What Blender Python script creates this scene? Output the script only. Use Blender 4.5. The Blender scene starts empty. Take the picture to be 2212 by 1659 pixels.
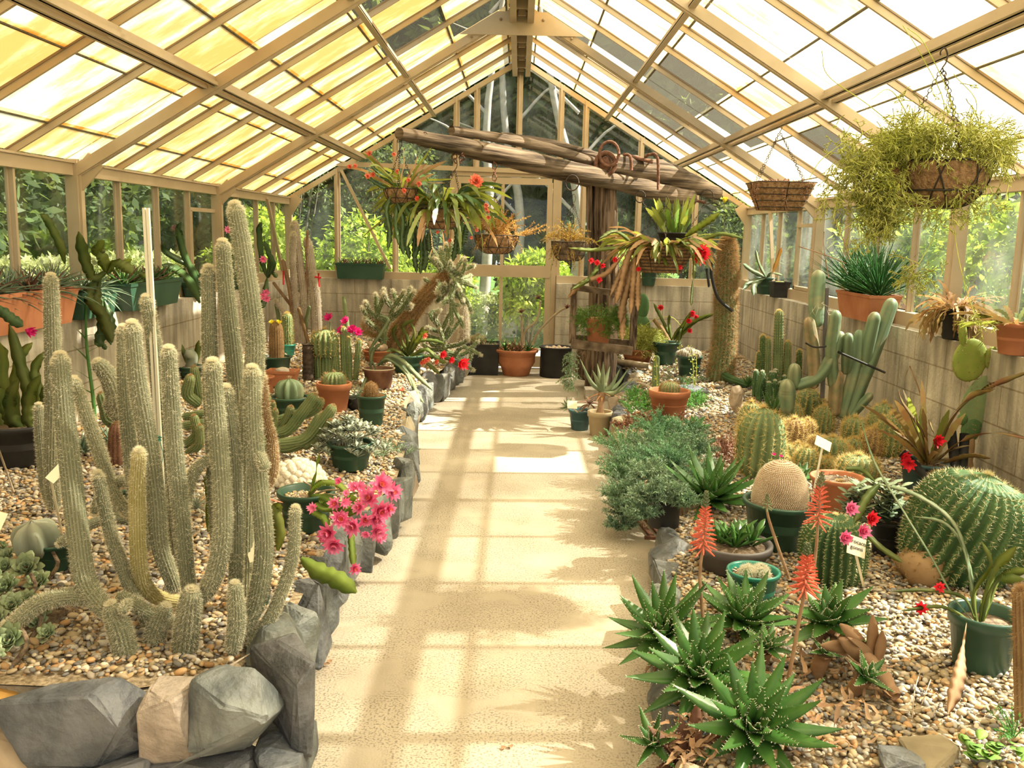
import bpy, math, random
import numpy as np
from mathutils import Vector
random.seed(7); RNG = np.random.default_rng(7)
C = bpy.context.scene.collection
sc = bpy.context.scene

# ---------------------------------------------------------------- camera
FL = 1950.0                      # focal length in pixels of the 2212 px wide frame
EYE = np.array([0.0, 0.0, 1.48])
_Y = np.array([16, 321.5, -FL]); _Y /= np.linalg.norm(_Y)
_Z = np.array([.024, 1, 0]); _Z = _Z - _Z @ _Y * _Y; _Z /= np.linalg.norm(_Z)
_X = np.cross(_Y, _Z)
MW = np.array([_X, _Y, _Z])      # camera axes -> world
cam = bpy.data.cameras.new('camera'); camo = bpy.data.objects.new('camera', cam); C.objects.link(camo)
cam.sensor_fit = 'HORIZONTAL'; cam.sensor_width = 36; cam.lens = 36 * FL / 2212; cam.clip_start = .05; cam.clip_end = 200
from mathutils import Matrix
m4 = Matrix.Identity(4)
for i in range(3):
    for j in range(3): m4[i][j] = MW[i, j]
    m4[i][3] = EYE[i]
camo.matrix_world = m4
sc.camera = camo
# ---------------------------------------------------------------- light
sc.view_settings.view_transform = 'Standard'; sc.view_settings.look = 'None'
sc.view_settings.gamma = 1; sc.view_settings.use_curve_mapping = False
sc.view_settings.exposure = 0.03
w = bpy.data.worlds.new('sky'); sc.world = w; w.use_nodes = True
nt = w.node_tree; bg = nt.nodes['Background']
bg.inputs[0].default_value = (.93, .97, 1.0, 1); bg.inputs[1].default_value = 1.15
sun = bpy.data.lights.new('sun', 'SUN'); suno = bpy.data.objects.new('sun', sun); C.objects.link(suno)
SD = Vector((.92, .14, 1.0)).normalized()
suno.rotation_euler = SD.to_track_quat('Z', 'Y').to_euler(); suno.location = (8, 3, 9)
sun.energy = 17; sun.angle = .012; sun.color = (1, .95, .86)
sc.cycles.transparent_max_bounces = 24
sc.cycles.max_bounces = 8; sc.cycles.diffuse_bounces = 4; sc.cycles.transmission_bounces = 5; sc.cycles.glossy_bounces = 2
sc.cycles.sample_clamp_indirect = 6
sc.cycles.caustics_reflective = False; sc.cycles.caustics_refractive = False

# ---------------------------------------------------------------- where a pixel's ray meets the place
def ray(px, py): return MW @ np.array([px - 1106, 829.5 - py, -FL])
def P(px, py, Y):
    d = ray(px, py); return EYE + d * (Y / d[1])
def G(px, py, z=0.0):
    d = ray(px, py); return EYE + d * ((z - EYE[2]) / d[2])
def AX(px, py, X):
    d = ray(px, py); return EYE + d * (X / d[0])
def bedz(x):
    return .29 + .07 * (-x - .6) if x < 0 else .18 + .07 * (x - .6)
def BD(px, py):
    z = .25
    for _ in range(12): z = bedz(G(px, py, z)[0])
    return G(px, py, z)
def S(Y): return Y / FL          # metres per pixel at depth Y

# ---------------------------------------------------------------- mesh builder
class B:
    def __init__(s): s.v = []; s.t = []; s.q = []; s.c = []; s.n = 0
    def add(s, V, F, col=(1, 1, 1)):
        V = np.asarray(V, float).reshape(-1, 3); F = np.asarray(F, int)
        if len(V) == 0: return
        col = np.asarray(col, float)
        if col.ndim == 1: col = np.tile(col, (len(V), 1))
        s.v.append(V); s.c.append(col)
        if len(F): (s.t if F.shape[1] == 3 else s.q).append(F + s.n)
        s.n += len(V)
    def more(s, F):                # extra faces on the last added block
        F = np.asarray(F, int); k = s.n - len(s.v[-1])
        (s.t if F.shape[1] == 3 else s.q).append(F + k)

def mesh_of(b, smooth=True, off=(0, 0, 0)):
    me = bpy.data.meshes.new('m')
    V = np.concatenate(b.v) - np.asarray(off); Cc = np.concatenate(b.c)
    T = np.concatenate(b.t) if b.t else np.zeros((0, 3), int)
    Q = np.concatenate(b.q) if b.q else np.zeros((0, 4), int)
    me.vertices.add(len(V)); me.vertices.foreach_set('co', V.astype(np.float32).ravel())
    li = np.concatenate([T.ravel(), Q.ravel()]).astype(np.int32)
    me.loops.add(len(li)); me.loops.foreach_set('vertex_index', li)
    st = np.concatenate([np.arange(len(T)) * 3, len(T) * 3 + np.arange(len(Q)) * 4]).astype(np.int32)
    me.polygons.add(len(st)); me.polygons.foreach_set('loop_start', st)
    me.polygons.foreach_set('use_smooth', np.full(len(st), smooth))
    me.update(calc_edges=True)
    a = me.color_attributes.new('c', 'FLOAT_COLOR', 'POINT')
    a.data.foreach_set('color', np.concatenate([Cc, np.ones((len(Cc), 1))], 1).astype(np.float32).ravel())
    return me

def wloc(o):
    p = np.zeros(3)
    while o: p += np.array(o.location); o = o.parent
    return p
def tag(o, label=None, cat=None, group=None, kind=None):
    if label: o['label'] = label
    if cat: o['category'] = cat
    if group: o['group'] = group
    if kind: o['kind'] = kind
    return o
def thing(name, label, cat, loc=(0, 0, 0), group=None):
    o = bpy.data.objects.new(name, None); C.objects.link(o); o.location = tuple(float(x) for x in loc); o.empty_display_size = .05
    return tag(o, label, cat, group)
def part(name, b, mat, parent=None, smooth=True, label=None):
    me = mesh_of(b, smooth, wloc(parent)); me.materials.append(mat); me.name = name
    o = bpy.data.objects.new(name, me); C.objects.link(o); o.parent = parent
    if label: o['label'] = label
    return o
def single(name, b, mat, label, cat, group=None, smooth=True, kind=None):
    ctr = np.concatenate(b.v); ctr = np.array([*(ctr.mean(0)[:2]), ctr[:, 2].min()])
    me = mesh_of(b, smooth, ctr); me.materials.append(mat); me.name = name
    o = bpy.data.objects.new(name, me); C.objects.link(o); o.location = tuple(ctr)
    return tag(o, label, cat, group, kind)
def struct(name, b, mat, smooth=False):
    me = mesh_of(b, smooth); me.materials.append(mat); me.name = name
    o = bpy.data.objects.new(name, me); C.objects.link(o); o['kind'] = 'structure'; return o
NTR = [0, 0]
def trim(b, mat, smooth=False): NTR[0] += 1; return struct('trim_%d' % NTR[0], b, mat, smooth)

# ---------------------------------------------------------------- shapes
BF = [(0, 1, 3, 2), (4, 6, 7, 5), (0, 4, 5, 1), (2, 3, 7, 6), (0, 2, 6, 4), (1, 5, 7, 3)]
def nrm(v): v = np.asarray(v, float); return v / (np.linalg.norm(v) + 1e-12)
def box(b, c, s, rz=0, top=1.0, col=(1, 1, 1), R=None):
    V = []
    for x in (-.5, .5):
        for y in (-.5, .5):
            for z in (-.5, .5):
                k = top if z > 0 else 1
                V.append((x * s[0] * k, y * s[1] * k, z * s[2]))
    V = np.array(V)
    if R is None: R = np.array([[math.cos(rz), -math.sin(rz), 0], [math.sin(rz), math.cos(rz), 0], [0, 0, 1]])
    b.add(V @ R.T + np.asarray(c), BF, col)
def bar(b, p, q, wd, ht, up=(0, 0, 1), col=(1, 1, 1)):      # square bar from p to q
    p, q = np.asarray(p, float), np.asarray(q, float); d = q - p; L = np.linalg.norm(d); y = d / L
    x = np.cross(y, up); x = nrm(x) if np.linalg.norm(x) > 1e-6 else np.array([1., 0, 0]); z = np.cross(x, y)
    box(b, (p + q) / 2, (wd, L, ht), R=np.array([x, y, z]).T, col=col)
def spl(pts, n):
    pts = np.asarray(pts, float)
    if len(pts) < 3:
        t = np.linspace(0, 1, n)[:, None]; return pts[0] * (1 - t) + pts[-1] * t
    E_ = np.vstack([2 * pts[0] - pts[1], pts, 2 * pts[-1] - pts[-2]])
    out = []; m = len(pts) - 1
    for u in np.linspace(0, m, n):
        i = min(int(u), m - 1); t = u - i; a, b_, c, d = E_[i:i + 4]
        out.append(.5 * (2 * b_ + (c - a) * t + (2 * a - 5 * b_ + 4 * c - d) * t * t + (3 * b_ - a - 3 * c + d) * t ** 3))
    return np.array(out)
def frames(p):
    t = np.gradient(p, axis=0); t /= np.linalg.norm(t, axis=1)[:, None] + 1e-12
    n = np.cross(t[0], (0, 0, 1.0)); 
    if np.linalg.norm(n) < 1e-3: n = np.cross(t[0], (0, 1.0, 0))
    n = nrm(n); N = [n]
    for i in range(1, len(p)):
        n = n - (n @ t[i]) * t[i]; n = nrm(n); N.append(n)
    N = np.array(N); return t, N, np.cross(t, N)
def tube(b, pts, rad, n=8, ribs=0, amp=0., seg=None, dome=False, root=False, col=(1, 1, 1), twist=0., lump=0., c2=None, tub=0.):
    """swept surface; returns surface points and normals (for spines). ribs/amp make a fluted section"""
    rad = np.atleast_1d(np.asarray(rad, float))
    if seg: p = spl(pts, seg)
    else: p = np.asarray(pts, float)
    m = len(p); r = np.interp(np.linspace(0, 1, m), np.linspace(0, 1, len(rad)), rad) if len(rad) > 1 else np.full(m, rad[0])
    if dome:                      # round the far end
        d = np.linalg.norm(np.diff(p, axis=0), axis=1).sum(); e = nrm(p[-1] - p[-2]); R_ = r[-1]
        k = 6; a = np.linspace(0, math.pi / 2, k + 1)[1:]
        s0 = p[-1].copy(); p = np.vstack([p, s0 + np.outer(np.sin(a), e) * R_ * 1.25]); r = np.append(r, R_ * np.cos(a) + 1e-4)
    if root:
        e = nrm(p[0] - p[1]); R_ = r[0]; a = np.linspace(math.pi / 2, 0, 5)[:-1]
        p = np.vstack([p[0] + np.outer(np.sin(a), e) * R_ * .9, p]); r = np.append(R_ * np.cos(a) + 1e-4, r)
    if lump: r = r * (1 + lump * RNG.normal(size=len(r)))
    t, N, Bn = frames(p); m = len(p)
    if ribs: n = ribs * 4
    a = np.linspace(0, 2 * math.pi, n, endpoint=False)
    A = a[None, :] + twist * np.linspace(0, 1, m)[:, None]
    f = 1 + amp * np.cos(ribs * a)[None, :] if ribs else np.ones((1, n))
    if tub: f = f + tub * np.cos(math.pi * np.arange(m))[:, None] * (.5 + .5 * np.cos(ribs * a))[None, :]
    D = N[:, None, :] * np.cos(A)[..., None] + Bn[:, None, :] * np.sin(A)[..., None]
    V = p[:, None, :] + D * (r[:, None] * f)[..., None]
    i = np.arange(m - 1)[:, None] * n; j = np.arange(n)[None, :]; j2 = (j + 1) % n
    F = np.stack([i + j, i + j2, i + n + j2, i + n + j], -1).reshape(-1, 4)
    cc = np.tile(np.asarray(col, float), (m * n, 1))
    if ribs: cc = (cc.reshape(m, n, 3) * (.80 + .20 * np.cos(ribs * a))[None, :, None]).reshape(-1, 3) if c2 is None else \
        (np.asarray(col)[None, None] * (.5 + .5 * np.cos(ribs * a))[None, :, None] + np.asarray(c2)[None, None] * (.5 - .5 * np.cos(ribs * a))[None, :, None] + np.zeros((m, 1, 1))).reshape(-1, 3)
    b.add(V.reshape(-1, 3), F, cc)
    b.more([(0, k, k + 1) for k in range(1, n - 1)]); o = (m - 1) * n; b.more([(o, o + k + 1, o + k) for k in range(1, n - 1)])
    return V, D, t
def spines(b, Pt, Nn, L, wd, k=1, spread=.6, col=(1, 1, 1), up=0.):
    """thin tapering needles standing on points Pt along normals Nn"""
    Pt = np.repeat(np.asarray(Pt).reshape(-1, 3), k, 0); Nn = np.repeat(np.asarray(Nn).reshape(-1, 3), k, 0); m = len(Pt)
    D = Nn + RNG.normal(size=(m, 3)) * spread; D[:, 2] += up; D /= np.linalg.norm(D, axis=1)[:, None] + 1e-9
    X = np.cross(D, RNG.normal(size=(m, 3))); X /= np.linalg.norm(X, axis=1)[:, None] + 1e-9
    wd = max(wd, 1.0 * abs(Pt[:, 1].mean()) / FL)      # never finer than can be drawn at that distance
    l = (L * RNG.uniform(.6, 1.2, m))[:, None]
    V = np.stack([Pt - X * wd / 2 - D * .001, Pt + X * wd / 2 - D * .001, Pt + D * l], 1)
    b.add(V.reshape(-1, 3), np.arange(3 * m).reshape(-1, 3), col)
def pick(V, D, num):
    V = V.reshape(-1, 3); D = D.reshape(-1, 3); i = RNG.integers(0, len(V), num); return V[i], D[i]
def surf(V, D, num):              # random points spread evenly on the swept surface
    m, n, _ = V.shape; i = RNG.uniform(0, m - 1.001, num); j = RNG.uniform(0, n, num)
    i0 = i.astype(int); j0 = j.astype(int) % n; j1 = (j0 + 1) % n; a = (i - i0)[:, None]; c = (j - j.astype(int))[:, None]
    f = lambda A: (A[i0, j0] * (1 - c) + A[i0, j1] * c) * (1 - a) + (A[i0 + 1, j0] * (1 - c) + A[i0 + 1, j1] * c) * a
    return f(V), f(D)
def lathe(b, prof, c, n=28, col=(1, 1, 1), ax=(0, 0, 1), sx=1.0, rz=0, sq=0.):
    pr = np.asarray(prof, float); m = len(pr); a = np.linspace(0, 2 * math.pi, n, endpoint=False)
    z = nrm(ax); x = nrm(np.cross((0, 1.0, .01), z)); y = np.cross(z, x)
    ca, sa = np.cos(a), np.sin(a)
    if sq: k = (np.abs(ca) ** sq + np.abs(sa) ** sq) ** (-1 / sq); ca, sa = ca * k, sa * k
    U = np.stack([ca * sx, sa], 1); cr, sr = math.cos(rz), math.sin(rz); U = U @ np.array([[cr, sr], [-sr, cr]])
    V = np.asarray(c) + pr[:, 0][:, None, None] * (U[:, :1] * x + U[:, 1:] * y)[None] + pr[:, 1][:, None, None] * z
    i = np.arange(m - 1)[:, None] * n; j = np.arange(n)[None, :]; j2 = (j + 1) % n
    b.add(V.reshape(-1, 3), np.stack([i + j, i + j2, i + n + j2, i + n + j], -1).reshape(-1, 4), col)
    return V
def leaf(b, base, d, L, w, droop=0., th=0., n=8, sh='lance', tooth=0., nt=10, cup=0., col=(1, 1, 1), up=(0, 0, 1), tips=None, wav=0.):
    """leaf ribbon with a midrib; th>0 gives a fleshy leaf; tooth>0 a notched edge. tips collects edge points for teeth"""
    base = np.asarray(base, float); d = nrm(d); t = np.linspace(0, 1, n)
    p = [base]; dd = d.copy(); st = L / (n - 1)
    for k in range(n - 1):
        p.append(p[-1] + dd * st); dd = nrm(dd + np.array([0, 0, -1.]) * droop / (n - 1))
    p = np.array(p); T = np.gradient(p, axis=0); T /= np.linalg.norm(T, axis=1)[:, None]
    sd = np.cross(T, up); ln = np.linalg.norm(sd, axis=1)[:, None]
    sd = np.where(ln > .05, sd / (ln + 1e-9), np.cross(T, nrm((.3, .9, .1))))
    sd /= np.linalg.norm(sd, axis=1)[:, None]; nn = np.cross(sd, T)
    if sh == 'lance': h = np.clip(1.15 * (1 - t ** 1.6) * (0.75 + .5 * np.minimum(t * 3, 1) * .5), 0, 1)
    elif sh == 'oval': h = np.sin(np.pi * np.clip(t * .93 + .05, 0, 1)) ** .6
    elif sh == 'spoon': h = .25 + .75 * np.sin(np.pi * np.clip((t - .25) / .8, 0, 1)) ; h[-1] = .2
    elif sh == 'strap': h = np.minimum(1, .35 + t * 3) * np.clip((1 - t) * 5, .05, 1) ** .7
    else: h = np.ones(n)
    h = h * w / 2
    if tooth: h = h * (1 - tooth * (.5 + .5 * np.cos(t * nt * 2 * math.pi)))
    if wav: p = p + nn * (np.sin(t * 9 + random.random() * 6) * wav * L)[:, None]
    Lf = p + sd * h[:, None] + nn * (h * cup)[:, None]; Rt = p - sd * h[:, None] + nn * (h * cup)[:, None]
    i = np.arange(n - 1)[:, None]
    if th > 0:
        tk = th * np.clip(1 - t ** 2, .08, 1)[:, None]
        V = np.stack([Lf, p + nn * tk * .15, Rt, p - nn * tk], 1).reshape(-1, 3); k = 4
        F = np.concatenate([np.hstack([i * 4 + a, i * 4 + (a + 1) % 4, i * 4 + 4 + (a + 1) % 4, i * 4 + 4 + a]) for a in range(4)])
    else:
        V = np.stack([Lf, p, Rt], 1).reshape(-1, 3)
        F = np.concatenate([np.hstack([i * 3 + a, i * 3 + a + 1, i * 3 + 4 + a, i * 3 + 3 + a]) for a in range(2)])
    b.add(V, F, col)
    if tips is not None: tips.append((Lf, sd, Rt, nn, T, p, h))
    return p
def quads(b, Pt, L, W, D=None, up=None, col=None, cv=.25, fold=.15, jit=1.):
    """many small leaves: folded rhombs at Pt (vectorised)"""
    m = len(Pt); 
    if D is None: D = RNG.normal(size=(m, 3))
    D = D / (np.linalg.norm(D, axis=1)[:, None] + 1e-9)
    X = np.cross(D, RNG.normal(size=(m, 3)) * jit + (np.array([0, 0, 1.]) if up is None else up)); X /= np.linalg.norm(X, axis=1)[:, None] + 1e-9
    N_ = np.cross(X, D); l = (L * RNG.uniform(.6, 1.25, m))[:, None]; w_ = (W * RNG.uniform(.7, 1.2, m))[:, None]
    a = Pt; t = Pt + D * l; e = Pt + D * l * .45
    V = np.stack([a, e + X * w_ / 2 + N_ * fold * w_, t, e - X * w_ / 2 + N_ * fold * w_], 1).reshape(-1, 3)
    base = np.asarray(col if col is not None else (1, 1, 1), float)
    cc = np.clip(base * (1 + RNG.normal(size=(m, 1)) * cv), .05, 3); cc = np.repeat(cc, 4, 0) if cc.shape[0] == m else cc
    i = np.arange(m)[:, None] * 4
    b.add(V, np.hstack([i, i + 1, i + 2, i + 3]), cc)
def ball(num, c, r, shell=.5):
    d = RNG.normal(size=(num, 3)); d /= np.linalg.norm(d, axis=1)[:, None]
    k = RNG.uniform(shell, 1, num)[:, None]; return np.asarray(c) + d * k * np.asarray(r), d
PHI = (1 + 5 ** .5) / 2
ICV = np.array([(-1, PHI, 0), (1, PHI, 0), (-1, -PHI, 0), (1, -PHI, 0), (0, -1, PHI), (0, 1, PHI), (0, -1, -PHI), (0, 1, -PHI), (PHI, 0, -1), (PHI, 0, 1), (-PHI, 0, -1), (-PHI, 0, 1)]) / 1.902
ICF = np.array([(0, 11, 5), (0, 5, 1), (0, 1, 7), (0, 7, 10), (0, 10, 11), (1, 5, 9), (5, 11, 4), (11, 10, 2), (10, 7, 6), (7, 1, 8), (3, 9, 4), (3, 4, 2), (3, 2, 6), (3, 6, 8), (3, 8, 9), (4, 9, 5), (2, 4, 11), (6, 2, 10), (8, 6, 7), (9, 8, 1)])
def subdiv(V, F):
    V = [tuple(v) for v in V]; d = {}; out = []
    def mid(a, b_):
        k = (min(a, b_), max(a, b_))
        if k not in d: m = nrm((np.array(V[a]) + V[b_]) / 2); d[k] = len(V); V.append(tuple(m))
        return d[k]
    for a, b_, c in F:
        x, y, z = mid(a, b_), mid(b_, c), mid(c, a); out += [(a, x, z), (b_, y, x), (c, z, y), (x, y, z)]
    return np.array(V), np.array(out)
IC1 = subdiv(ICV, ICF); IC2 = subdiv(*IC1)
def blob(b, c, r, lv=2, noise=0., col=(1, 1, 1), fr=2.5):
    V, F = IC2 if lv == 2 else IC1 if lv == 1 else (ICV, ICF)
    k = np.ones(len(V))
    if noise:
        ph = RNG.uniform(0, 6, (5, 3)); 
        for q in range(5): k = k + noise * np.sin(V @ RNG.normal(size=3) * fr * (1 + q * .4) + ph[q, 0]) / (1 + q * .4)
    b.add(np.asarray(c) + V * k[:, None] * np.asarray(r), F, col)

# ---------------------------------------------------------------- materials
def mat(name, c1, c2=None, sc_=8., rough=.7, bump=0., bsc=40., trans=0., spec=.3, tcol=None, metal=0., det=4., lo=.35, hi=.65):
    m = bpy.data.materials.new(name); m.use_nodes = True; t = m.node_tree; N = t.nodes; Lk = t.links; p = N['Principled BSDF']
    p.inputs['Roughness'].default_value = rough; p.inputs['Specular IOR Level'].default_value = spec; p.inputs['Metallic'].default_value = metal
    tc = N.new('ShaderNodeTexCoord'); at = N.new('ShaderNodeAttribute'); at.attribute_name = 'c'
    mx = N.new('ShaderNodeMix'); mx.data_type = 'RGBA'; mx.blend_type = 'MULTIPLY'; mx.inputs[0].default_value = 1
    ns = N.new('ShaderNodeTexNoise'); ns.inputs['Scale'].default_value = sc_; ns.inputs['Detail'].default_value = det; Lk.new(tc.outputs['Object'], ns.inputs['Vector'])
    cr = N.new('ShaderNodeValToRGB'); cr.color_ramp.elements[0].color = (*c1, 1); cr.color_ramp.elements[1].color = (*(c2 or c1), 1)
    cr.color_ramp.elements[0].position = lo; cr.color_ramp.elements[1].position = hi
    Lk.new(ns.outputs[0], cr.inputs[0]); Lk.new(cr.outputs[0], mx.inputs[6]); Lk.new(at.outputs['Color'], mx.inputs[7]); Lk.new(mx.outputs[2], p.inputs['Base Color'])
    if bump:
        n2 = N.new('ShaderNodeTexNoise'); n2.inputs['Scale'].default_value = bsc; n2.inputs['Detail'].default_value = 5; Lk.new(tc.outputs['Object'], n2.inputs['Vector'])
        bp = N.new('ShaderNodeBump'); bp.inputs['Strength'].default_value = bump; bp.inputs['Distance'].default_value = .02; Lk.new(n2.outputs[0], bp.inputs['Height']); Lk.new(bp.outputs[0], p.inputs['Normal'])
    if trans:
        tr = N.new('ShaderNodeBsdfTranslucent'); ms = N.new('ShaderNodeMixShader'); ms.inputs[0].default_value = trans
        if tcol:
            m3 = N.new('ShaderNodeMix'); m3.data_type = 'RGBA'; m3.blend_type = 'MULTIPLY'; m3.inputs[0].default_value = 1; m3.inputs[6].default_value = (*tcol, 1); Lk.new(at.outputs['Color'], m3.inputs[7]); Lk.new(m3.outputs[2], tr.inputs[0])
        else: Lk.new(mx.outputs[2], tr.inputs[0])
        Lk.new(p.outputs[0], ms.inputs[1]); Lk.new(tr.outputs[0], ms.inputs[2]); Lk.new(ms.outputs[0], N['Material Output'].inputs[0])
    return m
M = {}
def dm(k, *a, **kw): M[k] = mat(k, *a, **kw)
dm('cream', (.44, .35, .24), (.50, .40, .28), rough=.5, sc_=5)
dm('concrete', (.44, .385, .31), (.60, .54, .45), sc_=1.6, rough=.9, bump=.25, bsc=120, det=9)
dm('ledge', (.36, .32, .26), (.52, .47, .39), sc_=9, rough=.9, bump=.3)
dm('mortar', (.30, .26, .21), (.46, .41, .33), sc_=14, rough=.95, bump=.5, bsc=60)
dm('soil', (.10, .07, .05), (.25, .19, .13), sc_=60, rough=1, bump=.6, bsc=90)
dm('slate', (.065, .078, .092), (.20, .22, .235), sc_=7, rough=.58, bump=.8, bsc=26, spec=.5, det=10)
dm('brownrock', (.24, .20, .15), (.42, .36, .28), sc_=6, rough=.85, bump=.4, bsc=18)
dm('lump', (.30, .27, .22), (.48, .43, .36), sc_=14, rough=.95, bump=.5, bsc=60); dm('ochre', (.50, .27, .08), (.62, .38, .15), rough=.9, bump=.3)
dm('palestone', (.34, .28, .20), (.52, .45, .34), sc_=14, rough=.9, bump=.4, bsc=40)
dm('pebble', (.95, .95, .95), (1.05, 1.05, 1.05), rough=.55, sc_=90)
dm('bedbase', (.18, .14, .09), (.42, .34, .24), sc_=70, rough=.95, bump=.6, bsc=80)
dm('terra', (.42, .16, .08), (.52, .22, .12), sc_=7, rough=.8)
dm('greenpot', (.018, .065, .042), (.032, .09, .06), rough=.42, spec=.5, sc_=4)
dm('tealpot', (.02, .22, .17), rough=.35, spec=.5)
dm('bluepot', (.05, .11, .13), (.07, .14, .15), rough=.45)
dm('blackpot', (.02, .02, .022), (.035, .035, .035), rough=.6)
dm('greypot', (.10, .09, .095), (.13, .12, .12), rough=.55)
dm('creampot', (.42, .34, .22), (.50, .41, .28), rough=.6)
dm('oldwood', (.07, .048, .032), (.24, .18, .13), sc_=11, rough=.9, bump=.8, bsc=26, det=9)
dm('palewood', (.36, .29, .20), (.50, .42, .31), sc_=12, rough=.85, bump=.3)
dm('rust', (.12, .055, .035), (.24, .12, .08), sc_=30, rough=.85, bump=.4)
dm('iron', (.03, .028, .025), (.09, .06, .045), sc_=40, rough=.7)
dm('coir', (.22, .125, .065), (.42, .26, .14), sc_=50, rough=1, bump=.9, bsc=120)
dm('wire', (.05, .045, .04), rough=.5, metal=.5)
dm('white', (.75, .72, .62), rough=.6); dm('tagm', (.82, .77, .60), rough=.6); dm('ink', (.06, .05, .05))
dm('leafg', (.06, .20, .045), (.11, .28, .07), sc_=20, rough=.4, trans=.22, spec=.5, tcol=(.18, .40, .06))
dm('aloe', (.045, .14, .03), (.085, .21, .045), sc_=14, rough=.35, spec=.5, trans=.10, tcol=(.10, .35, .03))
dm('aloepale', (.13, .20, .11), (.25, .29, .17), sc_=8, rough=.5, trans=.1, tcol=(.2, .3, .08))
dm('epi', (.085, .14, .04), (.18, .21, .065), sc_=9, rough=.45, trans=.4, tcol=(.42, .46, .07))
dm('epid', (.045, .11, .04), (.10, .18, .06), sc_=9, rough=.35, trans=.15, spec=.5, tcol=(.12, .25, .04))
dm('epibrown', (.32, .20, .11), (.50, .33, .20), sc_=9, rough=.6, trans=.3, tcol=(.6, .35, .15))
dm('dry', (.34, .20, .12), (.52, .35, .22), sc_=14, rough=.85, trans=.2)
dm('redleaf', (.16, .07, .05), (.28, .15, .10), sc_=14, rough=.6, trans=.15)
dm('yelgreen', (.42, .46, .10), (.58, .58, .20), sc_=12, rough=.6, trans=.3, tcol=(.7, .75, .12))
dm('brightgreen', (.12, .25, .05), (.22, .36, .08), sc_=12, rough=.6, trans=.3, tcol=(.35, .6, .06))
dm('orangeplant', (.40, .25, .08), (.54, .36, .14), sc_=9, rough=.6, trans=.3, tcol=(.8, .45, .1))
dm('bluegreen', (.17, .26, .18), (.27, .36, .25), sc_=9, rough=.6, trans=.15, tcol=(.25, .45, .2))
dm('silverleaf', (.34, .40, .32), (.46, .50, .42), sc_=12, rough=.7, trans=.12)
dm('echev', (.26, .36, .20), (.38, .46, .29), sc_=12, rough=.5, trans=.12); dm('grassy', (.025, .085, .025), (.05, .15, .04), sc_=9, rough=.5, trans=.2, tcol=(.1, .4, .08))
dm('cactus', (.15, .22, .10), (.23, .30, .14), sc_=9, rough=.6); dm('cactusblue', (.19, .28, .17), (.40, .37, .22), sc_=7, rough=.55, spec=.4, lo=.5, hi=.72, det=8)
dm('cactusyel', (.42, .38, .16), (.50, .45, .22), sc_=9, rough=.7); dm('cactuspale', (.21, .225, .15), (.30, .31, .215), sc_=6, rough=.8); dm('cactusdark', (.05, .12, .045), (.09, .17, .06), sc_=7, rough=.6)
dm('oldman', (.42, .36, .30), (.55, .48, .41), sc_=7, rough=.95); dm('hairbrown', (.24, .15, .075), (.36, .24, .13), sc_=9, rough=.9)
dm('woolw', (.62, .57, .50), (.74, .70, .62), sc_=25, rough=1, bump=.4, bsc=90); dm('mamm', (.40, .31, .23), (.52, .42, .33), sc_=12, rough=.95)
dm('hair', (.86, .82, .66), (.95, .91, .76), rough=.6, trans=.4); dm('goldsp', (.66, .50, .20), (.80, .64, .30), rough=.6, trans=.4)
dm('palesp', (.80, .72, .42), (.90, .82, .52), rough=.6, trans=.3); dm('epibright', (.17, .27, .06), (.26, .34, .08), sc_=9, rough=.45, trans=.4, tcol=(.45, .58, .1)); dm('brownsp', (.42, .27, .13), (.56, .38, .20), rough=.6, trans=.35); dm('whitesp', (.80, .76, .62), rough=.6, trans=.35)
dm('pink', (.93, .17, .42), (1.0, .40, .68), sc_=30, rough=.5, trans=.35); dm('red', (.75, .02, .04), (.85, .05, .08), rough=.5, trans=.3)
dm('coral', (.85, .20, .12), (.90, .32, .22), rough=.5, trans=.35); dm('yellowf', (.85, .75, .08), rough=.5, trans=.3); dm('magenta', (.75, .03, .28), rough=.5, trans=.3)
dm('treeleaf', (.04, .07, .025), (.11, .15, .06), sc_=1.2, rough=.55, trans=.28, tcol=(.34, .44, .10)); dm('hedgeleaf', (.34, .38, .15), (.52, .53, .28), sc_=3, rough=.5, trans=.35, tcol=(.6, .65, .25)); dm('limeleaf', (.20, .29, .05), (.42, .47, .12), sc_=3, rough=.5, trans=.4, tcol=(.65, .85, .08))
dm('bark', (.14, .11, .09), (.34, .29, .24), sc_=9, rough=.9, bump=.5); dm('palebark', (.45, .40, .36), (.62, .57, .52), sc_=9, rough=.8)
dm('lawn', (.06, .14, .035), (.14, .25, .05), sc_=4, rough=1); dm('oldpole', (.20, .22, .12), (.42, .30, .18), sc_=14, rough=.8); dm('padlime', (.24, .32, .06), (.36, .42, .10), sc_=10, rough=.6, trans=.2, tcol=(.5, .6, .1)); dm('redepi', (.24, .12, .07), (.26, .24, .09), sc_=12, rough=.5, trans=.25, tcol=(.5, .3, .1)); dm('coralleaf', (.55, .22, .12), (.62, .38, .20), rough=.6)
dm('ring', (.45, .42, .30), rough=.7)

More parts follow.
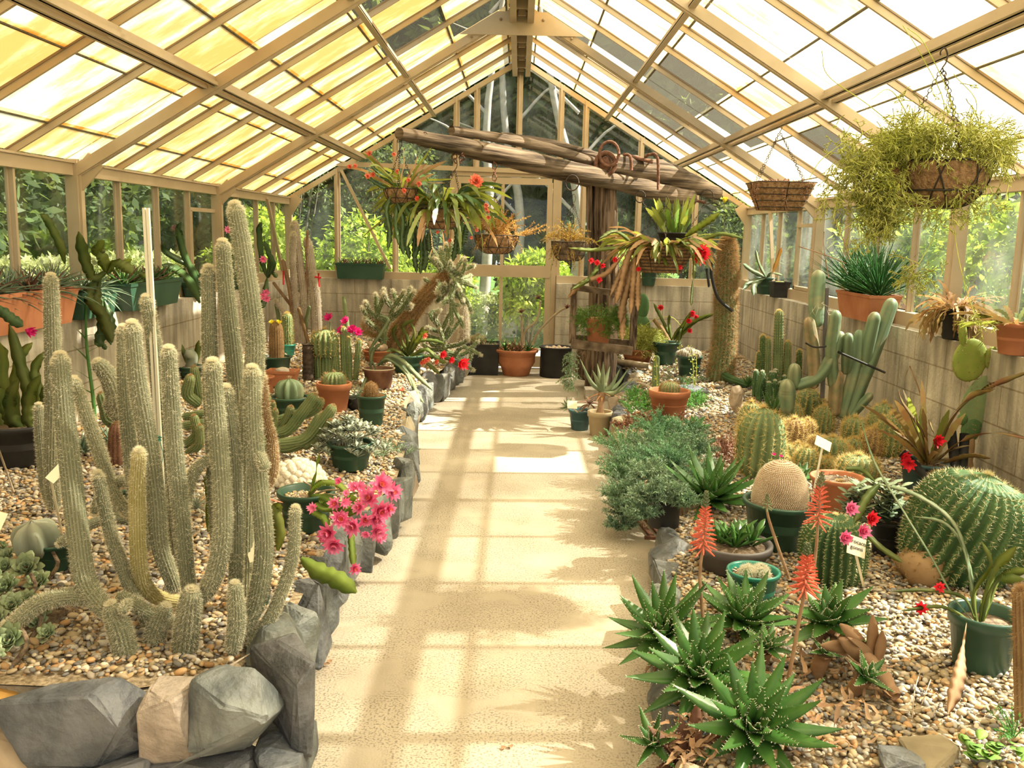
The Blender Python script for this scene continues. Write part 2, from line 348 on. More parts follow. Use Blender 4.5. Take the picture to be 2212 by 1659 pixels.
def glassmat():
    m = bpy.data.materials.new('pane'); m.use_nodes = True; t = m.node_tree; N = t.nodes; Lk = t.links; N.remove(N['Principled BSDF'])
    tr = N.new('ShaderNodeBsdfTransparent'); tr.inputs[0].default_value = (.97, .98, .94, 1)
    gl = N.new('ShaderNodeBsdfGlossy'); gl.inputs['Roughness'].default_value = .03
    lw = N.new('ShaderNodeLayerWeight'); lw.inputs[0].default_value = .5; fr = N.new('ShaderNodeMapRange'); fr.inputs[1].default_value = .35; fr.inputs[3].default_value = .02; fr.inputs[4].default_value = .30; Lk.new(lw.outputs['Facing'], fr.inputs[0])
    di = N.new('ShaderNodeBsdfTranslucent'); di.inputs[0].default_value = (.75, .80, .68, 1)
    ns = N.new('ShaderNodeTexNoise'); ns.inputs['Scale'].default_value = 3; ns.inputs['Detail'].default_value = 6
    tc = N.new('ShaderNodeTexCoord'); Lk.new(tc.outputs['Object'], ns.inputs[0])
    mr = N.new('ShaderNodeMapRange'); mr.inputs[1].default_value = .4; mr.inputs[2].default_value = .75; mr.inputs[3].default_value = .02; mr.inputs[4].default_value = .12; Lk.new(ns.outputs[0], mr.inputs[0])
    a = N.new('ShaderNodeMixShader'); Lk.new(mr.outputs[0], a.inputs[0]); Lk.new(tr.outputs[0], a.inputs[1]); Lk.new(di.outputs[0], a.inputs[2])
    b_ = N.new('ShaderNodeMixShader'); Lk.new(fr.outputs[0], b_.inputs[0]); Lk.new(a.outputs[0], b_.inputs[1]); Lk.new(gl.outputs[0], b_.inputs[2])
    Lk.new(b_.outputs[0], N['Material Output'].inputs[0]); return m
M['pane'] = glassmat()
def roofmat():                    # weathered roof glass: yellow algae film, patchy; c.r = film strength, c.g = tint, paler sunward as painted glare
    m = bpy.data.materials.new('roof_pane'); m.use_nodes = True; t = m.node_tree; N = t.nodes; Lk = t.links; N.remove(N['Principled BSDF'])
    tc = N.new('ShaderNodeTexCoord'); at = N.new('ShaderNodeAttribute'); at.attribute_name = 'c'; se = N.new('ShaderNodeSeparateColor'); Lk.new(at.outputs['Color'], se.inputs[0])
    mp = N.new('ShaderNodeMapping'); mp.inputs['Scale'].default_value = (1.2, 3.2, 1.2); Lk.new(tc.outputs['Object'], mp.inputs[0])
    ns = N.new('ShaderNodeTexNoise'); ns.inputs['Scale'].default_value = 1.6; ns.inputs['Detail'].default_value = 9; ns.inputs['Roughness'].default_value = .68; Lk.new(mp.outputs[0], ns.inputs[0])
    cr = N.new('ShaderNodeValToRGB'); e = cr.color_ramp.elements; e[0].position = .43; e[0].color = (.92, .86, .68, 1); e[1].position = .60; e[1].color = (.80, .58, .27, 1)
    e2 = cr.color_ramp.elements.new(.51); e2.color = (.86, .71, .42, 1)
    ad = N.new('ShaderNodeMath'); ad.operation = 'ADD'; Lk.new(ns.outputs[0], ad.inputs[0]); Lk.new(se.outputs[1], ad.inputs[1]); Lk.new(ad.outputs[0], cr.inputs[0])
    tl = N.new('ShaderNodeBsdfTranslucent'); Lk.new(cr.outputs[0], tl.inputs[0])
    tr = N.new('ShaderNodeBsdfTransparent'); 
    c2 = N.new('ShaderNodeMix'); c2.data_type = 'RGBA'; c2.inputs[0].default_value = .25; c2.inputs[6].default_value = (1, .98, .92, 1); Lk.new(cr.outputs[0], c2.inputs[7]); Lk.new(c2.outputs[2], tr.inputs[0])
    s = N.new('ShaderNodeMixShader'); Lk.new(se.outputs[0], s.inputs[0]); Lk.new(tr.outputs[0], s.inputs[1]); Lk.new(tl.outputs[0], s.inputs[2])
    Lk.new(s.outputs[0], N['Material Output'].inputs[0]); return m
M['roof'] = roofmat()
def woodmat(name, sc, c1, c2):
    m = mat(name, c1, c2, sc_=1.0, rough=.9, bump=.9, bsc=1.0, det=8, lo=.38, hi=.62); N = m.node_tree.nodes; L_ = m.node_tree.links; tc = [n for n in N if n.bl_idname == 'ShaderNodeTexCoord'][0]
    mp = N.new('ShaderNodeMapping'); mp.inputs['Scale'].default_value = sc; L_.new(tc.outputs['Object'], mp.inputs[0])
    for n in N:
        if n.bl_idname == 'ShaderNodeTexNoise': L_.new(mp.outputs[0], n.inputs['Vector'])
    return m
M['woodv'] = woodmat('wood_upright', (38, 38, 2.2), (.035, .022, .015), (.24, .17, .12)); M['woodh'] = woodmat('wood_beam', (2.0, 2.0, 34), (.045, .030, .020), (.22, .165, .12))
def floormat():
    m = M['concrete']; N = m.node_tree.nodes; L_ = m.node_tree.links; mx = [n for n in N if n.bl_idname == 'ShaderNodeMix'][0]; p = N['Principled BSDF']; tc = [n for n in N if n.bl_idname == 'ShaderNodeTexCoord'][0]
    ns = N.new('ShaderNodeTexNoise'); ns.inputs['Scale'].default_value = 130; ns.inputs['Detail'].default_value = 3; L_.new(tc.outputs['Object'], ns.inputs[0])
    mr = N.new('ShaderNodeMapRange'); mr.inputs[1].default_value = .36; mr.inputs[2].default_value = .5; mr.inputs[3].default_value = .5; mr.inputs[4].default_value = 1.0; L_.new(ns.outputs[0], mr.inputs[0])
    n3 = N.new('ShaderNodeTexNoise'); n3.inputs['Scale'].default_value = 3.5; n3.inputs['Detail'].default_value = 7; L_.new(tc.outputs['Object'], n3.inputs[0])
    m3 = N.new('ShaderNodeMapRange'); m3.inputs[1].default_value = .4; m3.inputs[2].default_value = .6; m3.inputs[3].default_value = 0; m3.inputs[4].default_value = 1; L_.new(n3.outputs[0], m3.inputs[0])
    md = N.new('ShaderNodeMath'); md.operation = 'MAXIMUM'; L_.new(mr.outputs[0], md.inputs[0]); L_.new(m3.outputs[0], md.inputs[1])
    v = N.new('ShaderNodeVectorMath'); v.operation = 'SCALE'; L_.new(mx.outputs[2], v.inputs[0]); L_.new(md.outputs[0], v.inputs['Scale']); L_.new(v.outputs[0], p.inputs['Base Color'])
floormat()
def blockmat(name, side):
    m = mat(name, (.33, .30, .25), (.60, .56, .49), sc_=2.2, rough=.9, bump=.35, bsc=50, det=10); t = m.node_tree; N = t.nodes; Lk = t.links
    tc = N.new('ShaderNodeTexCoord'); sp = N.new('ShaderNodeSeparateXYZ'); cb = N.new('ShaderNodeCombineXYZ'); Lk.new(tc.outputs['Object'], sp.inputs[0])
    Lk.new(sp.outputs[1 if side else 0], cb.inputs[0]); Lk.new(sp.outputs[2], cb.inputs[1])
    br = N.new('ShaderNodeTexBrick'); br.inputs['Scale'].default_value = 1; br.inputs['Brick Width'].default_value = .4; br.inputs['Row Height'].default_value = .2
    br.inputs['Mortar Size'].default_value = .005; br.inputs['Mortar Smooth'].default_value = .3; br.inputs['Bias'].default_value = 0
    br.inputs['Color1'].default_value = (1, 1, 1, 1); br.inputs['Color2'].default_value = (.93, .92, .9, 1); br.inputs['Mortar'].default_value = (.62, .57, .5, 1); Lk.new(cb.outputs[0], br.inputs[0])
    st = N.new('ShaderNodeTexNoise'); mp = N.new('ShaderNodeMapping'); mp.inputs['Scale'].default_value = (9, 1.1, 1); st.inputs['Scale'].default_value = 1.3; st.inputs['Detail'].default_value = 6
    Lk.new(cb.outputs[0], mp.inputs[0]); Lk.new(mp.outputs[0], st.inputs[0])
    r2 = N.new('ShaderNodeMapRange'); r2.inputs[1].default_value = .35; r2.inputs[2].default_value = .6; r2.inputs[3].default_value = .62; r2.inputs[4].default_value = 1.15; Lk.new(st.outputs[0], r2.inputs[0])
    a = [n for n in N if n.bl_idname == 'ShaderNodeMix'][0]; p = N['Principled BSDF']
    m1 = N.new('ShaderNodeMix'); m1.data_type = 'RGBA'; m1.blend_type = 'MULTIPLY'; m1.inputs[0].default_value = 1; Lk.new(a.outputs[2], m1.inputs[6]); Lk.new(br.outputs[0], m1.inputs[7])
    m2 = N.new('ShaderNodeVectorMath'); m2.operation = 'SCALE'; Lk.new(m1.outputs[2], m2.inputs[0]); Lk.new(r2.outputs[0], m2.inputs['Scale']); Lk.new(m2.outputs[0], p.inputs['Base Color'])
    return m
M['blockx'] = blockmat('block_side', True); M['blocky'] = blockmat('block_back', False)
# ================================================================ the glasshouse
XL, XR, YE, Y0 = -2.57, 2.53, 10.1, -2.6           # glass lines, far gable, near end behind the camera
WL, WR = -2.43, 2.39                               # inner faces of the block walls
ZE, SL = 1.825, .60; XM = -.02; ZR = ZE + SL * 2.55
def zr(x): return ZE + SL * ((x - XL) if x < XM else (XR - x))
b = B(); box(b, (0, 4, -.05), (6, 16, .1)); struct('floor', b, M['concrete'])
b = B(); box(b, (0, 10, -.16), (80, 70, .1)); struct('ground_lawn', b, M['lawn'])
# block walls with their ledges
for nm, x0, x1, y0, y1, mt in (('wall_left', XL - .06, WL, Y0, YE, 'blockx'), ('wall_right', WR, XR + .06, Y0, YE, 'blockx'), ('wall_back_left', XL - .06, -.76, YE - .12, YE + .08, 'blocky'), ('wall_back_right', .42, XR + .06, YE - .12, YE + .08, 'blocky'), ('wall_front', XL - .06, XR + .06, Y0 - .15, Y0, 'blocky')):
    b = B(); box(b, ((x0 + x1) / 2, (y0 + y1) / 2, .4825), (x1 - x0, y1 - y0, .965)); o = struct(nm, b, M[mt])
# cream sills
for nm, c, s in (('l', (XL + .02, 3.75, 1.008), (.07, 12.7, .086)), ('r', (XR - .02, 3.75, 1.008), (.07, 12.7, .086)), ('bl', (-1.66, YE - .02, 1.005), (1.82, .07, .08)), ('br', (1.47, YE - .02, 1.005), (2.1, .07, .08))):
    b = B(); box(b, c, s); trim(b, M['cream'])
# eaves
for x in (XL + .02, XR - .02):
    b = B(); box(b, (x, 3.75, ZE - .035), (.06, 12.7, .07)); box(b, (x, 3.75, ZE + .002), (.09, 12.7, .012)); trim(b, M['cream'])
PY = [YE - .61 * k for k in range(0, 21)]
MAIN = [YE - .61 * k for k in (4, 8, 12, 16, 20)]
NW = [0]
def window(b, mt='pane'):
    NW[0] += 1; return struct('window_%d' % NW[0], b, M[mt])
for sx, X in ((1, XL), (-1, XR)):
    for k, y in enumerate(PY):
        main = any(abs(y - q) < .01 for q in MAIN)
        if main:                                    # posts: rounded channels running on up as rafters
            b = B(); box(b, (X + sx * .035, y, 1.40), (.07, .065, .89)); box(b, (X + sx * .074, y, 1.40), (.02, .042, .89)); trim(b, M['cream'])
            b = B(); bar(b, (X + sx * .03, y, ZE - .06), (XM, y, ZR - .06), .056, .06); bar(b, (X + sx * .07, y, ZE - .065), (XM, y, ZR - .092), .036, .024); trim(b, M['cream'])
            b = B(); bar(b, (X + sx * .02, y, ZE - .14), (X + sx * .17, y, ZE + .02), .02, .11); trim(b, M['cream'])
        elif k:
            b = B(); box(b, (X + sx * .01, y, 1.405), (.045, .02, .75)); box(b, (X + sx * .002, y, 1.405), (.012, .04, .75)); trim(b, M['cream'])
            b = B(); bar(b, (X, y, ZE - .005), (XM, y, ZR - .005), .016, .032); bar(b, (X, y, ZE + .018), (XM, y, ZR + .018), .028, .010, col=(.55, .5, .45)); trim(b, M['cream'])
    # side glass, one window per bay of the frame
    ys = [YE] + MAIN
    for a_, c_ in zip(ys[:-1], ys[1:]):
        b = B()
        for q in range(4):
            yy = a_ - .61 * q; box(b, (X - sx * .003, yy - .305, 1.43), (.004, .60, .74))
        window(b)
    # purlins (angle pairs) and the thinner brace rails above
    x = X + sx * .80; z = zr(x) - .055
    for dx, dz in ((0, 0), (sx * .06, sx * 0 + .018)):
        b = B(); bar(b, (x + dx, Y0, z + dz), (x + dx, YE, z + dz), .045, .02); bar(b, (x + dx, Y0, z + dz + .015), (x + dx, YE, z + dz + .015), .012, .05); trim(b, M['cream'])
    x = X + sx * 1.62; z = zr(x) - .07
    b = B(); bar(b, (x, Y0, z), (x, YE, z), .04, .012); bar(b, (x + sx * .015, Y0, z + .012), (x + sx * .015, YE, z + .012), .01, .03); trim(b, M['cream'])
# roof glass: each strip between two bars is one window of lapped panes
LAP = [0, .22, .62, 1.06, 1.52, 1.98, 2.42, 2.55]
CLEARL = {(4, 5), (5, 4), (7, 4), (7, 5), (3, 6)}; CLEARR = {(4, 3), (4, 4), (4, 2), (5, 3), (3, 3), (6, 1), (2, 2), (2, 3), (3, 5)}
for sx, X in ((1, XL), (-1, XR)):
    half = abs(X - XM)
    for k in range(20):
        b = B(); y = YE - .61 * k - .305
        for j in range(7):
            u0, u1 = LAP[j] / 2.55 * half, LAP[j + 1] / 2.55 * half + .02
            film = random.uniform(.70, .90); tint = random.uniform(-.05, .07)
            if sx < 0: film = random.uniform(.30, .62); tint = random.uniform(-.16, .02)  # right side thinner and paler: sun glare put into colour, more sun let through
            if (k, j) in (CLEARL if sx > 0 else CLEARR): film, tint = .03, -.2
            p0 = np.array((X + sx * u0, y, ZE + SL * u0 + .022 + .004 * (j % 2))); p1 = np.array((X + sx * u1, y, ZE + SL * u1 + .022 + .004 * (j % 2)))
            bar(b, p0, p1, .595, .003, col=(film, tint, 0))
        window(b, 'roof')
        b = B()
        for j in range(1, 7):                        # grime lines where the panes lap
            u = LAP[j] / 2.55 * half; box(b, (X + sx * u, y, ZE + SL * u + .02), (.016, .59, .006), col=(.42, .42, .34))
        trim(b, M['mortar'])
# ridge box with its vent gear, gusset plates at each frame
b = B()
for x in (-.085, .085): box(b, (XM + x, 3.75, ZR - .11), (.02, 12.7, .16)); box(b, (XM + x * .8, 3.75, ZR - .19), (.05, 12.7, .012))
box(b, (XM, 3.75, ZR + .0), (.2, 12.7, .02)); trim(b, M['cream'])
for k in range(0, 12):
    b = B(); y = YE - .3 - .61 * k; box(b, (XM, y, ZR - .115), (.13, .30, .02)); box(b, (XM, y - .16, ZR - .14), (.15, .012, .09)); box(b, (XM, y + .1, ZR - .15), (.06, .02, .05)); trim(b, M['cream'])
for y in MAIN:
    b = B(); z1, z0 = ZR - .11, ZR - .29
    V = [(XM - .20, y - .045, z1), (XM + .20, y - .045, z1), (XM + .50, y - .045, z0), (XM - .50, y - .045, z0)]
    V += [(a, c + .008, d) for a, c, d in V]; b.add(V, [(0, 1, 2, 3), (7, 6, 5, 4), (0, 4, 5, 1), (1, 5, 6, 2), (2, 6, 7, 3), (3, 7, 4, 0)])
    for sx in (-1, 1):
        for u in (.17, .40): blob(b, (XM + sx * u, y - .05, ZR - .07 - SL * u), (.012, .008, .012), 1, col=(.5, .45, .4))
    trim(b, M['cream'])
# far gable: mullions, transom, door
GX = [-2.01, -1.37, .42, .69, 1.30, 1.92]
for x in GX + [-.71, -.49, -.03]:
    b = B(); z0 = 1.045 if x not in (-.71, -.49, -.03) else 2.14
    if x == .42: z0 = 0.0
    z1 = zr(x) - .01; box(b, (x, YE - .01, (z0 + z1) / 2), (.022, .05, z1 - z0)); box(b, (x, YE + .0, (z0 + z1) / 2), (.065, .02, z1 - z0)); trim(b, M['cream'])
for sx, X in ((1, XL), (-1, XR)):
    b = B(); bar(b, (X, YE, ZE - .03), (XM, YE, ZR - .03), .05, .05); trim(b, M['cream'])
    b = B(); box(b, (X + sx * .03, YE - .03, 1.40), (.07, .07, .87)); bar(b, (X + sx * .0, YE - .05, ZE - .18), (X + sx * .14, YE - .05, ZE + .02), .02, .12); trim(b, M['cream'])
    b = B(); bar(b, (X + sx * .06, YE - 1.0, ZE - .04), (X + sx * .06, YE - .45 if sx > 0 else YE - 1.3, 1.05), .03, .03, up=(1, 0, 0)); trim(b, M['cream'])
b = B(); bar(b, (-2.0, YE - .06, 2.20), (.42, YE - .06, 2.16), .03, .05); trim(b, M['cream'])
b = B(); bar(b, (-1.95, YE - .06, 2.13), (-1.42, YE - .06, 1.08), .03, .03, up=(0, 1, 0)); trim(b, M['cream'])
b = B(); box(b, (-.15, YE, 2.13), (1.2, .09, .05)); box(b, (-.74, YE, 1.05), (.06, .09, 2.1)); box(b, (.385, YE, 1.05), (.05, .09, 2.1)); trim(b, M['cream'])
b = B()
for x in (-.68, -.19, .325): box(b, (x, YE - .03, 1.05), (.06 if abs(x) > .2 else .035, .036, 2.0))
box(b, (-.18, YE - .03, 2.06), (1.05, .04, .07)); box(b, (-.18, YE - .034, 1.085), (1.05, .045, .13)); box(b, (-.18, YE - .03, .08), (1.05, .04, .12))
dr = struct('door_1', b, M['cream']); b = B(); box(b, (-.43, YE - .03, 1.05), (.46, .004, 2.0)); box(b, (.07, YE - .03, 1.05), (.48, .004, 2.0)); part('pane', b, M['pane'], dr, False)
for x0, x1, z0 in ((XL, -2.01, 1.04), (-2.01, -1.37, 1.04), (-1.37, -.76, 1.04), (-.76, -.03, 2.15), (-.03, .42, 2.15), (.42, .69, 1.04), (.69, 1.3, 1.04), (1.3, 1.92, 1.04), (1.92, XR, 1.04)):
    b = B(); e = .004
    V = [(x0, YE, z0), (x1, YE, z0), (x1, YE, zr(x1) - .02), (x0, YE, zr(x0) - .02)]; V += [(a, c + e, d) for a, c, d in V]
    b.add(V, [(0, 1, 2, 3), (7, 6, 5, 4), (0, 4, 5, 1), (1, 5, 6, 2), (2, 6, 7, 3), (3, 7, 4, 0)]); window(b)
# vent sashes in the side walls
for sx, X in ((1, XL), (-1, XR)):
    b = B(); y = YE - .61 * 4 - .61 * .5 + .61 * 1.0 * 0
    y = YE - .61 * 4.5 + .61 if sx < 0 else YE - .61 * 4.5
    box(b, (X + sx * .02, y, 1.62), (.03, .60, .03)); box(b, (X + sx * .02, y - .28, 1.33), (.03, .03, .56)); box(b, (X + sx * .02, y + .28, 1.33), (.03, .03, .56)); box(b, (X + sx * .02, y, 1.07), (.03, .6, .03)); trim(b, M['cream'])

# ================================================================ beds
LE = [(-1.9, 2.13), (-1.35, 2.13), (-.95, 2.17), (-.72, 2.3), (-.66, 2.7), (-.68, 3.3), (-.62, 3.7), (-.55, 4.3), (-.58, 4.9), (-.64, 5.4), (-.73, 6.2), (-.76, 6.9), (-.66, 7.8), (-.56, 8.6), (-.52, 9.4), (-.55, 9.9)]
RE = [(.46, .4), (.44, 1.6), (.45, 2.4), (.52, 3.0), (.62, 3.6), (.74, 4.1), (.98, 4.45), (.80, 4.75), (.70, 5.2), (.69, 5.9), (.76, 6.7), (.80, 7.3), (.98, 7.9), (1.15, 8.6), (.9, 9.2), (.75, 9.9)]
def bed(nm, edge, xw, ins):
    e = np.array(edge); b = B(); V = []; n = 40
    for (x, y) in e: V += [(x, y), (xw, y)]
    V = []; m = len(e); 
    for x, y in e:
        for t in np.linspace(0, 1, 9): xx = (x + ins) * (1 - t) + xw * t; V.append((xx, y, bedz(xx) - .02))
    F = [(i * 9 + j, i * 9 + j + 1, i * 9 + 10 + j, i * 9 + 9 + j) for i in range(m - 1) for j in range(8)]
    b.add(V, F); return b
b = bed('l', LE, WL, -.03)
b.add([(-2.43, 2.16, bedz(-2.43) - .02), (-1.9, 2.16, bedz(-1.9) - .02), (-1.9, 2.16, 0), (-2.43, 2.16, 0)], [(0, 1, 2, 3)])
struct('ground_bed_left', b, M['bedbase']); struct('ground_bed_right', bed('r', RE, WR, .03), M['bedbase'])
# mortar core behind the edging stones
for nm, E_, s in (('l', LE, -1), ('r', RE, 1)):
    e = np.array(E_); b = B(); V = []
    for i, (x, y) in enumerate(e):
        dx = .07 * s if not (s < 0 and i < 3) else 0; dy = .015 if (s < 0 and i < 4) else 0; z = bedz(x) - .03
        V += [(x + dx, y + dy, 0), (x + dx, y + dy, z), (x + dx * 3, y + dy * 3, z)]
    b.add(V, [(i * 3 + j, i * 3 + j + 1, i * 3 + j + 4, i * 3 + j + 3) for i in range(len(e) - 1) for j in (0, 1)])
    trim(b, M['mortar'])
PCOL = np.array([(.62, .50, .34), (.70, .62, .50), (.42, .36, .29), (.22, .21, .20), (.58, .35, .17), (.80, .76, .68), (.30, .29, .28), (.48, .39, .25), (.64, .45, .25)]) * .78
def inpoly(P_, poly):
    x, y = P_[:, 0], P_[:, 1]; r = np.zeros(len(x), bool); n = len(poly)
    for i in range(n):
        x0, y0 = poly[i]; x1, y1 = poly[(i + 1) % n]
        r ^= ((y0 > y) != (y1 > y)) & (x < (x1 - x0) * (y - y0) / (y1 - y0 + 1e-12) + x0)
    return r
def pebbles(nm, poly, y0, y1, dens, r, lv, label):
    b = B(); x0 = min(p[0] for p in poly); x1 = max(p[0] for p in poly); num = int((x1 - x0) * (y1 - y0) * dens)
    Q = np.stack([RNG.uniform(x0, x1, num), RNG.uniform(y0, y1, num)], 1); Q = Q[inpoly(Q, poly)]
    V, F = (ICV, ICF) if lv == 0 else IC1; m = len(Q)
    rr = r * RNG.lognormal(0, .28, (m, 1)) * RNG.uniform([.9, .65, .42], [1.45, 1.0, .7], (m, 3))
    a = RNG.uniform(0, 6.28, m); tl = RNG.normal(0, .3, m)
    W = V[None] * rr[:, None]; ca, sa = np.cos(tl)[:, None], np.sin(tl)[:, None]
    W = np.stack([W[..., 0] * ca - W[..., 2] * sa, W[..., 1], W[..., 0] * sa + W[..., 2] * ca], -1)
    ca, sa = np.cos(a)[:, None], np.sin(a)[:, None]
    W = np.stack([W[..., 0] * ca - W[..., 1] * sa, W[..., 0] * sa + W[..., 1] * ca, W[..., 2]], -1)
    bz = np.where(Q[:, 0] < 0, .29 + .07 * (-Q[:, 0] - .6), .18 + .07 * (Q[:, 0] - .6)) - .02 + RNG.uniform(0, .016, m)
    W = W + np.stack([Q[:, 0], Q[:, 1], bz], 1)[:, None]
    cc = PCOL[RNG.integers(0, len(PCOL), m)] * RNG.uniform(.75, 1.15, (m, 1))
    FF = (F[None] + (np.arange(m) * len(V))[:, None, None]).reshape(-1, 3)
    b.add(W.reshape(-1, 3), FF, np.repeat(cc, len(V), 0))
    o = single(nm, b, M['pebble'], label, 'gravel', kind='stuff')
pl = [(x - .06, y + (.05 if y < 2.25 else 0)) for x, y in LE] + [(WL + .05, 9.9), (WL + .05, 2.2)]
pr_ = [(x + .05, y) for x, y in RE] + [(WR - .05, 9.9), (WR - .05, .4)]
pebbles('gravel', pl, 2.1, 3.6, 5200, .0085, 1, 'small brown and cream pebbles around the tall silver cactus clump')
pebbles('gravel', pl, 3.6, 6.2, 3600, .010, 0, 'small brown and cream pebbles in the middle of the left bed')
pebbles('gravel', pl, 6.2, 9.95, 1400, .014, 0, 'pebbles at the far end of the left bed')
pebbles('gravel', pr_, 1.6, 3.6, 5200, .0085, 1, 'rounded brown and cream pebbles at the front of the right bed')
pebbles('gravel', pr_, 3.6, 6.2, 3600, .010, 0, 'pebbles among the golden barrel cacti of the right bed')
pebbles('gravel', pr_, 6.2, 9.95, 1400, .014, 0, 'pebbles at the far end of the right bed')

# edging stones: each a split lump of slate
import bmesh
def rock(c, s, rz=0, mt='slate', label='', group=None, seed=0, tilt=0., pw=4.5, num=18):
    rg = np.random.default_rng(seed); bm = bmesh.new()
    Q = rg.uniform(-1, 1, (num, 3)); Q /= (np.abs(Q) ** pw).sum(1)[:, None] ** (1 / pw); Q *= rg.uniform(.80 if pw < 6 else .9, 1.0, (num, 1))
    Q = Q * np.array(s) / 2; ca, sa = math.cos(tilt), math.sin(tilt); Q = Q @ np.array([[ca, 0, sa], [0, 1, 0], [-sa, 0, ca]])
    ca, sa = math.cos(rz), math.sin(rz); Q = Q @ np.array([[ca, sa, 0], [-sa, ca, 0], [0, 0, 1]])
    for q in Q: bm.verts.new(q)
    r = bmesh.ops.convex_hull(bm, input=bm.verts); bmesh.ops.delete(bm, geom=[v for v in bm.verts if not v.link_faces], context='VERTS')
    bmesh.ops.dissolve_limit(bm, angle_limit=.30, verts=bm.verts, edges=bm.edges)
    bmesh.ops.bevel(bm, geom=bm.edges[:], offset=min(s) * .045, segments=1, affect='EDGES')
    bmesh.ops.triangulate(bm, faces=bm.faces); bmesh.ops.subdivide_edges(bm, edges=bm.edges, cuts=1)
    for v in bm.verts: v.co += Vector(rg.normal(size=3)) * min(s) * .008
    me = bpy.data.meshes.new('rock'); bm.to_mesh(me); bm.free()
    a = me.color_attributes.new('c', 'FLOAT_COLOR', 'POINT'); k = rg.uniform(.75, 1.25); tint = np.array([1, rg.uniform(.94, 1.02), rg.uniform(.86, 1.05)]) * k
    a.data.foreach_set('color', np.tile(np.append(tint, 1), len(me.vertices)).astype(np.float32)); me.materials.append(M[mt])
    o = bpy.data.objects.new('rock', me); C.objects.link(o); o.location = tuple(map(float, c)); return tag(o, label, 'rock', group)
def walk(edge, step):
    e = np.array(edge); d = np.r_[0, np.cumsum(np.linalg.norm(np.diff(e, axis=0), axis=1))]; u = 0; out = []
    while u < d[-1]:
        out.append((np.interp(u, d, e[:, 0]), np.interp(u, d, e[:, 1]), u)); u += step * random.uniform(.8, 1.25)
    return out
sd = 100
GL = 'slate edging stones of the left bed'; GR = 'slate edging stones of the right bed'
for x, y, u in walk(LE[4:], .20):
    sd += 1; h = bedz(x) + .03
    z = random.uniform(.15, .17)
    rock((x - .03, y, z), (random.uniform(.15, .20), random.uniform(.20, .27), h * 1.02), random.uniform(-.3, .3), 'brownrock' if random.random() < .12 else 'slate', 'split grey slate stone in the low edge of the left bed along the path', GL, sd, random.uniform(-.15, .15))
for x, y, u in walk(RE[1:], .23):
    sd += 1; h = bedz(x) + .03
    if 4.15 < y < 4.75 and x > .78: continue
    rock((x + .04, y, h * .5), (random.uniform(.15, .21), random.uniform(.20, .28), h * 1.02), random.uniform(-.3, .3), 'brownrock' if random.random() < .25 else 'slate', 'split grey slate stone in the low edge of the right bed along the path', GR, sd, random.uniform(-.15, .15))
# the big stones of the left bed's near face
def frock(px, py, wpx, hpx, Y, dep, mt, label, seed, rz=0, tilt=0.):
    c = P(px, py, Y); k = S(Y); rock(c, (wpx * k, dep, hpx * k), rz, mt, label, None, seed, tilt, 9, 22)
frock(175, 1545, 350, 190, 2.13, .24, 'slate', 'large dark slate slab at the near left corner of the left bed', 11, tilt=.10)
frock(375, 1560, 150, 210, 2.10, .17, 'lump', 'pale round concrete lump between two slate stones below the tall cactus', 12)
frock(510, 1535, 220, 215, 2.10, .20, 'slate', 'blue-grey faceted slate stone right of the pale concrete lump', 17, tilt=.1)
frock(610, 1500, 120, 260, 2.24, .28, 'slate', 'tall shiny slate stone at the path corner of the left bed', 14, .5)
frock(215, 1690, 300, 180, 2.08, .20, 'slate', 'dark slate stone under the large slab at the lower left of the picture', 15)
frock(440, 1700, 290, 170, 2.08, .20, 'slate', 'grey slate stone at the foot of the near wall below the concrete lump', 16)
frock(605, 1670, 130, 190, 2.14, .24, 'slate', 'narrow slate stone at the foot of the corner by the path', 13)
frock(655, 1640, 70, 170, 2.36, .16, 'slate', 'slim dark slate stone low at the path edge beside the tall corner stone', 27)
frock(20, 1640, 170, 240, 2.10, .20, 'brownrock', 'brownish stone at the far lower left of the near wall', 18)
frock(8, 1515, 62, 60, 2.14, .12, 'ochre', 'small ochre stone on the near wall at the left picture edge', 19)
frock(590, 1390, 140, 110, 2.42, .2, 'slate', 'flat-topped slate stone right of the tall cactus base', 20, .3)
frock(1935, 1650, 110, 90, 2.1, .12, 'slate', 'dark rock half in pebbles at the bottom right of the right bed', 21)
frock(2020, 1650, 160, 110, 2.1, .16, 'brownrock', 'broad olive-brown rock at the bottom right of the right bed', 22)
rock(P(1590, 862, 6.4), (.13, .10, .26), .2, 'palestone', 'upright pale standing stone beside the ribbed cactus cluster', None, 23, 0., 1.7, 26)
frock(1495, 845, 70, 22, 7.3, .25, 'slate', 'flat grey slate lying behind the terracotta pot of the right bed', 24)
frock(615, 772, 24, 40, 7.9, .12, 'brownrock', 'small pointed stone behind the orange rectangular pot', 25)

# drain grate in the corner of the path
b = B()
for k in range(6): bar(b, (.70 + k * .05, 4.33, .005), (.66 + k * .05, 4.62, .005), .022, .02)
bar(b, (.66, 4.32, .0), (1.0, 4.32, .0), .02, .03); bar(b, (.62, 4.63, .0), (.98, 4.63, .0), .02, .03)
single('drain_grate', b, M['rust'], 'rusty slatted drain grate let into the path edge by the blue-green shrub', 'grate', smooth=False)

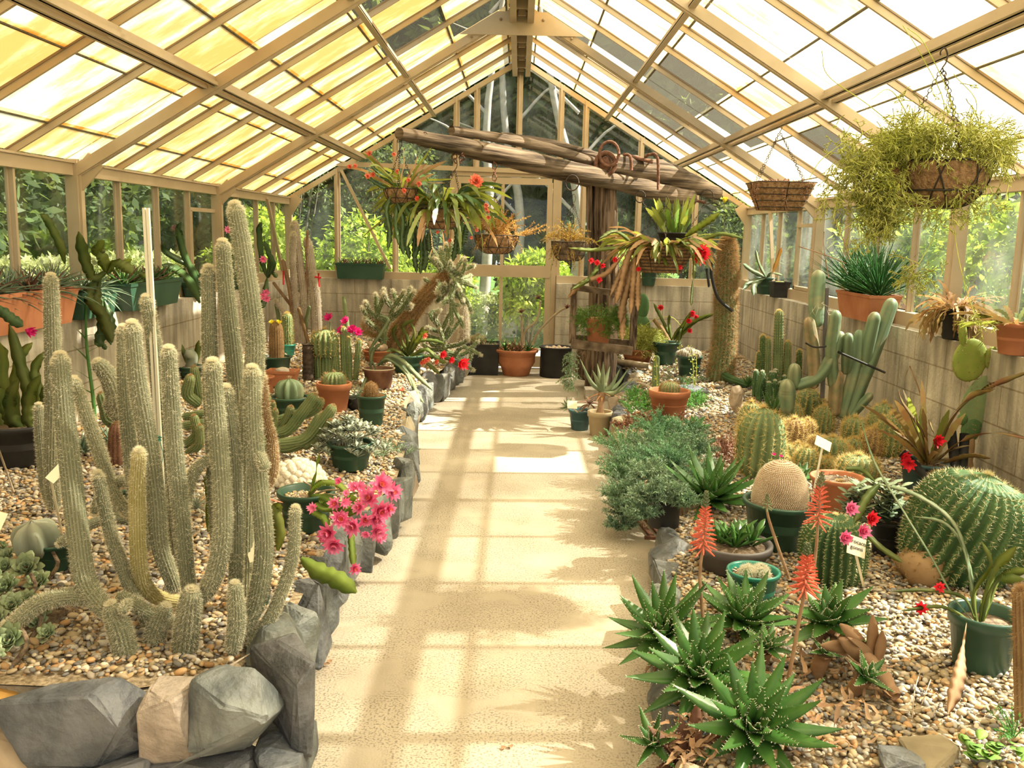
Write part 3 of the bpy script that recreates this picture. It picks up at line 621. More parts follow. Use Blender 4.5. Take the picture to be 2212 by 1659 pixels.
# ================================================================ the garden outside
def leaves_in(b, blobs, num, L, W, col=(1, 1, 1), shell=.55, cv=.35):
    wt = np.array([r[0] * r[1] + r[1] * r[2] for _, r in blobs]); wt = wt / wt.sum()
    for (c, r), f in zip(blobs, wt):
        m = max(20, int(num * f)); Q, d = ball(m, c, r, shell); quads(b, Q, L, W, D=d * .5 + RNG.normal(size=(m, 3)) * .8 + (0, 0, -.3), col=col, cv=cv)
def clump(c, r, k, sz):
    out = []
    for _ in range(k):
        d = RNG.normal(size=3); d = nrm(d) * RNG.uniform(.3, .85); s = sz * RNG.uniform(.7, 1.3)
        out.append((np.asarray(c) + d * np.asarray(r), np.array([s, s, s * .75])))
    return out
def tree(x, y, h, w, num, L, label, mt='treeleaf', trunk='bark', tr=.12, lo=.35, col=(1, 1, 1), group='trees around the glasshouse', name='tree', cat='tree', lean=.0, k=16):
    t = thing(name, label, cat, (x, y, -.1), group)
    b = B(); tube(b, [(x, y, -.12), (x + lean * .3, y, h * .3), (x + lean * .7, y + .1, h * .6), (x + lean, y, h * .92)], [tr, tr * .8, tr * .5, tr * .15], 9, seg=14)
    for q in range(5):
        a = random.uniform(0, 6.28); z = h * random.uniform(.35, .7); tube(b, [(x + lean * z / h, y, z), (x + math.cos(a) * w * .4, y + math.sin(a) * w * .4, z + h * .12), (x + math.cos(a) * w * .75, y + math.sin(a) * w * .75, z + h * .2)], [tr * .35, tr * .2, tr * .06], 6, seg=8)
    part('trunk', b, M[trunk], t); b = B(); zc = h * (1 + lo) / 2
    leaves_in(b, clump((x + lean * .6, y, zc), (w * .8, w * .8, h * (1 - lo) / 2), k, w * .42), num, L, L * .45, col)
    part('foliage', b, M[mt], t)
def shrub(x, y, h, w, num, L, label, mt='treeleaf', col=(1, 1, 1), group='shrubs outside the glass', d=None, name='shrub', k=9):
    t = thing(name, label, 'shrub', (x, y, -.1), group); b = B(); d = d or w
    for q in range(6):
        a = random.uniform(0, 6.28); tube(b, [(x, y, -.12), (x + math.cos(a) * w * .3, y + math.sin(a) * d * .3, h * .4), (x + math.cos(a) * w * .5, y + math.sin(a) * d * .5, h * .75)], [.02, .012, .006], 5, seg=6)
    part('stem', b, M['bark'], t); b = B()
    leaves_in(b, clump((x, y, h * .52), (w * .8, d * .8, h * .42), k, min(w, h) * .5), num, L, L * .5, col); part('foliage', b, M[mt], t)
def hedge(p, q, wd, h, num, label):
    b = B(); p = np.array(p, float); q = np.array(q, float); n = nrm(np.cross([*(q - p), 0], (0, 0, 1)))[:2]
    t = RNG.uniform(0, 1, num); s = RNG.choice([-1, 1], num) * RNG.uniform(.6, 1, num); z = RNG.uniform(.0, 1, num) ** .6 * h
    top = RNG.uniform(size=num) < .45; s = np.where(top, RNG.uniform(-1, 1, num), s); z = np.where(top, h * RNG.uniform(.9, 1.04, num), z)
    Q = np.column_stack([p + (q - p) * t[:, None] + n * (s * wd / 2)[:, None], z - .1]); quads(b, Q, .07, .04, cv=.35)
    single('hedge', b, M['hedgeleaf'], label, 'hedge')
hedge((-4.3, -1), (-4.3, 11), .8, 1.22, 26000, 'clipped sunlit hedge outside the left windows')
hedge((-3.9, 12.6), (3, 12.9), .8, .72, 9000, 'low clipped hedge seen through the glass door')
tl = {0: ('dark leafy tree beyond the left hedge', 'dark leafy trees beyond the left hedge'), 1: ('dark forest tree behind the far gable', 'dark forest trees behind the far gable'), 2: ('dense green tree outside the right windows', 'dense green trees outside the right windows')}
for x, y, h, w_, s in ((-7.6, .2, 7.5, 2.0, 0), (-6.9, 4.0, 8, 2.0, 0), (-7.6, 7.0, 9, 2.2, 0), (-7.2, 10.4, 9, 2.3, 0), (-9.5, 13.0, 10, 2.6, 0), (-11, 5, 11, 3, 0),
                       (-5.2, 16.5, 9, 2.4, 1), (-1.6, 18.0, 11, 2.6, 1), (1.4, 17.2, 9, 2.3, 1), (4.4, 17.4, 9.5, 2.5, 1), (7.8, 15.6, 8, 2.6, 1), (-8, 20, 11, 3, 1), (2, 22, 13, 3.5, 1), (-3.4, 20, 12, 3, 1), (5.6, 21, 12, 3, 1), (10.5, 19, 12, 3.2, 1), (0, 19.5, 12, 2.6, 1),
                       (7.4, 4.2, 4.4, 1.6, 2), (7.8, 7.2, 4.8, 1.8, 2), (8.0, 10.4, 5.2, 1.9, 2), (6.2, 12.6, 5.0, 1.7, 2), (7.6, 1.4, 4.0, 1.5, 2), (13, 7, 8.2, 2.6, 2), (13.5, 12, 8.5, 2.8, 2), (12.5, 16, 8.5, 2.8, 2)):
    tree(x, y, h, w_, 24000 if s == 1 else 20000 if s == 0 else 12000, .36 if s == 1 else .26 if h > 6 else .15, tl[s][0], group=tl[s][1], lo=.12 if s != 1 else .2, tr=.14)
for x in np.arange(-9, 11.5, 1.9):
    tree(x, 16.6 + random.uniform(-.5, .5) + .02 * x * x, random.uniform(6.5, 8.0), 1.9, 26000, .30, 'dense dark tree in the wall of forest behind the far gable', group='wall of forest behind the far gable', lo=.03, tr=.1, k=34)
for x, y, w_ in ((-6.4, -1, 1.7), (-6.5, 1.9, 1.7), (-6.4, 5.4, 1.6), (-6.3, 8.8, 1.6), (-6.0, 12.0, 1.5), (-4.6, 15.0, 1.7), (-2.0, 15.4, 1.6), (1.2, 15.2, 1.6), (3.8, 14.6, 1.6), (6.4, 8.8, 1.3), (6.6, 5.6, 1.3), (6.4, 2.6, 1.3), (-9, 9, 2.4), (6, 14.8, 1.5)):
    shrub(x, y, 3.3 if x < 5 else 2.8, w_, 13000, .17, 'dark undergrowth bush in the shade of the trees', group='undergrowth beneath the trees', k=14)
for x, y, h, ln in ((-.55, 13.6, 6.5, .5), (-.1, 14.2, 7.0, -.3), (.75, 13.2, 5.5, -.7)):
    t = thing('gum_tree', 'pale bare branching trunk seen through the far gable', 'tree', (x, y, -.1), 'pale trunks behind the far gable'); b = B()
    tube(b, [(x, y, -.12), (x + .1, y, 1.8), (x - .1 + ln * .3, y, 3.4), (x + ln, y, h)], [.09, .07, .05, .02], 8, seg=16)
    for q in range(5):
        z = 1.8 + q * .7; a = random.choice([-1, 1]); tube(b, [(x + .05, y, z), (x + a * .5, y + .1, z + .5), (x + a * 1.0, y, z + .7)], [.03, .02, .006], 6, seg=8)
    part('trunk', b, M['palebark'], t)
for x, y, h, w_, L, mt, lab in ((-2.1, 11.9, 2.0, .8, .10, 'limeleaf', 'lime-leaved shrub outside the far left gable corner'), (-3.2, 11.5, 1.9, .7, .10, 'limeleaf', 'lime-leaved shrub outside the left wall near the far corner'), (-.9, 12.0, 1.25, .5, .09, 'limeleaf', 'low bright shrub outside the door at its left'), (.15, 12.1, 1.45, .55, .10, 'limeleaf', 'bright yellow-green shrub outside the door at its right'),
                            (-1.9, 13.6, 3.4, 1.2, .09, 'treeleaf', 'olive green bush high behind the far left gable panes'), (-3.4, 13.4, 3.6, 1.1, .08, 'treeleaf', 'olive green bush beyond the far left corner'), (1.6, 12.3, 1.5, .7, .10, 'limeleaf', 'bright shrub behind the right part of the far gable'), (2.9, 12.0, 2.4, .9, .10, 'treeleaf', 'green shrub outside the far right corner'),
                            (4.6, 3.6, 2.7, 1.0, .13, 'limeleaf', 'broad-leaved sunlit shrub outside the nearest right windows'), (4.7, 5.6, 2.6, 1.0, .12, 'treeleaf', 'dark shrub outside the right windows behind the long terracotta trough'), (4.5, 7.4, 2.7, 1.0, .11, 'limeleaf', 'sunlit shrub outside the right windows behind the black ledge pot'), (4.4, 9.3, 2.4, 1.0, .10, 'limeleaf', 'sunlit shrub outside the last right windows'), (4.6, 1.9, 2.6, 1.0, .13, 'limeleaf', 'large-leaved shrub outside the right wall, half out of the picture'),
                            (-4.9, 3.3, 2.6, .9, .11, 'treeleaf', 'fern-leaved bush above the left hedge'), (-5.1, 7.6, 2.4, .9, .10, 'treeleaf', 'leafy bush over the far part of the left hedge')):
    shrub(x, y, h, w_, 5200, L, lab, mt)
# ================================================================ plants: shared builders
def stem(t, pts, rad, ribs, amp, mt, hair=None, hn=0, hl=.01, hw=.0008, seg=26, spread=.35, label=None, dome=True, root=False, tiplen=1., lump=0.01, name='stem', sub='spines', crest=False, k=1, twist=0, hup=0.):
    b = B(); V, D, T = tube(b, pts, rad, ribs=ribs, amp=amp, seg=seg, dome=dome, root=root, lump=lump, twist=twist)
    o = part(name, b, M[mt], t, label=label)
    if hair:
        h = B()
        if crest:
            st = crest; Pt = V[::st, ::4].reshape(-1, 3); N_ = D[::st, ::4].reshape(-1, 3); spines(h, Pt, N_, hl, hw, k, spread, up=hup)
        else: Pt, N_ = surf(V, D, hn); spines(h, Pt, N_, hl, hw, 1, spread, up=hup)
        spines(h, V[-3:].reshape(-1, 3), np.tile(nrm(V[-1].mean(0) - V[-6].mean(0)), (3 * V.shape[1], 1)) + D[-3:].reshape(-1, 3) * .6, hl * 1.1, hw, max(1, hn // 600), .35)
        part(sub, h, M[hair], o)
    return o
def pxpath(pts, Y0, Y1=None):
    Y1 = Y0 if Y1 is None else Y1; n = len(pts); return [P(x, y, Y0 + (Y1 - Y0) * i / max(1, n - 1)) for i, (x, y) in enumerate(pts)]
def pot(t, c, rt, h, mt, rb=.74, rim=.12, fill=.86, soil='soil', n=32, sq=0, sx=1., rz=0, name='pot', lean=(0, 0, 1), label=None):
    b = B(); r0 = rt * rb; rr = h * rim; w = rt * .06 + .002
    pr = [(0.001, 0), (r0 * .96, 0), (r0, .004), (rt * .95, h - rr * 1.02), (rt * 1.02, h - rr), (rt * 1.04, h - rr * .2), (rt * 1.03, h), (rt * 1.0 - w * .3, h + .002), (rt * .97 - w, h - .004), (rt * .95 - w, h * .5), (r0 * .9, .02), (.001, .02)]
    if rim == 0: pr = [(0.001, 0), (r0 * .96, 0), (r0, .004), (rt, h), (rt - w, h + .001), (r0 * .9, .02), (.001, .02)]
    lathe(b, pr, c, n, ax=lean, sx=sx, rz=rz, sq=sq); o = part(name, b, M[mt], t, smooth=(sq == 0), label=label)
    zs = h * fill; r = rt * .93 - w - (1 - fill) * (rt - r0) * .5; b = B(); lathe(b, [(r, zs - .01), (r, zs), (r * .6, zs + .006), (.001, zs + .008)], c, n, ax=lean, sx=sx, rz=rz, sq=sq)
    part('soil', b, M[soil], t, smooth=True); return np.asarray(c) + nrm(lean) * (zs + .004)
def gritm(t, c, r, num=260, s=.007, sx=1):
    b = B(); a = RNG.uniform(0, 6.28, num); q = np.sqrt(RNG.uniform(0, 1, num)) * r
    for i in range(num): blob(b, (c[0] + math.cos(a[i]) * q[i] * sx, c[1] + math.sin(a[i]) * q[i], c[2]), s * RNG.uniform(.5, 1.1, 3) * (1, 1, .6), 0, col=PCOL[RNG.integers(0, len(PCOL))] * 1.2)
    o = part('grit', b, M['pebble'], t); o['kind'] = 'stuff'
def bpos(px, py, dy=0.):           # pixel of a foot point on the gravel -> place, and metres per pixel there
    c = BD(px, py); c = c.copy(); c[1] += dy; return c, S(c[1])
def potat(px, py, wpx, hpx, rb=.74, z=None):
    c = BD(px, py) if z is None else G(px, py, z); c = c.copy(); k = S(c[1]); r = wpx * k / 2; c[1] += r * rb; c[0] += r * rb * c[0] / c[1]; k = S(c[1])
    if z is None: c[2] = bedz(c[0]) - .012
    return c, wpx * k / 2, hpx * k * 1.0, k
def barrel(t, c, r, h, ribs, mt='cactus', sp='goldsp', L=.02, wd=.0012, k=5, amp=.10, name='stem', lean=(0, 0, 1), every=2, label=None, seg=20, flat=.35, spread=.8, twist=0., wool=None, tub=0.):
    z = nrm(lean); u = np.linspace(0, 1, 12); pts = [np.asarray(c) + z * h * q for q in u]
    rad = [r * max(.04, (1 - abs((q - .45) / .55) ** 2.6) ** .5 if q > .45 else (1 - ((.45 - q) / .45) ** 3 * flat)) for q in u]
    b = B(); V, D, T = tube(b, pts, rad, ribs=ribs, amp=amp, seg=seg, twist=twist, tub=tub); o = part(name, b, M[mt], t, label=label)
    h_ = B(); A = V[1::every, ::4]; N_ = D[1::every, ::4].copy(); m = len(A); N_ = N_ + z * np.linspace(-.2, 1.6, m)[:, None, None]
    N_ /= np.linalg.norm(N_, axis=2)[..., None]; spines(h_, A, N_, L, wd, k, spread); part('spines', h_, M[sp], o)
    if wool: bb = B(); blob(bb, np.asarray(c) + z * h * .99, (r * .25, r * .25, r * .1), 1); part('wool', bb, M[wool], o)
    return o
def flower(b, c, d, r, n=9, lay=2, w=.34, cup=.6, cin=(1, 1, 1)):
    d = nrm(d); x = nrm(np.cross(d, (.13, .31, .94))); y = np.cross(d, x)
    for l in range(lay):
        op = [1.0, .45, .15][l]
        for k in range(n):
            a = 6.283 * (k + l * .5) / n + random.uniform(-.12, .12); o = x * math.cos(a) + y * math.sin(a)
            leaf(b, np.asarray(c) + o * r * .06, o * op + d * cup, r * random.uniform(.85, 1.1), r * w, 0, 0, 5, 'oval', cup=.3, up=d + o * .01, col=np.asarray(cin) * random.uniform(.85, 1.15))
def teethof(tips, every=1, L=.004, w=.0018, mt='whitesp', t=None, name='teeth'):
    b = B()
    for Lf, sd, Rt, nn, T, p, h in tips:
        for e, s in ((Lf, sd), (Rt, -sd)):
            q = spl(e, len(e) * 3)[1:-1:every]; s_ = np.repeat(s, 3, 0)[1:-1:every]; spines(b, q, s_ + T.mean(0) * .5, L, w, 1, .15)
    part(name, b, M[mt], t)
def rosette(t, c, n, L, w, th, mt='aloe', ax=(0, 0, 1), e0=82, e1=8, teeth=.004, inner=.35, name='rosette', droop=-.5, sh='lance', label=None, cup=.55, seg=9, dead=0, tw=.0018, pw=1.):
    z = nrm(ax); x = nrm(np.cross(z, (.2, .95, .1))); y = np.cross(z, x); b = B(); tips = []; a0 = random.random() * 6
    for k in range(n):
        q = (k + .5) / n; a = a0 + k * 2.39996; el = math.radians(e0 + (e1 - e0) * q ** pw); o = x * math.cos(a) + y * math.sin(a)
        d = o * math.cos(el) + z * math.sin(el); l = L * (inner + (1 - inner) * min(1, q * 1.5)) * random.uniform(.88, 1.08)
        leaf(b, np.asarray(c) + o * w * .25 + z * (1 - q) * L * .14, d, l, w * (.55 + .45 * min(1, q * 1.6)), droop, th, seg, sh, cup=cup, up=z * 1.0 + o * 1e-3 if abs(d @ z) < .97 else o, col=np.ones(3) * random.uniform(.8, 1.2), tips=tips)
    o = part(name, b, M[mt], t, label=label)
    if teeth: teethof(tips, 2, teeth, tw, t=o)
    return o
def straps(t, c, n, L, w, mt='epi', spread=1., up=.7, droop=1.2, name='stems', ys=1., tooth=.22, nt=9, cone=None, r0=.02, sh='strap', label=None, wob=0., cv=.25, seg=26, sy=1.):
    b = B()
    for k in range(n):
        a = random.uniform(0, 6.283) if cone is None else random.uniform(*cone)
        d = np.array([math.cos(a) * spread * random.uniform(.4, 1), math.sin(a) * spread * random.uniform(.4, 1) * sy, up * random.uniform(.3, 1.2)])
        leaf(b, np.asarray(c) + np.array([math.cos(a), math.sin(a), 0]) * r0, d, L * random.uniform(.55, 1.1), w * random.uniform(.7, 1.15), droop * random.uniform(.5, 1.4), 0, seg, sh, tooth, nt, up=(math.sin(a * 3), math.cos(a * 2), 1), col=np.ones(3) * random.uniform(1 - cv, 1 + cv), wav=wob)
    return part(name, b, M[mt], t, label=label)
def pstrap(b, pts, Y0, Y1, wpx, tooth=.2, nt=9, tw=0., col=1., n=22, cup=.0, face=(0, -1, .25), late=0):   # a flat stem through picked points, broad side to the path
    n = max(n, nt * 6 if tooth else n); p = spl(pxpath(pts, Y0, Y1), n); t_ = np.linspace(0, 1, n); T = np.gradient(p, axis=0); T /= np.linalg.norm(T, axis=1)[:, None]
    sd = np.cross(T, np.tile(nrm(face), (n, 1)) + np.outer(np.sin(t_ * 3), (tw, 0, tw))); sd /= np.linalg.norm(sd, axis=1)[:, None]
    h = wpx * S((Y0 + Y1) / 2) / 2 * np.minimum(1, .25 + t_ * 3) * np.clip((1 - t_) * 6, .08, 1) ** .7 * (1 - tooth * (.5 + .5 * np.cos(t_ * nt * 6.283)))
    if late: h = h * (.22 + .78 * np.clip((t_ - .3) * 3, 0, 1))
    nn = np.cross(sd, T); V = np.stack([p + sd * h[:, None], p + nn * (h * .035)[:, None], p - sd * h[:, None], p - nn * (h * .035)[:, None]], 1).reshape(-1, 3); i = np.arange(n - 1)[:, None]
    F = np.concatenate([np.hstack([i * 4 + a, i * 4 + (a + 1) % 4, i * 4 + 4 + (a + 1) % 4, i * 4 + 4 + a]) for a in range(4)]); b.add(V, F, np.ones(3) * col)
def chain(b, p, q, n, r=.008, w=.002):
    p, q = np.asarray(p, float), np.asarray(q, float); d = nrm(q - p); x = nrm(np.cross(d, (.3, .9, .2))); y = np.cross(d, x); L = np.linalg.norm(q - p) / n
    for k in range(n):
        c = p + (q - p) * (k + .5) / n; u = x if k % 2 else y; a = np.linspace(0, 2 * math.pi, 9)
        tube(b, [c + d * math.sin(v) * L * .62 + u * math.cos(v) * r for v in a], w, 4)
def basket(t, c, r, h, wires=9, mt='coir', sy=1., hook=None, rings=3, wmt='wire', chains=3, flat=.35, sq=0, links=18, wr=.0022):
    """coir-lined wire basket, rim centre c"""
    b = B(); u = np.linspace(0, 1, 9); pr = [(.001, -h)] + [(r * (flat + (1 - flat) * math.sin(q * math.pi / 2)) if flat < .6 else r * (flat + (1 - flat) * q), -h + h * (1 - math.cos(q * math.pi / 2)) if flat < .6 else -h + h * q) for q in u]
    pr += [(r * .96, .004), (r * .9, -.02), (.001, -.03)]; lathe(b, pr, c, 30, sx=1 if not sq else sy, sq=sq); part('liner', b, M[mt], t)
    b = B(); P_ = pr[1:10]
    for k in range(wires * 2):
        s = 1 if k % 2 else -1; a0 = math.pi * 2 * (k // 2) / wires; pts = []
        for (rr, zz), q in zip(P_, u):
            a = a0 + s * q * (.5 if not sq else 0); ca, sa = math.cos(a), math.sin(a)
            if sq: kk = (abs(ca) ** sq + abs(sa) ** sq) ** (-1 / sq); ca *= kk * sy; sa *= kk
            pts.append(np.asarray(c) + ((rr * 1.02) * ca, (rr * 1.02) * sa, zz))
        tube(b, pts, wr, 4)
    for q in np.linspace(0.1, 1, rings):
        rr = np.interp(q, u, [p_[0] for p_ in P_]); zz = np.interp(q, u, [p_[1] for p_ in P_]); pts = []
        for a in np.linspace(0, 6.2832, 33):
            ca, sa = math.cos(a), math.sin(a)
            if sq: kk = (abs(ca) ** sq + abs(sa) ** sq) ** (-1 / sq); ca *= kk * sy; sa *= kk
            pts.append(np.asarray(c) + (rr * 1.03 * ca, rr * 1.03 * sa, zz))
        tube(b, pts, wr * 1.3, 4)
    part('wire_frame', b, M[wmt], t)
    if hook is not None:
        b = B(); hk = np.asarray(hook, float); top = hk - (0, 0, .07)
        for k in range(chains):
            a = 6.283 * k / chains + .5; ca, sa = math.cos(a), math.sin(a)
            if sq: kk = (abs(ca) ** sq + abs(sa) ** sq) ** (-1 / sq); ca *= kk * sy; sa *= kk
            chain(b, top, np.asarray(c) + (r * ca, r * sa, 0), links, .007, .0017)
        part('chain', b, M['iron'], t); b = B(); tube(b, [top, top + (.012, 0, .02), top + (.014, 0, .05), hk + (.0, 0, .004), hk + (-.014, 0, -.012), hk + (-.012, 0, -.025)], .003, 6, seg=14); part('hook', b, M['iron'], t)
def spikes3(b, V_, N_, k, L, w): spines(b, V_, N_, L, w, k, .6)
def cholla(t, arms, mt='cactus', sp='whitesp', L=.022, n=160, name='stem'):
    for pts, r in arms: stem(t, pts, [r, r * .95, r * .8], 6, .16, mt, sp, int(n * 2.2), L * 1.2, .0016, seg=14, spread=.7, name=name, lump=.05)
def fuzz(b, c, r, n, L, w, mt=None, up=.2): pass
def sprigs(t, c, R, n, L, mt, lf=.018, lw=.005, per=14, droop=.3, up=1., name='stems', sm=.0018, stemmt=None, cv=.25, base=.2, col=(1, 1, 1)):
    """leafy sprigs radiating from c; each a thin stem clothed in narrow leaves"""
    b = B(); s = B(); R = np.asarray(R, float)
    for k in range(n):
        a = random.uniform(0, 6.283); q = random.random() ** .5; o = np.array([math.cos(a) * R[0], math.sin(a) * R[1], 0]) * q
        p0 = np.asarray(c) + o * base; d = nrm(o / max(R[0], 1e-6) * .9 + np.array([0, 0, up * (1.15 - q * .6)])); l = L * random.uniform(.6, 1.1); p = [p0]
        for j in range(6): p.append(p[-1] + d * l / 6); d = nrm(d + np.array([random.gauss(0, .09), random.gauss(0, .09), -droop * .3]) + o / max(R[0], 1e-6) * .05)
        p = np.array(p); tube(s, p, [sm, sm * .5], 4); Q = spl(p, per + 3)[2:]; m = len(Q); kk = 3
        Q3 = np.repeat(Q, kk, 0); T = np.repeat(np.gradient(Q, axis=0), kk, 0); T /= np.linalg.norm(T, axis=1)[:, None] + 1e-9
        quads(b, Q3, lf, lw, D=T * .7 + RNG.normal(size=(m * kk, 3)) * .6, cv=cv, col=col)
    o = part(name, s, M[stemmt or mt], t); part('leaves', b, M[mt], t); return o
def rhip(b, c, d, L, r, depth, br=3, droop=.4, ang=.8):   # repeatedly forking pencil stems
    c = np.asarray(c, float); d = nrm(d); e = c + d * L; mid = (c + e) / 2 + RNG.normal(size=3) * L * .06; tube(b, [c, mid, e], [r, r * .8], 3, col=np.ones(3) * random.uniform(.75, 1.25))
    if depth:
        for k in range(br): rhip(b, e, d + RNG.normal(size=3) * ang * .62 + (0, 0, -droop * .3), L * random.uniform(.55, .8), r * .85, depth - 1, br, droop, ang)
def chip(t, pts, w, label=None): pass
def label_stake(px, py, Y, wpx, hpx, foot, lab, slant=.3, text=()):
    c = P(px, py, Y); k = S(Y); t = thing('plant_label', lab, 'plant label', foot); up = np.array([0, .5, .85]); x = nrm((1, .1, -slant)); z = nrm(np.cross(x, np.cross(up, x)));
    b = B(); y = np.cross(z, x); box(b, c, (wpx * k, .002, hpx * k), R=np.array([x, y, z]).T); part('card', b, M['tagm'], t, False)
    b = B(); bar(b, c - z * hpx * k * .4, np.asarray(foot, float) - (0, 0, .02), .009, .002, up=(0, 1, 0)); part('stake', b, M['tagm'], t, False)
    if text:
        for q, s_ in enumerate(text):
            cu = bpy.data.curves.new('writing', 'FONT'); cu.body = s_; cu.size = hpx * k * .30; cu.align_x = 'CENTER'; cu.extrude = .0003
            o = bpy.data.objects.new('tmp', cu); C.objects.link(o); bpy.context.view_layer.update(); me = bpy.data.meshes.new_from_object(o.evaluated_get(bpy.context.evaluated_depsgraph_get())); bpy.data.objects.remove(o)
            w_ = bpy.data.objects.new('writing', me); C.objects.link(w_); me.materials.append(M['ink'])
            pos = c - y * .0026 * (1 if y[1] > 0 else -1) + z * hpx * k * (.12 - .32 * q); n_ = -y if y[1] > 0 else y; xx = nrm(np.cross(z, n_))
            R = Matrix.Identity(4)
            for i in range(3): R[i][0] = xx[i]; R[i][1] = z[i]; R[i][2] = n_[i]; R[i][3] = (pos - np.asarray(t.location))[i]
            w_.matrix_local = R; w_.parent = t

# ================================================================ left bed
# the big silver columnar cactus clump
c0 = BD(370, 1410); T0 = thing('columnar_cactus', 'big clump of tall furry silver cactus columns at the near end of the left bed', 'cactus', c0)
def torch(pts, wpx, Y0, Y1, mt='cactuspale', n=4600, ribs=18, label=None, hair='hair', w0=None):
    p = [P(x, y, Y1 + (Y0 - Y1) * i / (len(pts) - 1)) for i, (x, y) in enumerate(pts)][::-1]; r = wpx * S((Y0 + Y1) / 2) / 2 * .92
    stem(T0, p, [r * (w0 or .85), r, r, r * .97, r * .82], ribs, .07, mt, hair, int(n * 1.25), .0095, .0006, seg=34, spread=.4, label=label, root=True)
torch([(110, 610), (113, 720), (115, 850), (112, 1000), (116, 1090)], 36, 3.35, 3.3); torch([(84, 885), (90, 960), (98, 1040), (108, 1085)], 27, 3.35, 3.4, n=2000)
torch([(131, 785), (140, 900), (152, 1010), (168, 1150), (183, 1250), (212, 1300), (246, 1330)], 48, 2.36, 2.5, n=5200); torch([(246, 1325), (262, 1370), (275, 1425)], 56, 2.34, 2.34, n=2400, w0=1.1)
torch([(163, 830), (190, 905), (215, 977), (247, 1070), (278, 1107)], 31, 2.75, 2.8); torch([(213, 1034), (234, 1132), (253, 1195), (285, 1275), (320, 1350)], 31, 2.5, 2.55)
torch([(0, 1371), (34, 1344), (86, 1303), (160, 1288), (225, 1305)], 40, 2.42, 2.3, label='stem lying out to the left over the pebbles'); torch([(262, 1290), (300, 1312), (350, 1340), (385, 1350)][::-1], 34, 2.42, 2.42, n=1800)
torch([(266, 720), (270, 850), (283, 990), (292, 1060), (318, 1180)], 33, 2.75, 2.75); torch([(287, 715), (297, 820), (310, 895), (326, 990), (338, 1085), (346, 1180), (377, 1268)], 42, 2.55, 2.45, n=4800)
torch([(318, 655), (332, 740), (345, 870), (354, 1000), (368, 1120), (385, 1240)], 34, 2.95, 2.85); torch([(300, 985), (296, 1060), (298, 1180), (308, 1255), (340, 1290), (400, 1302)], 37, 2.62, 2.38, 'cactusyel', 2600, label='old yellowed stem bent at the foot')
torch([(365, 768), (370, 860), (378, 980), (388, 1080), (398, 1180), (410, 1290)], 39, 2.48, 2.42, n=4600); torch([(412, 1292), (405, 1350), (396, 1420)], 60, 2.40, 2.35, n=2600, w0=1.1); torch([(352, 1325), (338, 1360), (330, 1398)], 50, 2.42, 2.42, n=1800)
torch([(450, 592), (452, 720), (456, 850), (462, 1000), (470, 1200)], 35, 2.8, 2.75); torch([(460, 798), (470, 925), (481, 1085), (478, 1180), (456, 1259), (425, 1300)], 44, 2.4, 2.36, n=5200)
torch([(482, 538), (490, 640), (505, 770), (519, 925), (528, 1010), (525, 1200)], 38, 2.8, 2.75, n=4200); torch([(510, 460), (526, 547), (544, 673), (551, 737), (548, 815), (536, 900), (532, 1100), (528, 1280)], 44, 2.68, 2.62, n=6000)
torch([(490, 850), (503, 960), (509, 1085), (510, 1210), (508, 1290)], 35, 2.52, 2.4, n=3000); torch([(508, 1275), (511, 1340), (503, 1402)], 41, 2.32, 2.32, n=1700); torch([(545, 812), (548, 925), (560, 1053), (571, 1180), (556, 1290), (530, 1350), (500, 1400)], 44, 2.42, 2.42, n=5200)
torch([(638, 1108), (632, 1203), (611, 1272), (584, 1333), (543, 1388)], 30, 2.42, 2.45, n=2800); torch([(566, 820), (573, 900), (588, 955), (588, 1020), (566, 1075), (552, 1200)], 27, 2.8, 2.8, 'hairbrown', 2400, label='old browned stem')
torch([(276, 1303), (266, 1318)], 24, 2.3, 2.36, n=500); torch([(205, 1100), (222, 1065), (260, 1040), (290, 1045)], 25, 2.8, 2.75, n=1200); torch([(445, 995), (420, 1020), (403, 1070), (396, 1120)], 28, 2.7, 2.75, n=1200)
torch([(135, 1170), (180, 1140), (240, 1120), (300, 1130)], 24, 2.9, 2.8, n=1000); torch([(560, 985), (573, 1010)], 26, 2.35, 2.4, n=400)
b = B(); p = P(311, 449, 2.85); q = P(351, 1180, 2.85)
bar(b, p, q, .0105, .008); bar(b, p + (.0125, 0, 0), q + (.0125, 0, 0), .0105, .008); single('garden_stake', b, M['white'], 'pair of thin pale square canes standing in the silver cactus clump', 'stake', smooth=False)
b = B(); cc = P(344, 948, 2.83)
for k in range(4): tube(b, [cc + RNG.normal(size=3) * .008 for _ in range(4)], .002, 5, seg=14)
tube(b, [cc, cc + (.01, 0, -.05), cc + (.0, 0, -.1)], .0012, 4, seg=8); single('garden_tie', b, M['tealpot'], 'green string knotted round the pale canes', 'tie')

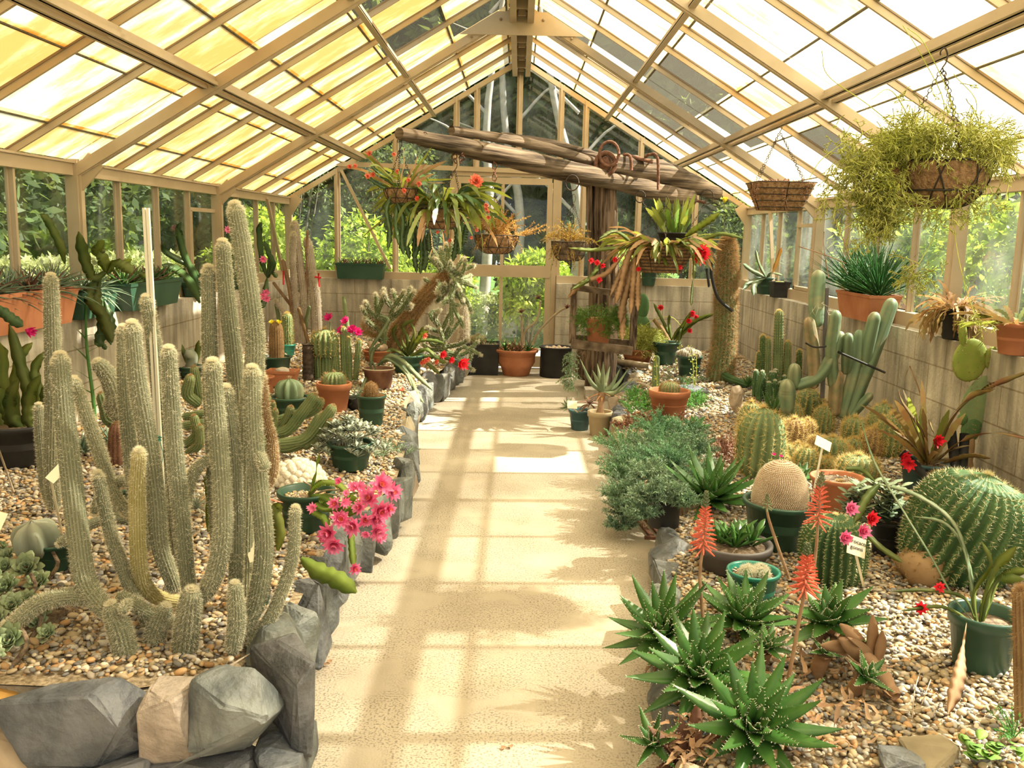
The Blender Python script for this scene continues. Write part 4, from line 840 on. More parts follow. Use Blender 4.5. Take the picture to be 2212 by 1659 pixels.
# echeverias spilling at the left edge
c, k = bpos(60, 1290); t = thing('echeveria', 'mat of pale green echeveria rosettes at the left picture edge', 'succulent', c)
b = B()
for (x, y, w_) in ((28, 1430, 0), (60, 1380, 0), (110, 1330, 0), (50, 1300, 0), (100, 1250, 0)):
    p = BD(x, y) + (0, 0, -.01); tube(b, [p, p + (.03, .02, .05), p + (.0, .05, .08)], [.008, .006], 6, seg=6)
blob(b, BD(60, 1330) + (0, .05, -.03), (.13, .13, .05), 2, .1); part('stem', b, M['soil'], t)
for x, y, w_ in ((28, 1260, 46), (70, 1218, 50), (25, 1215, 30), (58, 1178, 30), (40, 1298, 40), (98, 1250, 40), (105, 1305, 36), (38, 1375, 56), (8, 1330, 40), (98, 1335, 34), (15, 1175, 24), (88, 1180, 24), (118, 1360, 34), (28, 1190, 26), (5, 1250, 40), (75, 1285, 30), (8, 1405, 30)):
    Y = 2.42 + (1430 - y) / 320 * .75; p = BD(x, y + 25) + (0, -.03, .035); Y = p[1]; rosette(t, p, 24, w_ * S(Y) * .72, w_ * S(Y) * .46, .003, 'echev', (random.uniform(-.1, .3), -.75, .8), 85, 14, 0, .3, sh='spoon', droop=-.3, cup=.5, seg=6)
# grey star cactus in a green pot, left
c, r, h, k = potat(122, 1232, 90, 62); t = thing('potted_cactus', 'grey star cactus in a green pot behind the echeverias', 'potted cactus', c); top = pot(t, c, r, h, 'greenpot')
barrel(t, top + (-.045, -.01, -.03), 46 * k, 80 * k, 6, 'silverleaf', 'brownsp', .004, .002, 1, .22, every=1, lean=(-.15, -.1, 1))
# black tub with broad flat cactus stems, far left
c, r, h, k = potat(38, 1012, 155, 92, .8); t = thing('potted_epiphyllum', 'black tub of broad flat green cactus stems below the left wall', 'potted plant', c); top = pot(t, c, r, h, 'blackpot')
b = B()
for pts, w_ in (([(40, 930), (10, 850), (5, 770), (0, 740)], 26), ([(45, 930), (30, 840), (45, 770), (70, 740)], 22), ([(50, 930), (60, 850), (45, 790), (20, 700)], 28), ([(60, 930), (85, 860), (75, 800), (95, 760)], 22), ([(70, 930), (60, 900), (66, 850), (88, 810)], 26), ([(30, 930), (15, 890), (-10, 830)], 30), ([(75, 930), (95, 880), (98, 830)], 24), ([(50, 930), (25, 900), (22, 860), (40, 820)], 30), ([(10, 935), (-5, 880), (-10, 760)], 26)):
    pstrap(b, pts, c[1], c[1] + random.uniform(-.25, .15), w_, .2, 6, .6, random.uniform(.8, 1.3))
part('stems', b, M['epi'], t); b = B(); rr = [P(85, 1010, c[1] - r), P(82, 985, c[1] - r), P(100, 975, c[1] - r), P(108, 985, c[1] - r), P(104, 1015, c[1] - r)]; tube(b, rr, .003, 5, seg=12); part('dry_stalk', b, M['dry'], t)
label_stake(122, 1022, 2.9, 22, 44, BD(135, 1150), 'small cream plant label half hidden by the silver cactus at left', .8)
label_stake(-6, 1130, 2.6, 26, 52, BD(8, 1180), 'cream plant label cut by the left picture edge', .3)
# fallen cane at far left
b = B(); tube(b, [P(-10, 950, 3.4), BD(30, 1065) + (0, 0, .005)], .004, 5); single('garden_stake', b, M['palewood'], 'thin dry cane leaning at the left picture edge', 'stake')
# troughs and pots along the left ledge
def trough(t, c, L, W, H, mt, rz=0, taper=.86, rim=.02):
    b = B()
    def ringz(l, w_, z): return [(-l / 2, -w_ / 2, z), (l / 2, -w_ / 2, z), (l / 2, w_ / 2, z), (-l / 2, w_ / 2, z)]
    rs = [ringz(L * taper, W * taper, 0), ringz(L, W, H - rim), ringz(L + .012, W + .012, H - rim), ringz(L + .016, W + .016, H), ringz(L - .01, W - .01, H), ringz(L - .02, W - .02, H - .02)]
    V = np.array([p for r_ in rs for p in r_]); ca, sa = math.cos(rz), math.sin(rz); V = np.column_stack([V[:, 0] * ca - V[:, 1] * sa, V[:, 0] * sa + V[:, 1] * ca, V[:, 2]]) + c
    F = [(i * 4 + j, i * 4 + (j + 1) % 4, i * 4 + 4 + (j + 1) % 4, i * 4 + 4 + j) for i in range(5) for j in range(4)] + [(3, 2, 1, 0)]
    b.add(V, F); part('trough', b, M[mt], t, False); b = B(); b.add(V[-4:], [(0, 1, 2, 3)]); part('soil', b, M['soil'], t, False); return np.asarray(c) + (0, 0, H - .02)
Z = .967
def ledgeY(px, X): return X * FL / (px - 1122)
t = thing('potted_plants', 'long terracotta trough of dark spiky haworthias on the left ledge', 'planter', (-2.46, 4.62, Z)); top = trough(t, (-2.46, 4.35, Z), .20, 1.0, .19, 'terra')
for k in range(16): rosette(t, top + (random.uniform(-.05, .06), -.45 + .9 * k / 15, .0), 26, .21, .017, .003, 'redleaf' if k % 4 == 1 else 'bluegreen', (random.uniform(-.3, .3), random.uniform(-.3, .3), 1), 85, -5, 0, .5, droop=.5, name='rosette')
t = thing('potted_plants', 'small green trough between the terracotta trough and the big green one', 'planter', (-2.46, 5.1, Z)); top = trough(t, (-2.46, 5.10, Z), .2, .44, .15, 'greenpot')
for k in range(7): rosette(t, top + (random.uniform(-.04, .04), -.18 + .36 * k / 6, 0), 20, .2, .014, .003, 'bluegreen', (random.uniform(-.2, .5), random.uniform(-.3, .3), 1), 80, -10, 0, .5, droop=.7)
b = B()
for pts, w_, c_ in (([(232, 585), (205, 600), (190, 580), (178, 540), (170, 500)], 26, .9), ([(230, 590), (250, 570), (270, 575), (285, 590)], 30, 1.1), ([(215, 600), (205, 650), (225, 690), (243, 740)], 30, .7), ([(210, 600), (190, 640), (220, 680)], 24, .8), ([(230, 590), (222, 560), (212, 540), (226, 520)], 30, 1.2), ([(140, 570), (130, 530), (105, 480), (88, 462)], 20, 1.1)):
    pstrap(b, pts, 5.0, 4.85, w_, .2, 7, .5, c_)
part('flat_stems', b, M['epi'], t)
t = thing('potted_plants', 'dark green trough of reddish bromeliads on the left ledge', 'planter', (-2.44, 5.85, Z)); top = trough(t, (-2.44, 5.85, Z), .22, .84, .17, 'greenpot')
for k in range(9): rosette(t, top + (random.uniform(-.05, .05), -.36 + .72 * k / 8, .0), 18, .16, .026, .003, 'redleaf' if k % 2 else 'aloe', (random.uniform(-.2, .2), random.uniform(-.2, .2), 1), 80, 15, .003, .5, droop=.1)
b = B()
for pts, w_ in (([(232, 640), (250, 600), (262, 575), (285, 560)], 20), ([(300, 590), (318, 600), (330, 620)], 16)): pstrap(b, pts, 5.6, 5.5, w_, .2, 6, .5, 1.2)
part('flat_stems', b, M['epi'], t)
# hanging flat stems by the wall and the tall leafy stalk
t = thing('trailing_epiphyllum', 'flat green cactus stems trailing down the left wall under the trough', 'plant', (-2.38, 5.2, .75)); b = B()
for pts, w_ in (([(196, 612), (216, 660), (228, 700), (240, 745)], 22), ([(205, 640), (222, 690), (215, 735), (205, 745)], 26), ([(225, 650), (240, 700), (242, 730)], 22), ([(212, 735), (222, 745), (230, 755)], 12)): pstrap(b, pts, 5.05, 5.0, w_, .25, 6, .6, .8)
part('stems', b, M['epid'], t)
c, k = bpos(205, 905); t = thing('pencil_succulent', 'tall thin green stalk with narrow side leaves before the left block wall', 'succulent', c); b = B(); Y = c[1]
pp = pxpath([(205, 905), (200, 850), (192, 790), (186, 730), (186, 650)], Y); tube(b, pp, [.011, .009, .006], 7, seg=20); part('stem', b, M['leafg'], t); b = B()
for x, y, dx, dy in ((200, 850, -45, -25), (200, 845, 40, -30), (196, 820, -38, -30), (195, 800, 42, -20), (191, 780, -32, -40), (190, 760, 50, -28), (187, 735, -22, -30), (187, 725, 45, -10), (203, 880, 30, -22), (202, 870, -28, -12)):
    p0, p1 = P(x, y, Y), P(x + dx, y + dy, Y + random.uniform(-.1, .1)); leaf(b, p0, p1 - p0, np.linalg.norm(p1 - p0), .016, .4, .002, 7, 'lance')
part('leaves', b, M['leafg'], t)
c, k = bpos(255, 925); t = thing('cleistocactus', 'curved furry yellow cactus arm behind the silver clump at left', 'cactus', c)
stem(t, pxpath([(262, 905), (245, 880), (250, 860), (238, 820), (220, 795)], 4.2, 4.1), [.03, .042, .042, .036], 16, .05, 'cactuspale', 'hair', 2600, .012, .001)
t = thing('low_cactus', 'low brown bent cactus stems on the pebbles behind the silver clump', 'cactus', BD(230, 925)); stem(t, pxpath([(255, 915), (235, 905), (228, 880), (222, 862)], 4.3), [.028, .03, .026], 10, .1, 'cactus', 'brownsp', 500, .01, .0012)
t = thing('ruby_cactus', 'dark red cylindrical cactus with a pink tip behind the silver clump', 'cactus', BD(258, 1020)); stem(t, pxpath([(258, 1022), (258, 980), (256, 935)], 4.15), [.047, .052, .043], 14, .05, 'redleaf', 'brownsp', 1500, .006, .0009)
b = B(); flower(b, P(250, 927, 4.15), (0, -.2, 1), .02, 8); part('flower', b, M['magenta'], t)
for x, y, w_, lab in ((180, 985, 90, 'blue-green fan aloe behind the silver cactus clump'), (238, 960, 60, 'narrow-leaved pale aloe beside the dark red cactus')):
    c, k = bpos(x, y); t = thing('aloe', lab, 'succulent', c); rosette(t, c + (0, 0, .01), 22, w_ * k * .9, .018, .003, 'bluegreen', e1=20, teeth=0, droop=.1)
c, k = bpos(425, 1110); t = thing('airy_grass_plant', 'tuft of striped grassy leaves seen between the silver columns', 'plant', c); rosette(t, c + (0, 0, .02), 46, .13, .006, .001, 'silverleaf', e1=0, teeth=0, droop=.6)
c, k = bpos(385, 1050); t = thing('golden_cactus', 'small golden furry cactus seen between the silver columns', 'cactus', c); barrel(t, c, .035, .1, 16, 'cactus', 'goldsp', .014, .0012, 5)
t = thing('potted_cactus', 'dark green pot glimpsed between the silver columns at mid height', 'pot', BD(268, 1100)); pot(t, P(268, 1105, 3.1), 40 * S(3.1), 60 * S(3.1), 'greenpot')
t = thing('garden_pot', 'dark green pot low behind the right silver columns', 'pot', BD(560, 1330)); pot(t, P(558, 1325, 2.75), 32 * S(2.75), 95 * S(2.75), 'greenpot')
label_stake(548, 1190, 2.66, 30, 46, BD(528, 1290), 'buff plant label behind the right silver columns', -.4)
# flat leafed red-budded stem (left of pink epiphyllum)
t = thing('epiphyllum', 'upright bright green flat stems right of the silver columns', 'plant', BD(600, 1120)); b = B()
for pts, w_ in (([(590, 1160), (596, 1110), (603, 1085)], 24), ([(600, 1190), (604, 1140), (588, 1090)], 26), ([(450, 1150), (456, 1080), (448, 1020)], 24)): pstrap(b, pts, 2.95, 2.9, w_, .15, 4, .4, 1.1)
part('stems', b, M['epi'], t); b = B(); q = P(583, 1078, 2.9); leaf(b, q, P(612, 1085, 2.9) - q, .045, .012, .1, .004, 6, 'oval'); part('flower_bud', b, M['coral'], t)

# pink flowering epiphyllum in a green pot
c, r, h, k = potat(662, 1150, 125, 88, .78); t = thing('potted_epiphyllum', 'pink-flowered flat-stemmed cactus in a dark green pot at the left bed edge', 'potted plant', c); top = pot(t, c, r, h, 'greenpot', fill=.8); gritm(t, top, r * .85, 300, .008)
Yp = c[1]; b = B()
for pts, w_ in (([(665, 1068), (690, 1045), (725, 1045), (745, 1060), (752, 1075)], 18), ([(668, 1070), (710, 1080), (750, 1105), (765, 1110)], 26), ([(668, 1075), (720, 1095), (755, 1100), (790, 1085)], 32), ([(670, 1075), (700, 1100), (740, 1090)], 20), ([(690, 1095), (678, 1105), (700, 1120), (708, 1140)], 20), ([(740, 1080), (770, 1065), (790, 1058)], 16), ([(757, 1140), (760, 1180), (764, 1225)], 18), ([(668, 1065), (680, 1030), (685, 1005), (690, 980)], 8), ([(735, 1120), (740, 1090), (770, 1075)], 26)):
    pstrap(b, pts, Yp - .05, Yp - .28, w_, .18, 6, .5, random.uniform(.9, 1.3))
part('flat_stems', b, M['epibright'], t); b = B()
for pts in ([(668, 1072), (690, 1050), (700, 1040)], [(664, 1078), (672, 1052), (655, 1040)], [(670, 1076), (700, 1068), (730, 1070)], [(672, 1074), (700, 1060), (735, 1058)]): tube(b, pxpath(pts, Yp - .03, Yp - .12), [.005, .003], 6, seg=8)
part('woody_stem', b, M['palewood'], t)
for x, y, r_, dx, dz in ((822, 1048, 27, .5, .5), (845, 1062, 22, .9, .2), (800, 1076, 26, -.3, .4), (780, 1095, 18, -.6, .2), (818, 1102, 26, .6, 0), (808, 1118, 24, .7, -.2), (838, 1098, 16, 1, 0), (790, 1122, 17, .1, .0), (766, 1135, 24, -.3, 0), (736, 1122, 22, .2, .4), (713, 1150, 26, -.4, 0), (722, 1172, 25, .1, -.4), (812, 1145, 22, .8, -.3), (818, 1155, 18, 1, -.2), (790, 1150, 12, 0, -.6), (725, 1088, 16, -.2, .3), (743, 1085, 14, .9, .1), (677, 1098, 13, -.4, .5), (764, 1053, 13, -.2, .7), (776, 1052, 15, .7, .4), (765, 1226, 16, .6, -.1), (732, 1040, 9, -.4, .5), (748, 1066, 9, 0, .6)):
    b = B(); Yf = Yp - .30 + random.uniform(-.05, .06); flower(b, P(x, y, Yf), (dx, -1, dz), r_ * S(Yf) * 1.15, 9, 3 if r_ > 15 else 2, .36, .55, cin=(1, 1, 1)); fo = part('flower', b, M['pink'], t)
    if r_ > 15: b = B(); q = P(x, y, Yf - .01); flower(b, q + np.array((dx, -1, dz)) * .008, (dx, -1, dz), r_ * S(Yf) * .4, 7, 1, .5, 1.4); part('corolla', b, M['coral'], fo)
t = thing('epiphyllum', 'single broad scalloped green stem hanging over the path edge below the pink flowers', 'plant', P(650, 1205, 2.95)); b = B(); pstrap(b, [(650, 1205), (690, 1235), (725, 1250), (770, 1280)], 3.0, 2.75, 46, .24, 5, .0, 1.0, face=(0, -.8, .6)); part('stem', b, M['epibright'], t)
# white powder-puff cluster
c, k = bpos(640, 1052, .05); t = thing('mound_cactus', 'white woolly mound of round cactus heads beside the silver columns', 'cactus', c); b = B(); R_ = 52 * k; blob(b, c + (0, 0, .01), (R_, R_, R_ * .8), 2); part('mound', b, M['mamm'], t)
for i in range(64):
    a = i * 2.4; q = (i + .5) / 64; el = math.asin(1 - q * .98); d = np.array([math.cos(a) * math.cos(el), math.sin(a) * math.cos(el), math.sin(el) * .85]); p = c + d * R_ + (0, 0, .01); r_ = R_ * random.uniform(.17, .24)
    b = B(); blob(b, p, (r_, r_, r_), 1); o = part('head', b, M['woolw'], t); h_ = B(); D_, F_ = IC2; spines(h_, p + D_ * r_, D_, r_ * .22, .0007, 1, .6); part('spines', h_, M['whitesp'], o)
# silver-leaved succulent in a green pot
c, r, h, k = potat(757, 1015, 100, 60, .7); t = thing('potted_succulent', 'grey spoon-leaved succulent spilling from a dark green pot at the left bed edge', 'potted plant', c); top = pot(t, c, r, h, 'greenpot')
for i in range(64):
    a = random.uniform(0, 6.283); q = random.random() ** .5; e = top + (math.cos(a) * r * 1.55 * q, math.sin(a) * r * 1.25 * q, .01 + (1 - q * q) * .085 + random.uniform(-.02, .025) - (.05 if q > .8 else 0))
    b = B(); tube(b, [top + (e - top) * (.5, .5, 0), (top + e) / 2 + (0, 0, .01), e], [.003, .0015], 5, seg=5)
    for j in range(9): aa = j * 2.4; leaf(b, e + (0, 0, .008 * j / 9), (math.cos(aa), math.sin(aa), .35 + j * .07), .040, .024, 0, .0015, 5, 'spoon', up=(0, 0, 1), col=np.ones(3) * random.uniform(.85, 1.15), cup=.3)
    part('shoot', b, M['silverleaf'], t)
for x, y, n_, lab in ((800, 965, 60, 'bluish creeping succulent behind the grey spoon-leaved plant'),):
    c, k = bpos(x, y + 10); t = thing('creeping_succulent', lab, 'succulent', c)
    for i in range(14): b = B(); q = c + (random.uniform(-.25, .2), random.uniform(-.12, .12), .0); b_ = sprigs(t, q, (.05, .05), 5, .07, 'bluegreen', .014, .005, 8, name='shoot')
# round-tipped creeping cactus
c, k = bpos(610, 960); t = thing('creeping_cactus', 'sprawling brown-ribbed cactus with upturned tips behind the white mound', 'cactus', c); Y = c[1]
for i, (pts, w_) in enumerate((([(570, 955), (620, 965), (665, 945), (690, 905)], 27), ([(575, 935), (620, 930), (650, 895), (675, 860)], 24), ([(565, 915), (620, 905), (675, 885), (690, 870)], 24), ([(600, 960), (660, 950), (690, 920), (715, 885)], 26), ([(570, 925), (600, 925), (620, 905), (627, 885)], 19), ([(560, 935), (590, 925), (592, 905), (594, 890)], 16), ([(560, 880), (572, 860), (570, 835)], 19), ([(562, 895), (575, 885), (578, 862)], 17), ([(660, 965), (690, 945), (705, 925), (712, 912)], 16), ([(425, 870), (405, 850), (410, 820)], 24), ([(430, 860), (425, 835), (420, 800)], 20), ([(400, 920), (440, 915), (500, 915), (560, 940)], 20), ([(400, 960), (425, 940), (420, 905)], 20), ([(405, 980), (430, 960), (432, 925)], 18), ([(400, 900), (450, 895), (520, 905)], 18), ([(580, 900), (590, 890), (589, 872)], 14))):
    Yc_ = Y - .25 + .5 * (970 - pts[0][1]) / 130; r_ = w_ * S(Yc_) / 2; stem(t, pxpath(pts, Yc_, Yc_ - .05), [r_ * .9, r_, r_ * 1.02, r_ * .85], 13, .09, 'cactus', 'brownsp', 900, .006, .0010, seg=20, root=True)
# potted ones in the middle of the left bed
def simplepot(px, py, w_, h_, mt, lab, cat='potted cactus', name='potted_cactus', grit=0, **kw):
    c, r, h, k = potat(px, py, w_, h_, kw.get('rb', .74)); t = thing(name, lab, cat, c); top = pot(t, c, r, h, mt, **kw)
    if grit: gritm(t, top, r * .85, grit, .006)
    return t, c, r, h, k, top
t, c, r, h, k, top = simplepot(626, 905, 84, 48, 'greenpot', 'white-flecked star cactus in a round dark green pot', grit=150)
barrel(t, top + (0, 0, -.02), 26 * k, 52 * k, 8, 'cactusblue', 'whitesp', .003, .002, 1, .24, every=1); b = B(); flower(b, top + (0, 0, 42 * k), (.1, 0, 1), .03, 6, 2, .25, 1.2); part('flower', b, M['dry'], t)
t, c, r, h, k, top = simplepot(722, 888, 74, 62, 'terra', 'small round barrel cactus in a terracotta pot in the middle left bed', grit=80, rim=.22); barrel(t, top + (0, 0, -.02), 24 * k, 38 * k, 16, 'cactus', 'brownsp', .022, .001, 3, .12)
t, c, r, h, k, top = simplepot(802, 918, 65, 66, 'greenpot', 'orange furry cactus in a tall green pot at the left bed edge', rim=.08); 
for dx, rr, hh in ((0, 14, 40), (-.035, 9, 16), (.03, 9, 14), (.06, 8, 12)): barrel(t, top + (dx, -.01, -.01), rr * k, hh * k, 18, 'hairbrown', 'brownsp', .014, .0009, 7, .04, every=1)
c, k = bpos(778, 880); t = thing('air_plant', 'tuft of thin grey-green spiky leaves behind the tall green pot', 'plant', c); rosette(t, c + (0, 0, .06), 80, .14, .006, .001, 'bluegreen', e0=88, e1=-15, teeth=0, droop=.3)
b = B(); lathe(b, [(.001, 0), (.07, 0), (.1, .1), (.09, .1), (.001, .08)], c + (0, 0, -.03), 20); part('pot', b, M['blackpot'], t)
t, c, r, h, k, top = simplepot(818, 838, 68, 42, 'redleaf', 'brown glazed bowl with a pale rim holding long drooping green stems', 'potted plant', 'potted_epiphyllum', rb=.8); b = B(); Y = c[1]; lathe(b, [(r * 1.05, h), (r * 1.07, h + .004), (r * .98, h + .004)], c, 30); part('rim', b, M['tagm'], t, label='pale rim'); b = B()
for pts, w_ in (([(818, 790), (840, 768), (870, 780), (905, 815), (935, 843)], 12), ([(815, 790), (850, 775), (882, 810), (900, 850), (915, 870)], 13), ([(812, 800), (800, 760), (822, 720), (838, 690), (820, 680)], 8), ([(815, 790), (835, 775), (872, 800), (890, 835)], 8), ([(800, 800), (805, 760), (825, 740)], 9), ([(810, 795), (790, 820), (780, 850)], 8)): pstrap(b, pts, Y, Y - .15, w_, .2, 9, .4, 1.0)
part('stems', b, M['aloepale'], t)
t = thing('potted_cactus', 'orange square pot with a white lump-shaped cactus behind the star cactus', 'potted cactus', BD(605, 838)); c = BD(605, 836) + (0, .08, 0); k = S(c[1]); top = trough(t, c, 62 * k, .15, 34 * k, 'terra', taper=.8); b = B(); blob(b, top + (0, 0, .01), (15 * k, 14 * k, 10 * k), 2, .08); part('stem', b, M['woolw'], t)
t, c, r, h, k, top = simplepot(575, 850, 36, 40, 'terra', 'orange pot half hidden by the right silver column')
t, c, r, h, k, top = simplepot(598, 800, 64, 30, 'greenpot', 'low dark green pot with a red-brown cylindrical cactus topped by yellow flowers', rb=.8)
stem(t, [top, top + (0, 0, .12), top + (0, 0, 62 * k)], [15 * k, 15.5 * k, 14 * k], 18, .04, 'hairbrown', 'brownsp', 1500, .009, .0011)
for dx in (-7, 7): b = B(); flower(b, top + (dx * k, -.02, 74 * k), (dx * .03, -.3, 1), .035, 8, 2, .5, 1.0); part('flower', b, M['yellowf'], t)
t, c, r, h, k, top = simplepot(622, 768, 34, 26, 'tealpot', 'bright green pot with a golden cylindrical cactus'); stem(t, [top, top + (0, 0, .1), top + (0, 0, 58 * k)], [12 * k, 13 * k, 11 * k], 16, .06, 'cactus', 'goldsp', 900, .014, .0013)
c, k = bpos(662, 822, .06); t = thing('bark_log', 'dark brown ridged upright log standing in the left bed', 'log', c); b = B(); V, D, _ = tube(b, [c, c + (0, 0, 40 * k), c + (0, 0, 78 * k)], [13 * k, 12 * k, 12.5 * k], ribs=0, n=16, seg=30, lump=.05); part('trunk', b, M['iron'], t)
# cluster of thick columns with a golden barrel head
c, k = bpos(705, 822, .05); t = thing('columnar_cactus', 'cluster of thick green ribbed columns crowned by a golden-spined head', 'cactus', c); Y = c[1]
barrel(t, P(702, 770, Y), 27 * k, 60 * k, 14, 'cactus', 'goldsp', .035, .0014, 5, .14)
for x0, y0, x1, y1, w_ in ((690, 822, 688, 745, 20), (705, 822, 705, 750, 24), (727, 822, 722, 748, 17), (715, 825, 722, 770, 16), (676, 815, 675, 775, 11), (668, 822, 665, 798, 9), (745, 825, 742, 715, 15), (756, 822, 752, 735, 12), (768, 820, 775, 740, 12), (683, 750, 678, 722, 8)):
    p, q = P(x0, y0, Y + .02), P(x1, y1, Y); stem(t, [p, (p + q) / 2, q], [w_ * k / 2 * .9, w_ * k / 2, w_ * k / 2], 9, .12, 'cactus', 'goldsp', 0, .010, .0012, seg=14, crest=1, k=2)
for x, y in ((711, 688), (758, 715), (762, 713), (773, 720), (735, 716), (748, 695)): b = B(); flower(b, P(x, y, Y), (random.uniform(-.5, .5), -.7, .6), .045, 9, 2, .35, .6); part('flower', b, M['magenta'], t)
b = B(); tube(b, pxpath([(752, 740), (748, 690), (742, 640)], Y + .4), [.022, .02, .012], 10, seg=14); part('thin_column', b, M['cactus'], t)
b = B(); tube(b, pxpath([(716, 740), (712, 695)], Y), .005, 5); part('flower_stalk', b, M['cactus'], t)
# old-man columns by the far left corner
c, k = bpos(668, 745, .1); c[1] = 8.7; t = thing('old_man_cactus', 'group of pale furry old-man cactus columns before the far left corner', 'cactus', (c[0], 8.7, bedz(c[0]) - .02)); k = S(8.7)
for pts, w_, mt in (([(655, 745), (655, 640), (645, 560), (637, 490)], 20, 'oldman'), ([(648, 740), (638, 640), (632, 560), (634, 510)], 14, 'oldman'), ([(682, 745), (678, 640), (668, 545), (664, 525)], 19, 'oldman'), ([(690, 745), (684, 640), (675, 590)], 16, 'oldman'), ([(640, 745), (638, 690), (642, 640)], 12, 'oldman'), ([(650, 745), (652, 700), (656, 655)], 9, 'oldman'), ([(636, 745), (628, 640), (612, 565)], 9, 'dry'), ([(660, 745), (662, 640), (664, 500)], 6, 'dry'), ([(652, 745), (640, 680), (592, 612)], 7, 'dry'), ([(625, 745), (620, 690), (597, 652)], 10, 'oldman'), ([(612, 745), (604, 700), (596, 655)], 8, 'cactus'), ([(672, 760), (655, 700), (646, 668)], 8, 'hairbrown'), ([(660, 720), (662, 690), (668, 664)], 7, 'cactus')):
    stem(t, pxpath(pts, 8.75, 8.7 + random.uniform(-.1, .1)), [w_ * k / 2 * .9, w_ * k / 2, w_ * k / 2 * .9], 14, .04, mt, 'whitesp' if mt == 'oldman' else None, 1400, .016, .0022, seg=22, spread=.5)
b = B()
for pts in ([(688, 590), (688, 600), (690, 620)], [(612, 585), (612, 600), (612, 615)], [(680, 598), (690, 600), (694, 600)]): tube(b, pxpath(pts, 8.4), .008, 5)
part('ribbon', b, M['red'], t)
# chollas and the long leaning hairy trunk
c = BD(840, 760); c[1] = 8.6; c[2] = bedz(c[0]) - .02; Y = 8.6; k = S(Y); t = thing('cholla_cactus', 'leaning hairy-trunked cactus topped by a spiny grey-green crown', 'cactus', c)
stem(t, pxpath([(845, 758), (870, 705), (910, 650), (955, 605)], Y, Y - .2), [24 * k, 20 * k, 16 * k, 13 * k], 12, .04, 'hairbrown', 'brownsp', 5200, .045, .0028, spread=.9, name='trunk', sub='hairs')
arms = []
for i in range(34):
    a = random.uniform(0, 6.283); p0 = (960 + random.uniform(-20, 45), 600 + random.uniform(-30, 55)); L_ = random.uniform(24, 46); e = (p0[0] + math.cos(a) * L_ * .8, p0[1] - abs(math.sin(a)) * L_ if i % 4 else p0[1] + L_); arms.append((pxpath([p0, ((p0[0] + e[0]) / 2 + 3, (p0[1] + e[1]) / 2), e], Y - .2, Y - .2 + random.uniform(-.25, .25)), 4.2 * k))
for e in ((955, 545), (975, 525), (1000, 560), (1020, 575), (1010, 610), (985, 640), (1000, 655), (940, 560), (925, 555), (1025, 620)): arms.append((pxpath([(970, 600), ((970 + e[0]) / 2, (600 + e[1]) / 2), e], Y - .2), 4.5 * k))
for e in ((975, 700), (1000, 705), (990, 660)): arms.append((pxpath([(978, 615), (975, 650), e], Y - .3), 4.6 * k))
cholla(t, arms, n=110, L=.02)
c = BD(815, 770); c[1] = 8.3; c[2] = bedz(c[0]) - .02; t = thing('cholla_cactus', 'low spreading spiny cactus with grey-green arms in front of the back wall', 'cactus', c); Y = 8.3; arms = []
for pts in ([(830, 765), (830, 715), (845, 680), (855, 655), (850, 632)], [(845, 690), (870, 665), (893, 632)], [(855, 660), (875, 640), (885, 625)], [(835, 700), (815, 680), (828, 645), (829, 628)], [(820, 690), (800, 675), (790, 655)], [(845, 690), (850, 665), (872, 632)], [(850, 665), (835, 650), (830, 636)], [(825, 700), (800, 695), (785, 668)], [(830, 720), (805, 705), (790, 690)], [(840, 700), (815, 672), (812, 640)], [(860, 655), (880, 665), (888, 660)], [(830, 735), (800, 720), (785, 715)], [(835, 730), (805, 745), (800, 735)]): arms.append((pxpath(pts, Y, Y + random.uniform(-.3, .2)), 5.0 * k))
cholla(t, arms, n=150, L=.022)
h_ = B(); Q, d = ball(1500, P(805, 705, Y), (.10, .12, .10), .7); spines(h_, Q, d, .05, .003, 1, .6); part('dry_spines', h_, M['brownsp'], t)
c = BD(950, 770); c[1] = 8.9; c[2] = .28; Y = 8.7; t = thing('cholla_cactus', 'branching dark green cactus left of the door behind the red flowers', 'cactus', c); arms = []
for pts in ([(962, 770), (958, 740), (950, 712)], [(955, 715), (940, 690), (945, 675)], [(952, 712), (930, 680), (948, 670)], [(955, 715), (965, 690), (975, 672)], [(958, 720), (930, 710), (925, 708)], [(960, 735), (980, 710), (995, 690)], [(960, 730), (975, 700), (978, 676)], [(958, 745), (935, 745), (925, 725)], [(962, 750), (990, 745), (1010, 735)], [(955, 735), (925, 725), (920, 715)], [(958, 755), (930, 755), (915, 745)], [(965, 760), (1000, 765), (1030, 740)], [(970, 765), (1010, 780), (1020, 760)], [(980, 770), (1000, 750), (1035, 765)], [(985, 775), (1005, 790), (1020, 798)]): arms.append((pxpath(pts, Y, Y + random.uniform(-.35, .1)), 4.4 * k))
cholla(t, arms, n=120, L=.02)
t = thing('old_man_cactus', 'single white furry column left of the door', 'cactus', (-.62, 9.7, .2)); stem(t, pxpath([(1000, 745), (1003, 700), (1000, 662)], 9.7), [.055, .05, .04], 14, .04, 'oldman', 'whitesp', 2200, .03, .003)
c, r, h, k = potat(815, 782, 62, 26, .7); t = thing('potted_cactus', 'terracotta bowl of small round brown cacti before the hairy trunk', 'potted cactus', c); top = pot(t, c, r, h, 'terra')
for i in range(10): b = B(); a = i * 2.4; blob(b, top + (math.cos(a) * .045 * (i ** .5) / 2, math.sin(a) * .04 * (i ** .5) / 2, .02 + random.uniform(0, .04)), (.032,) * 3, 1); part('head', b, M['mamm'], t)
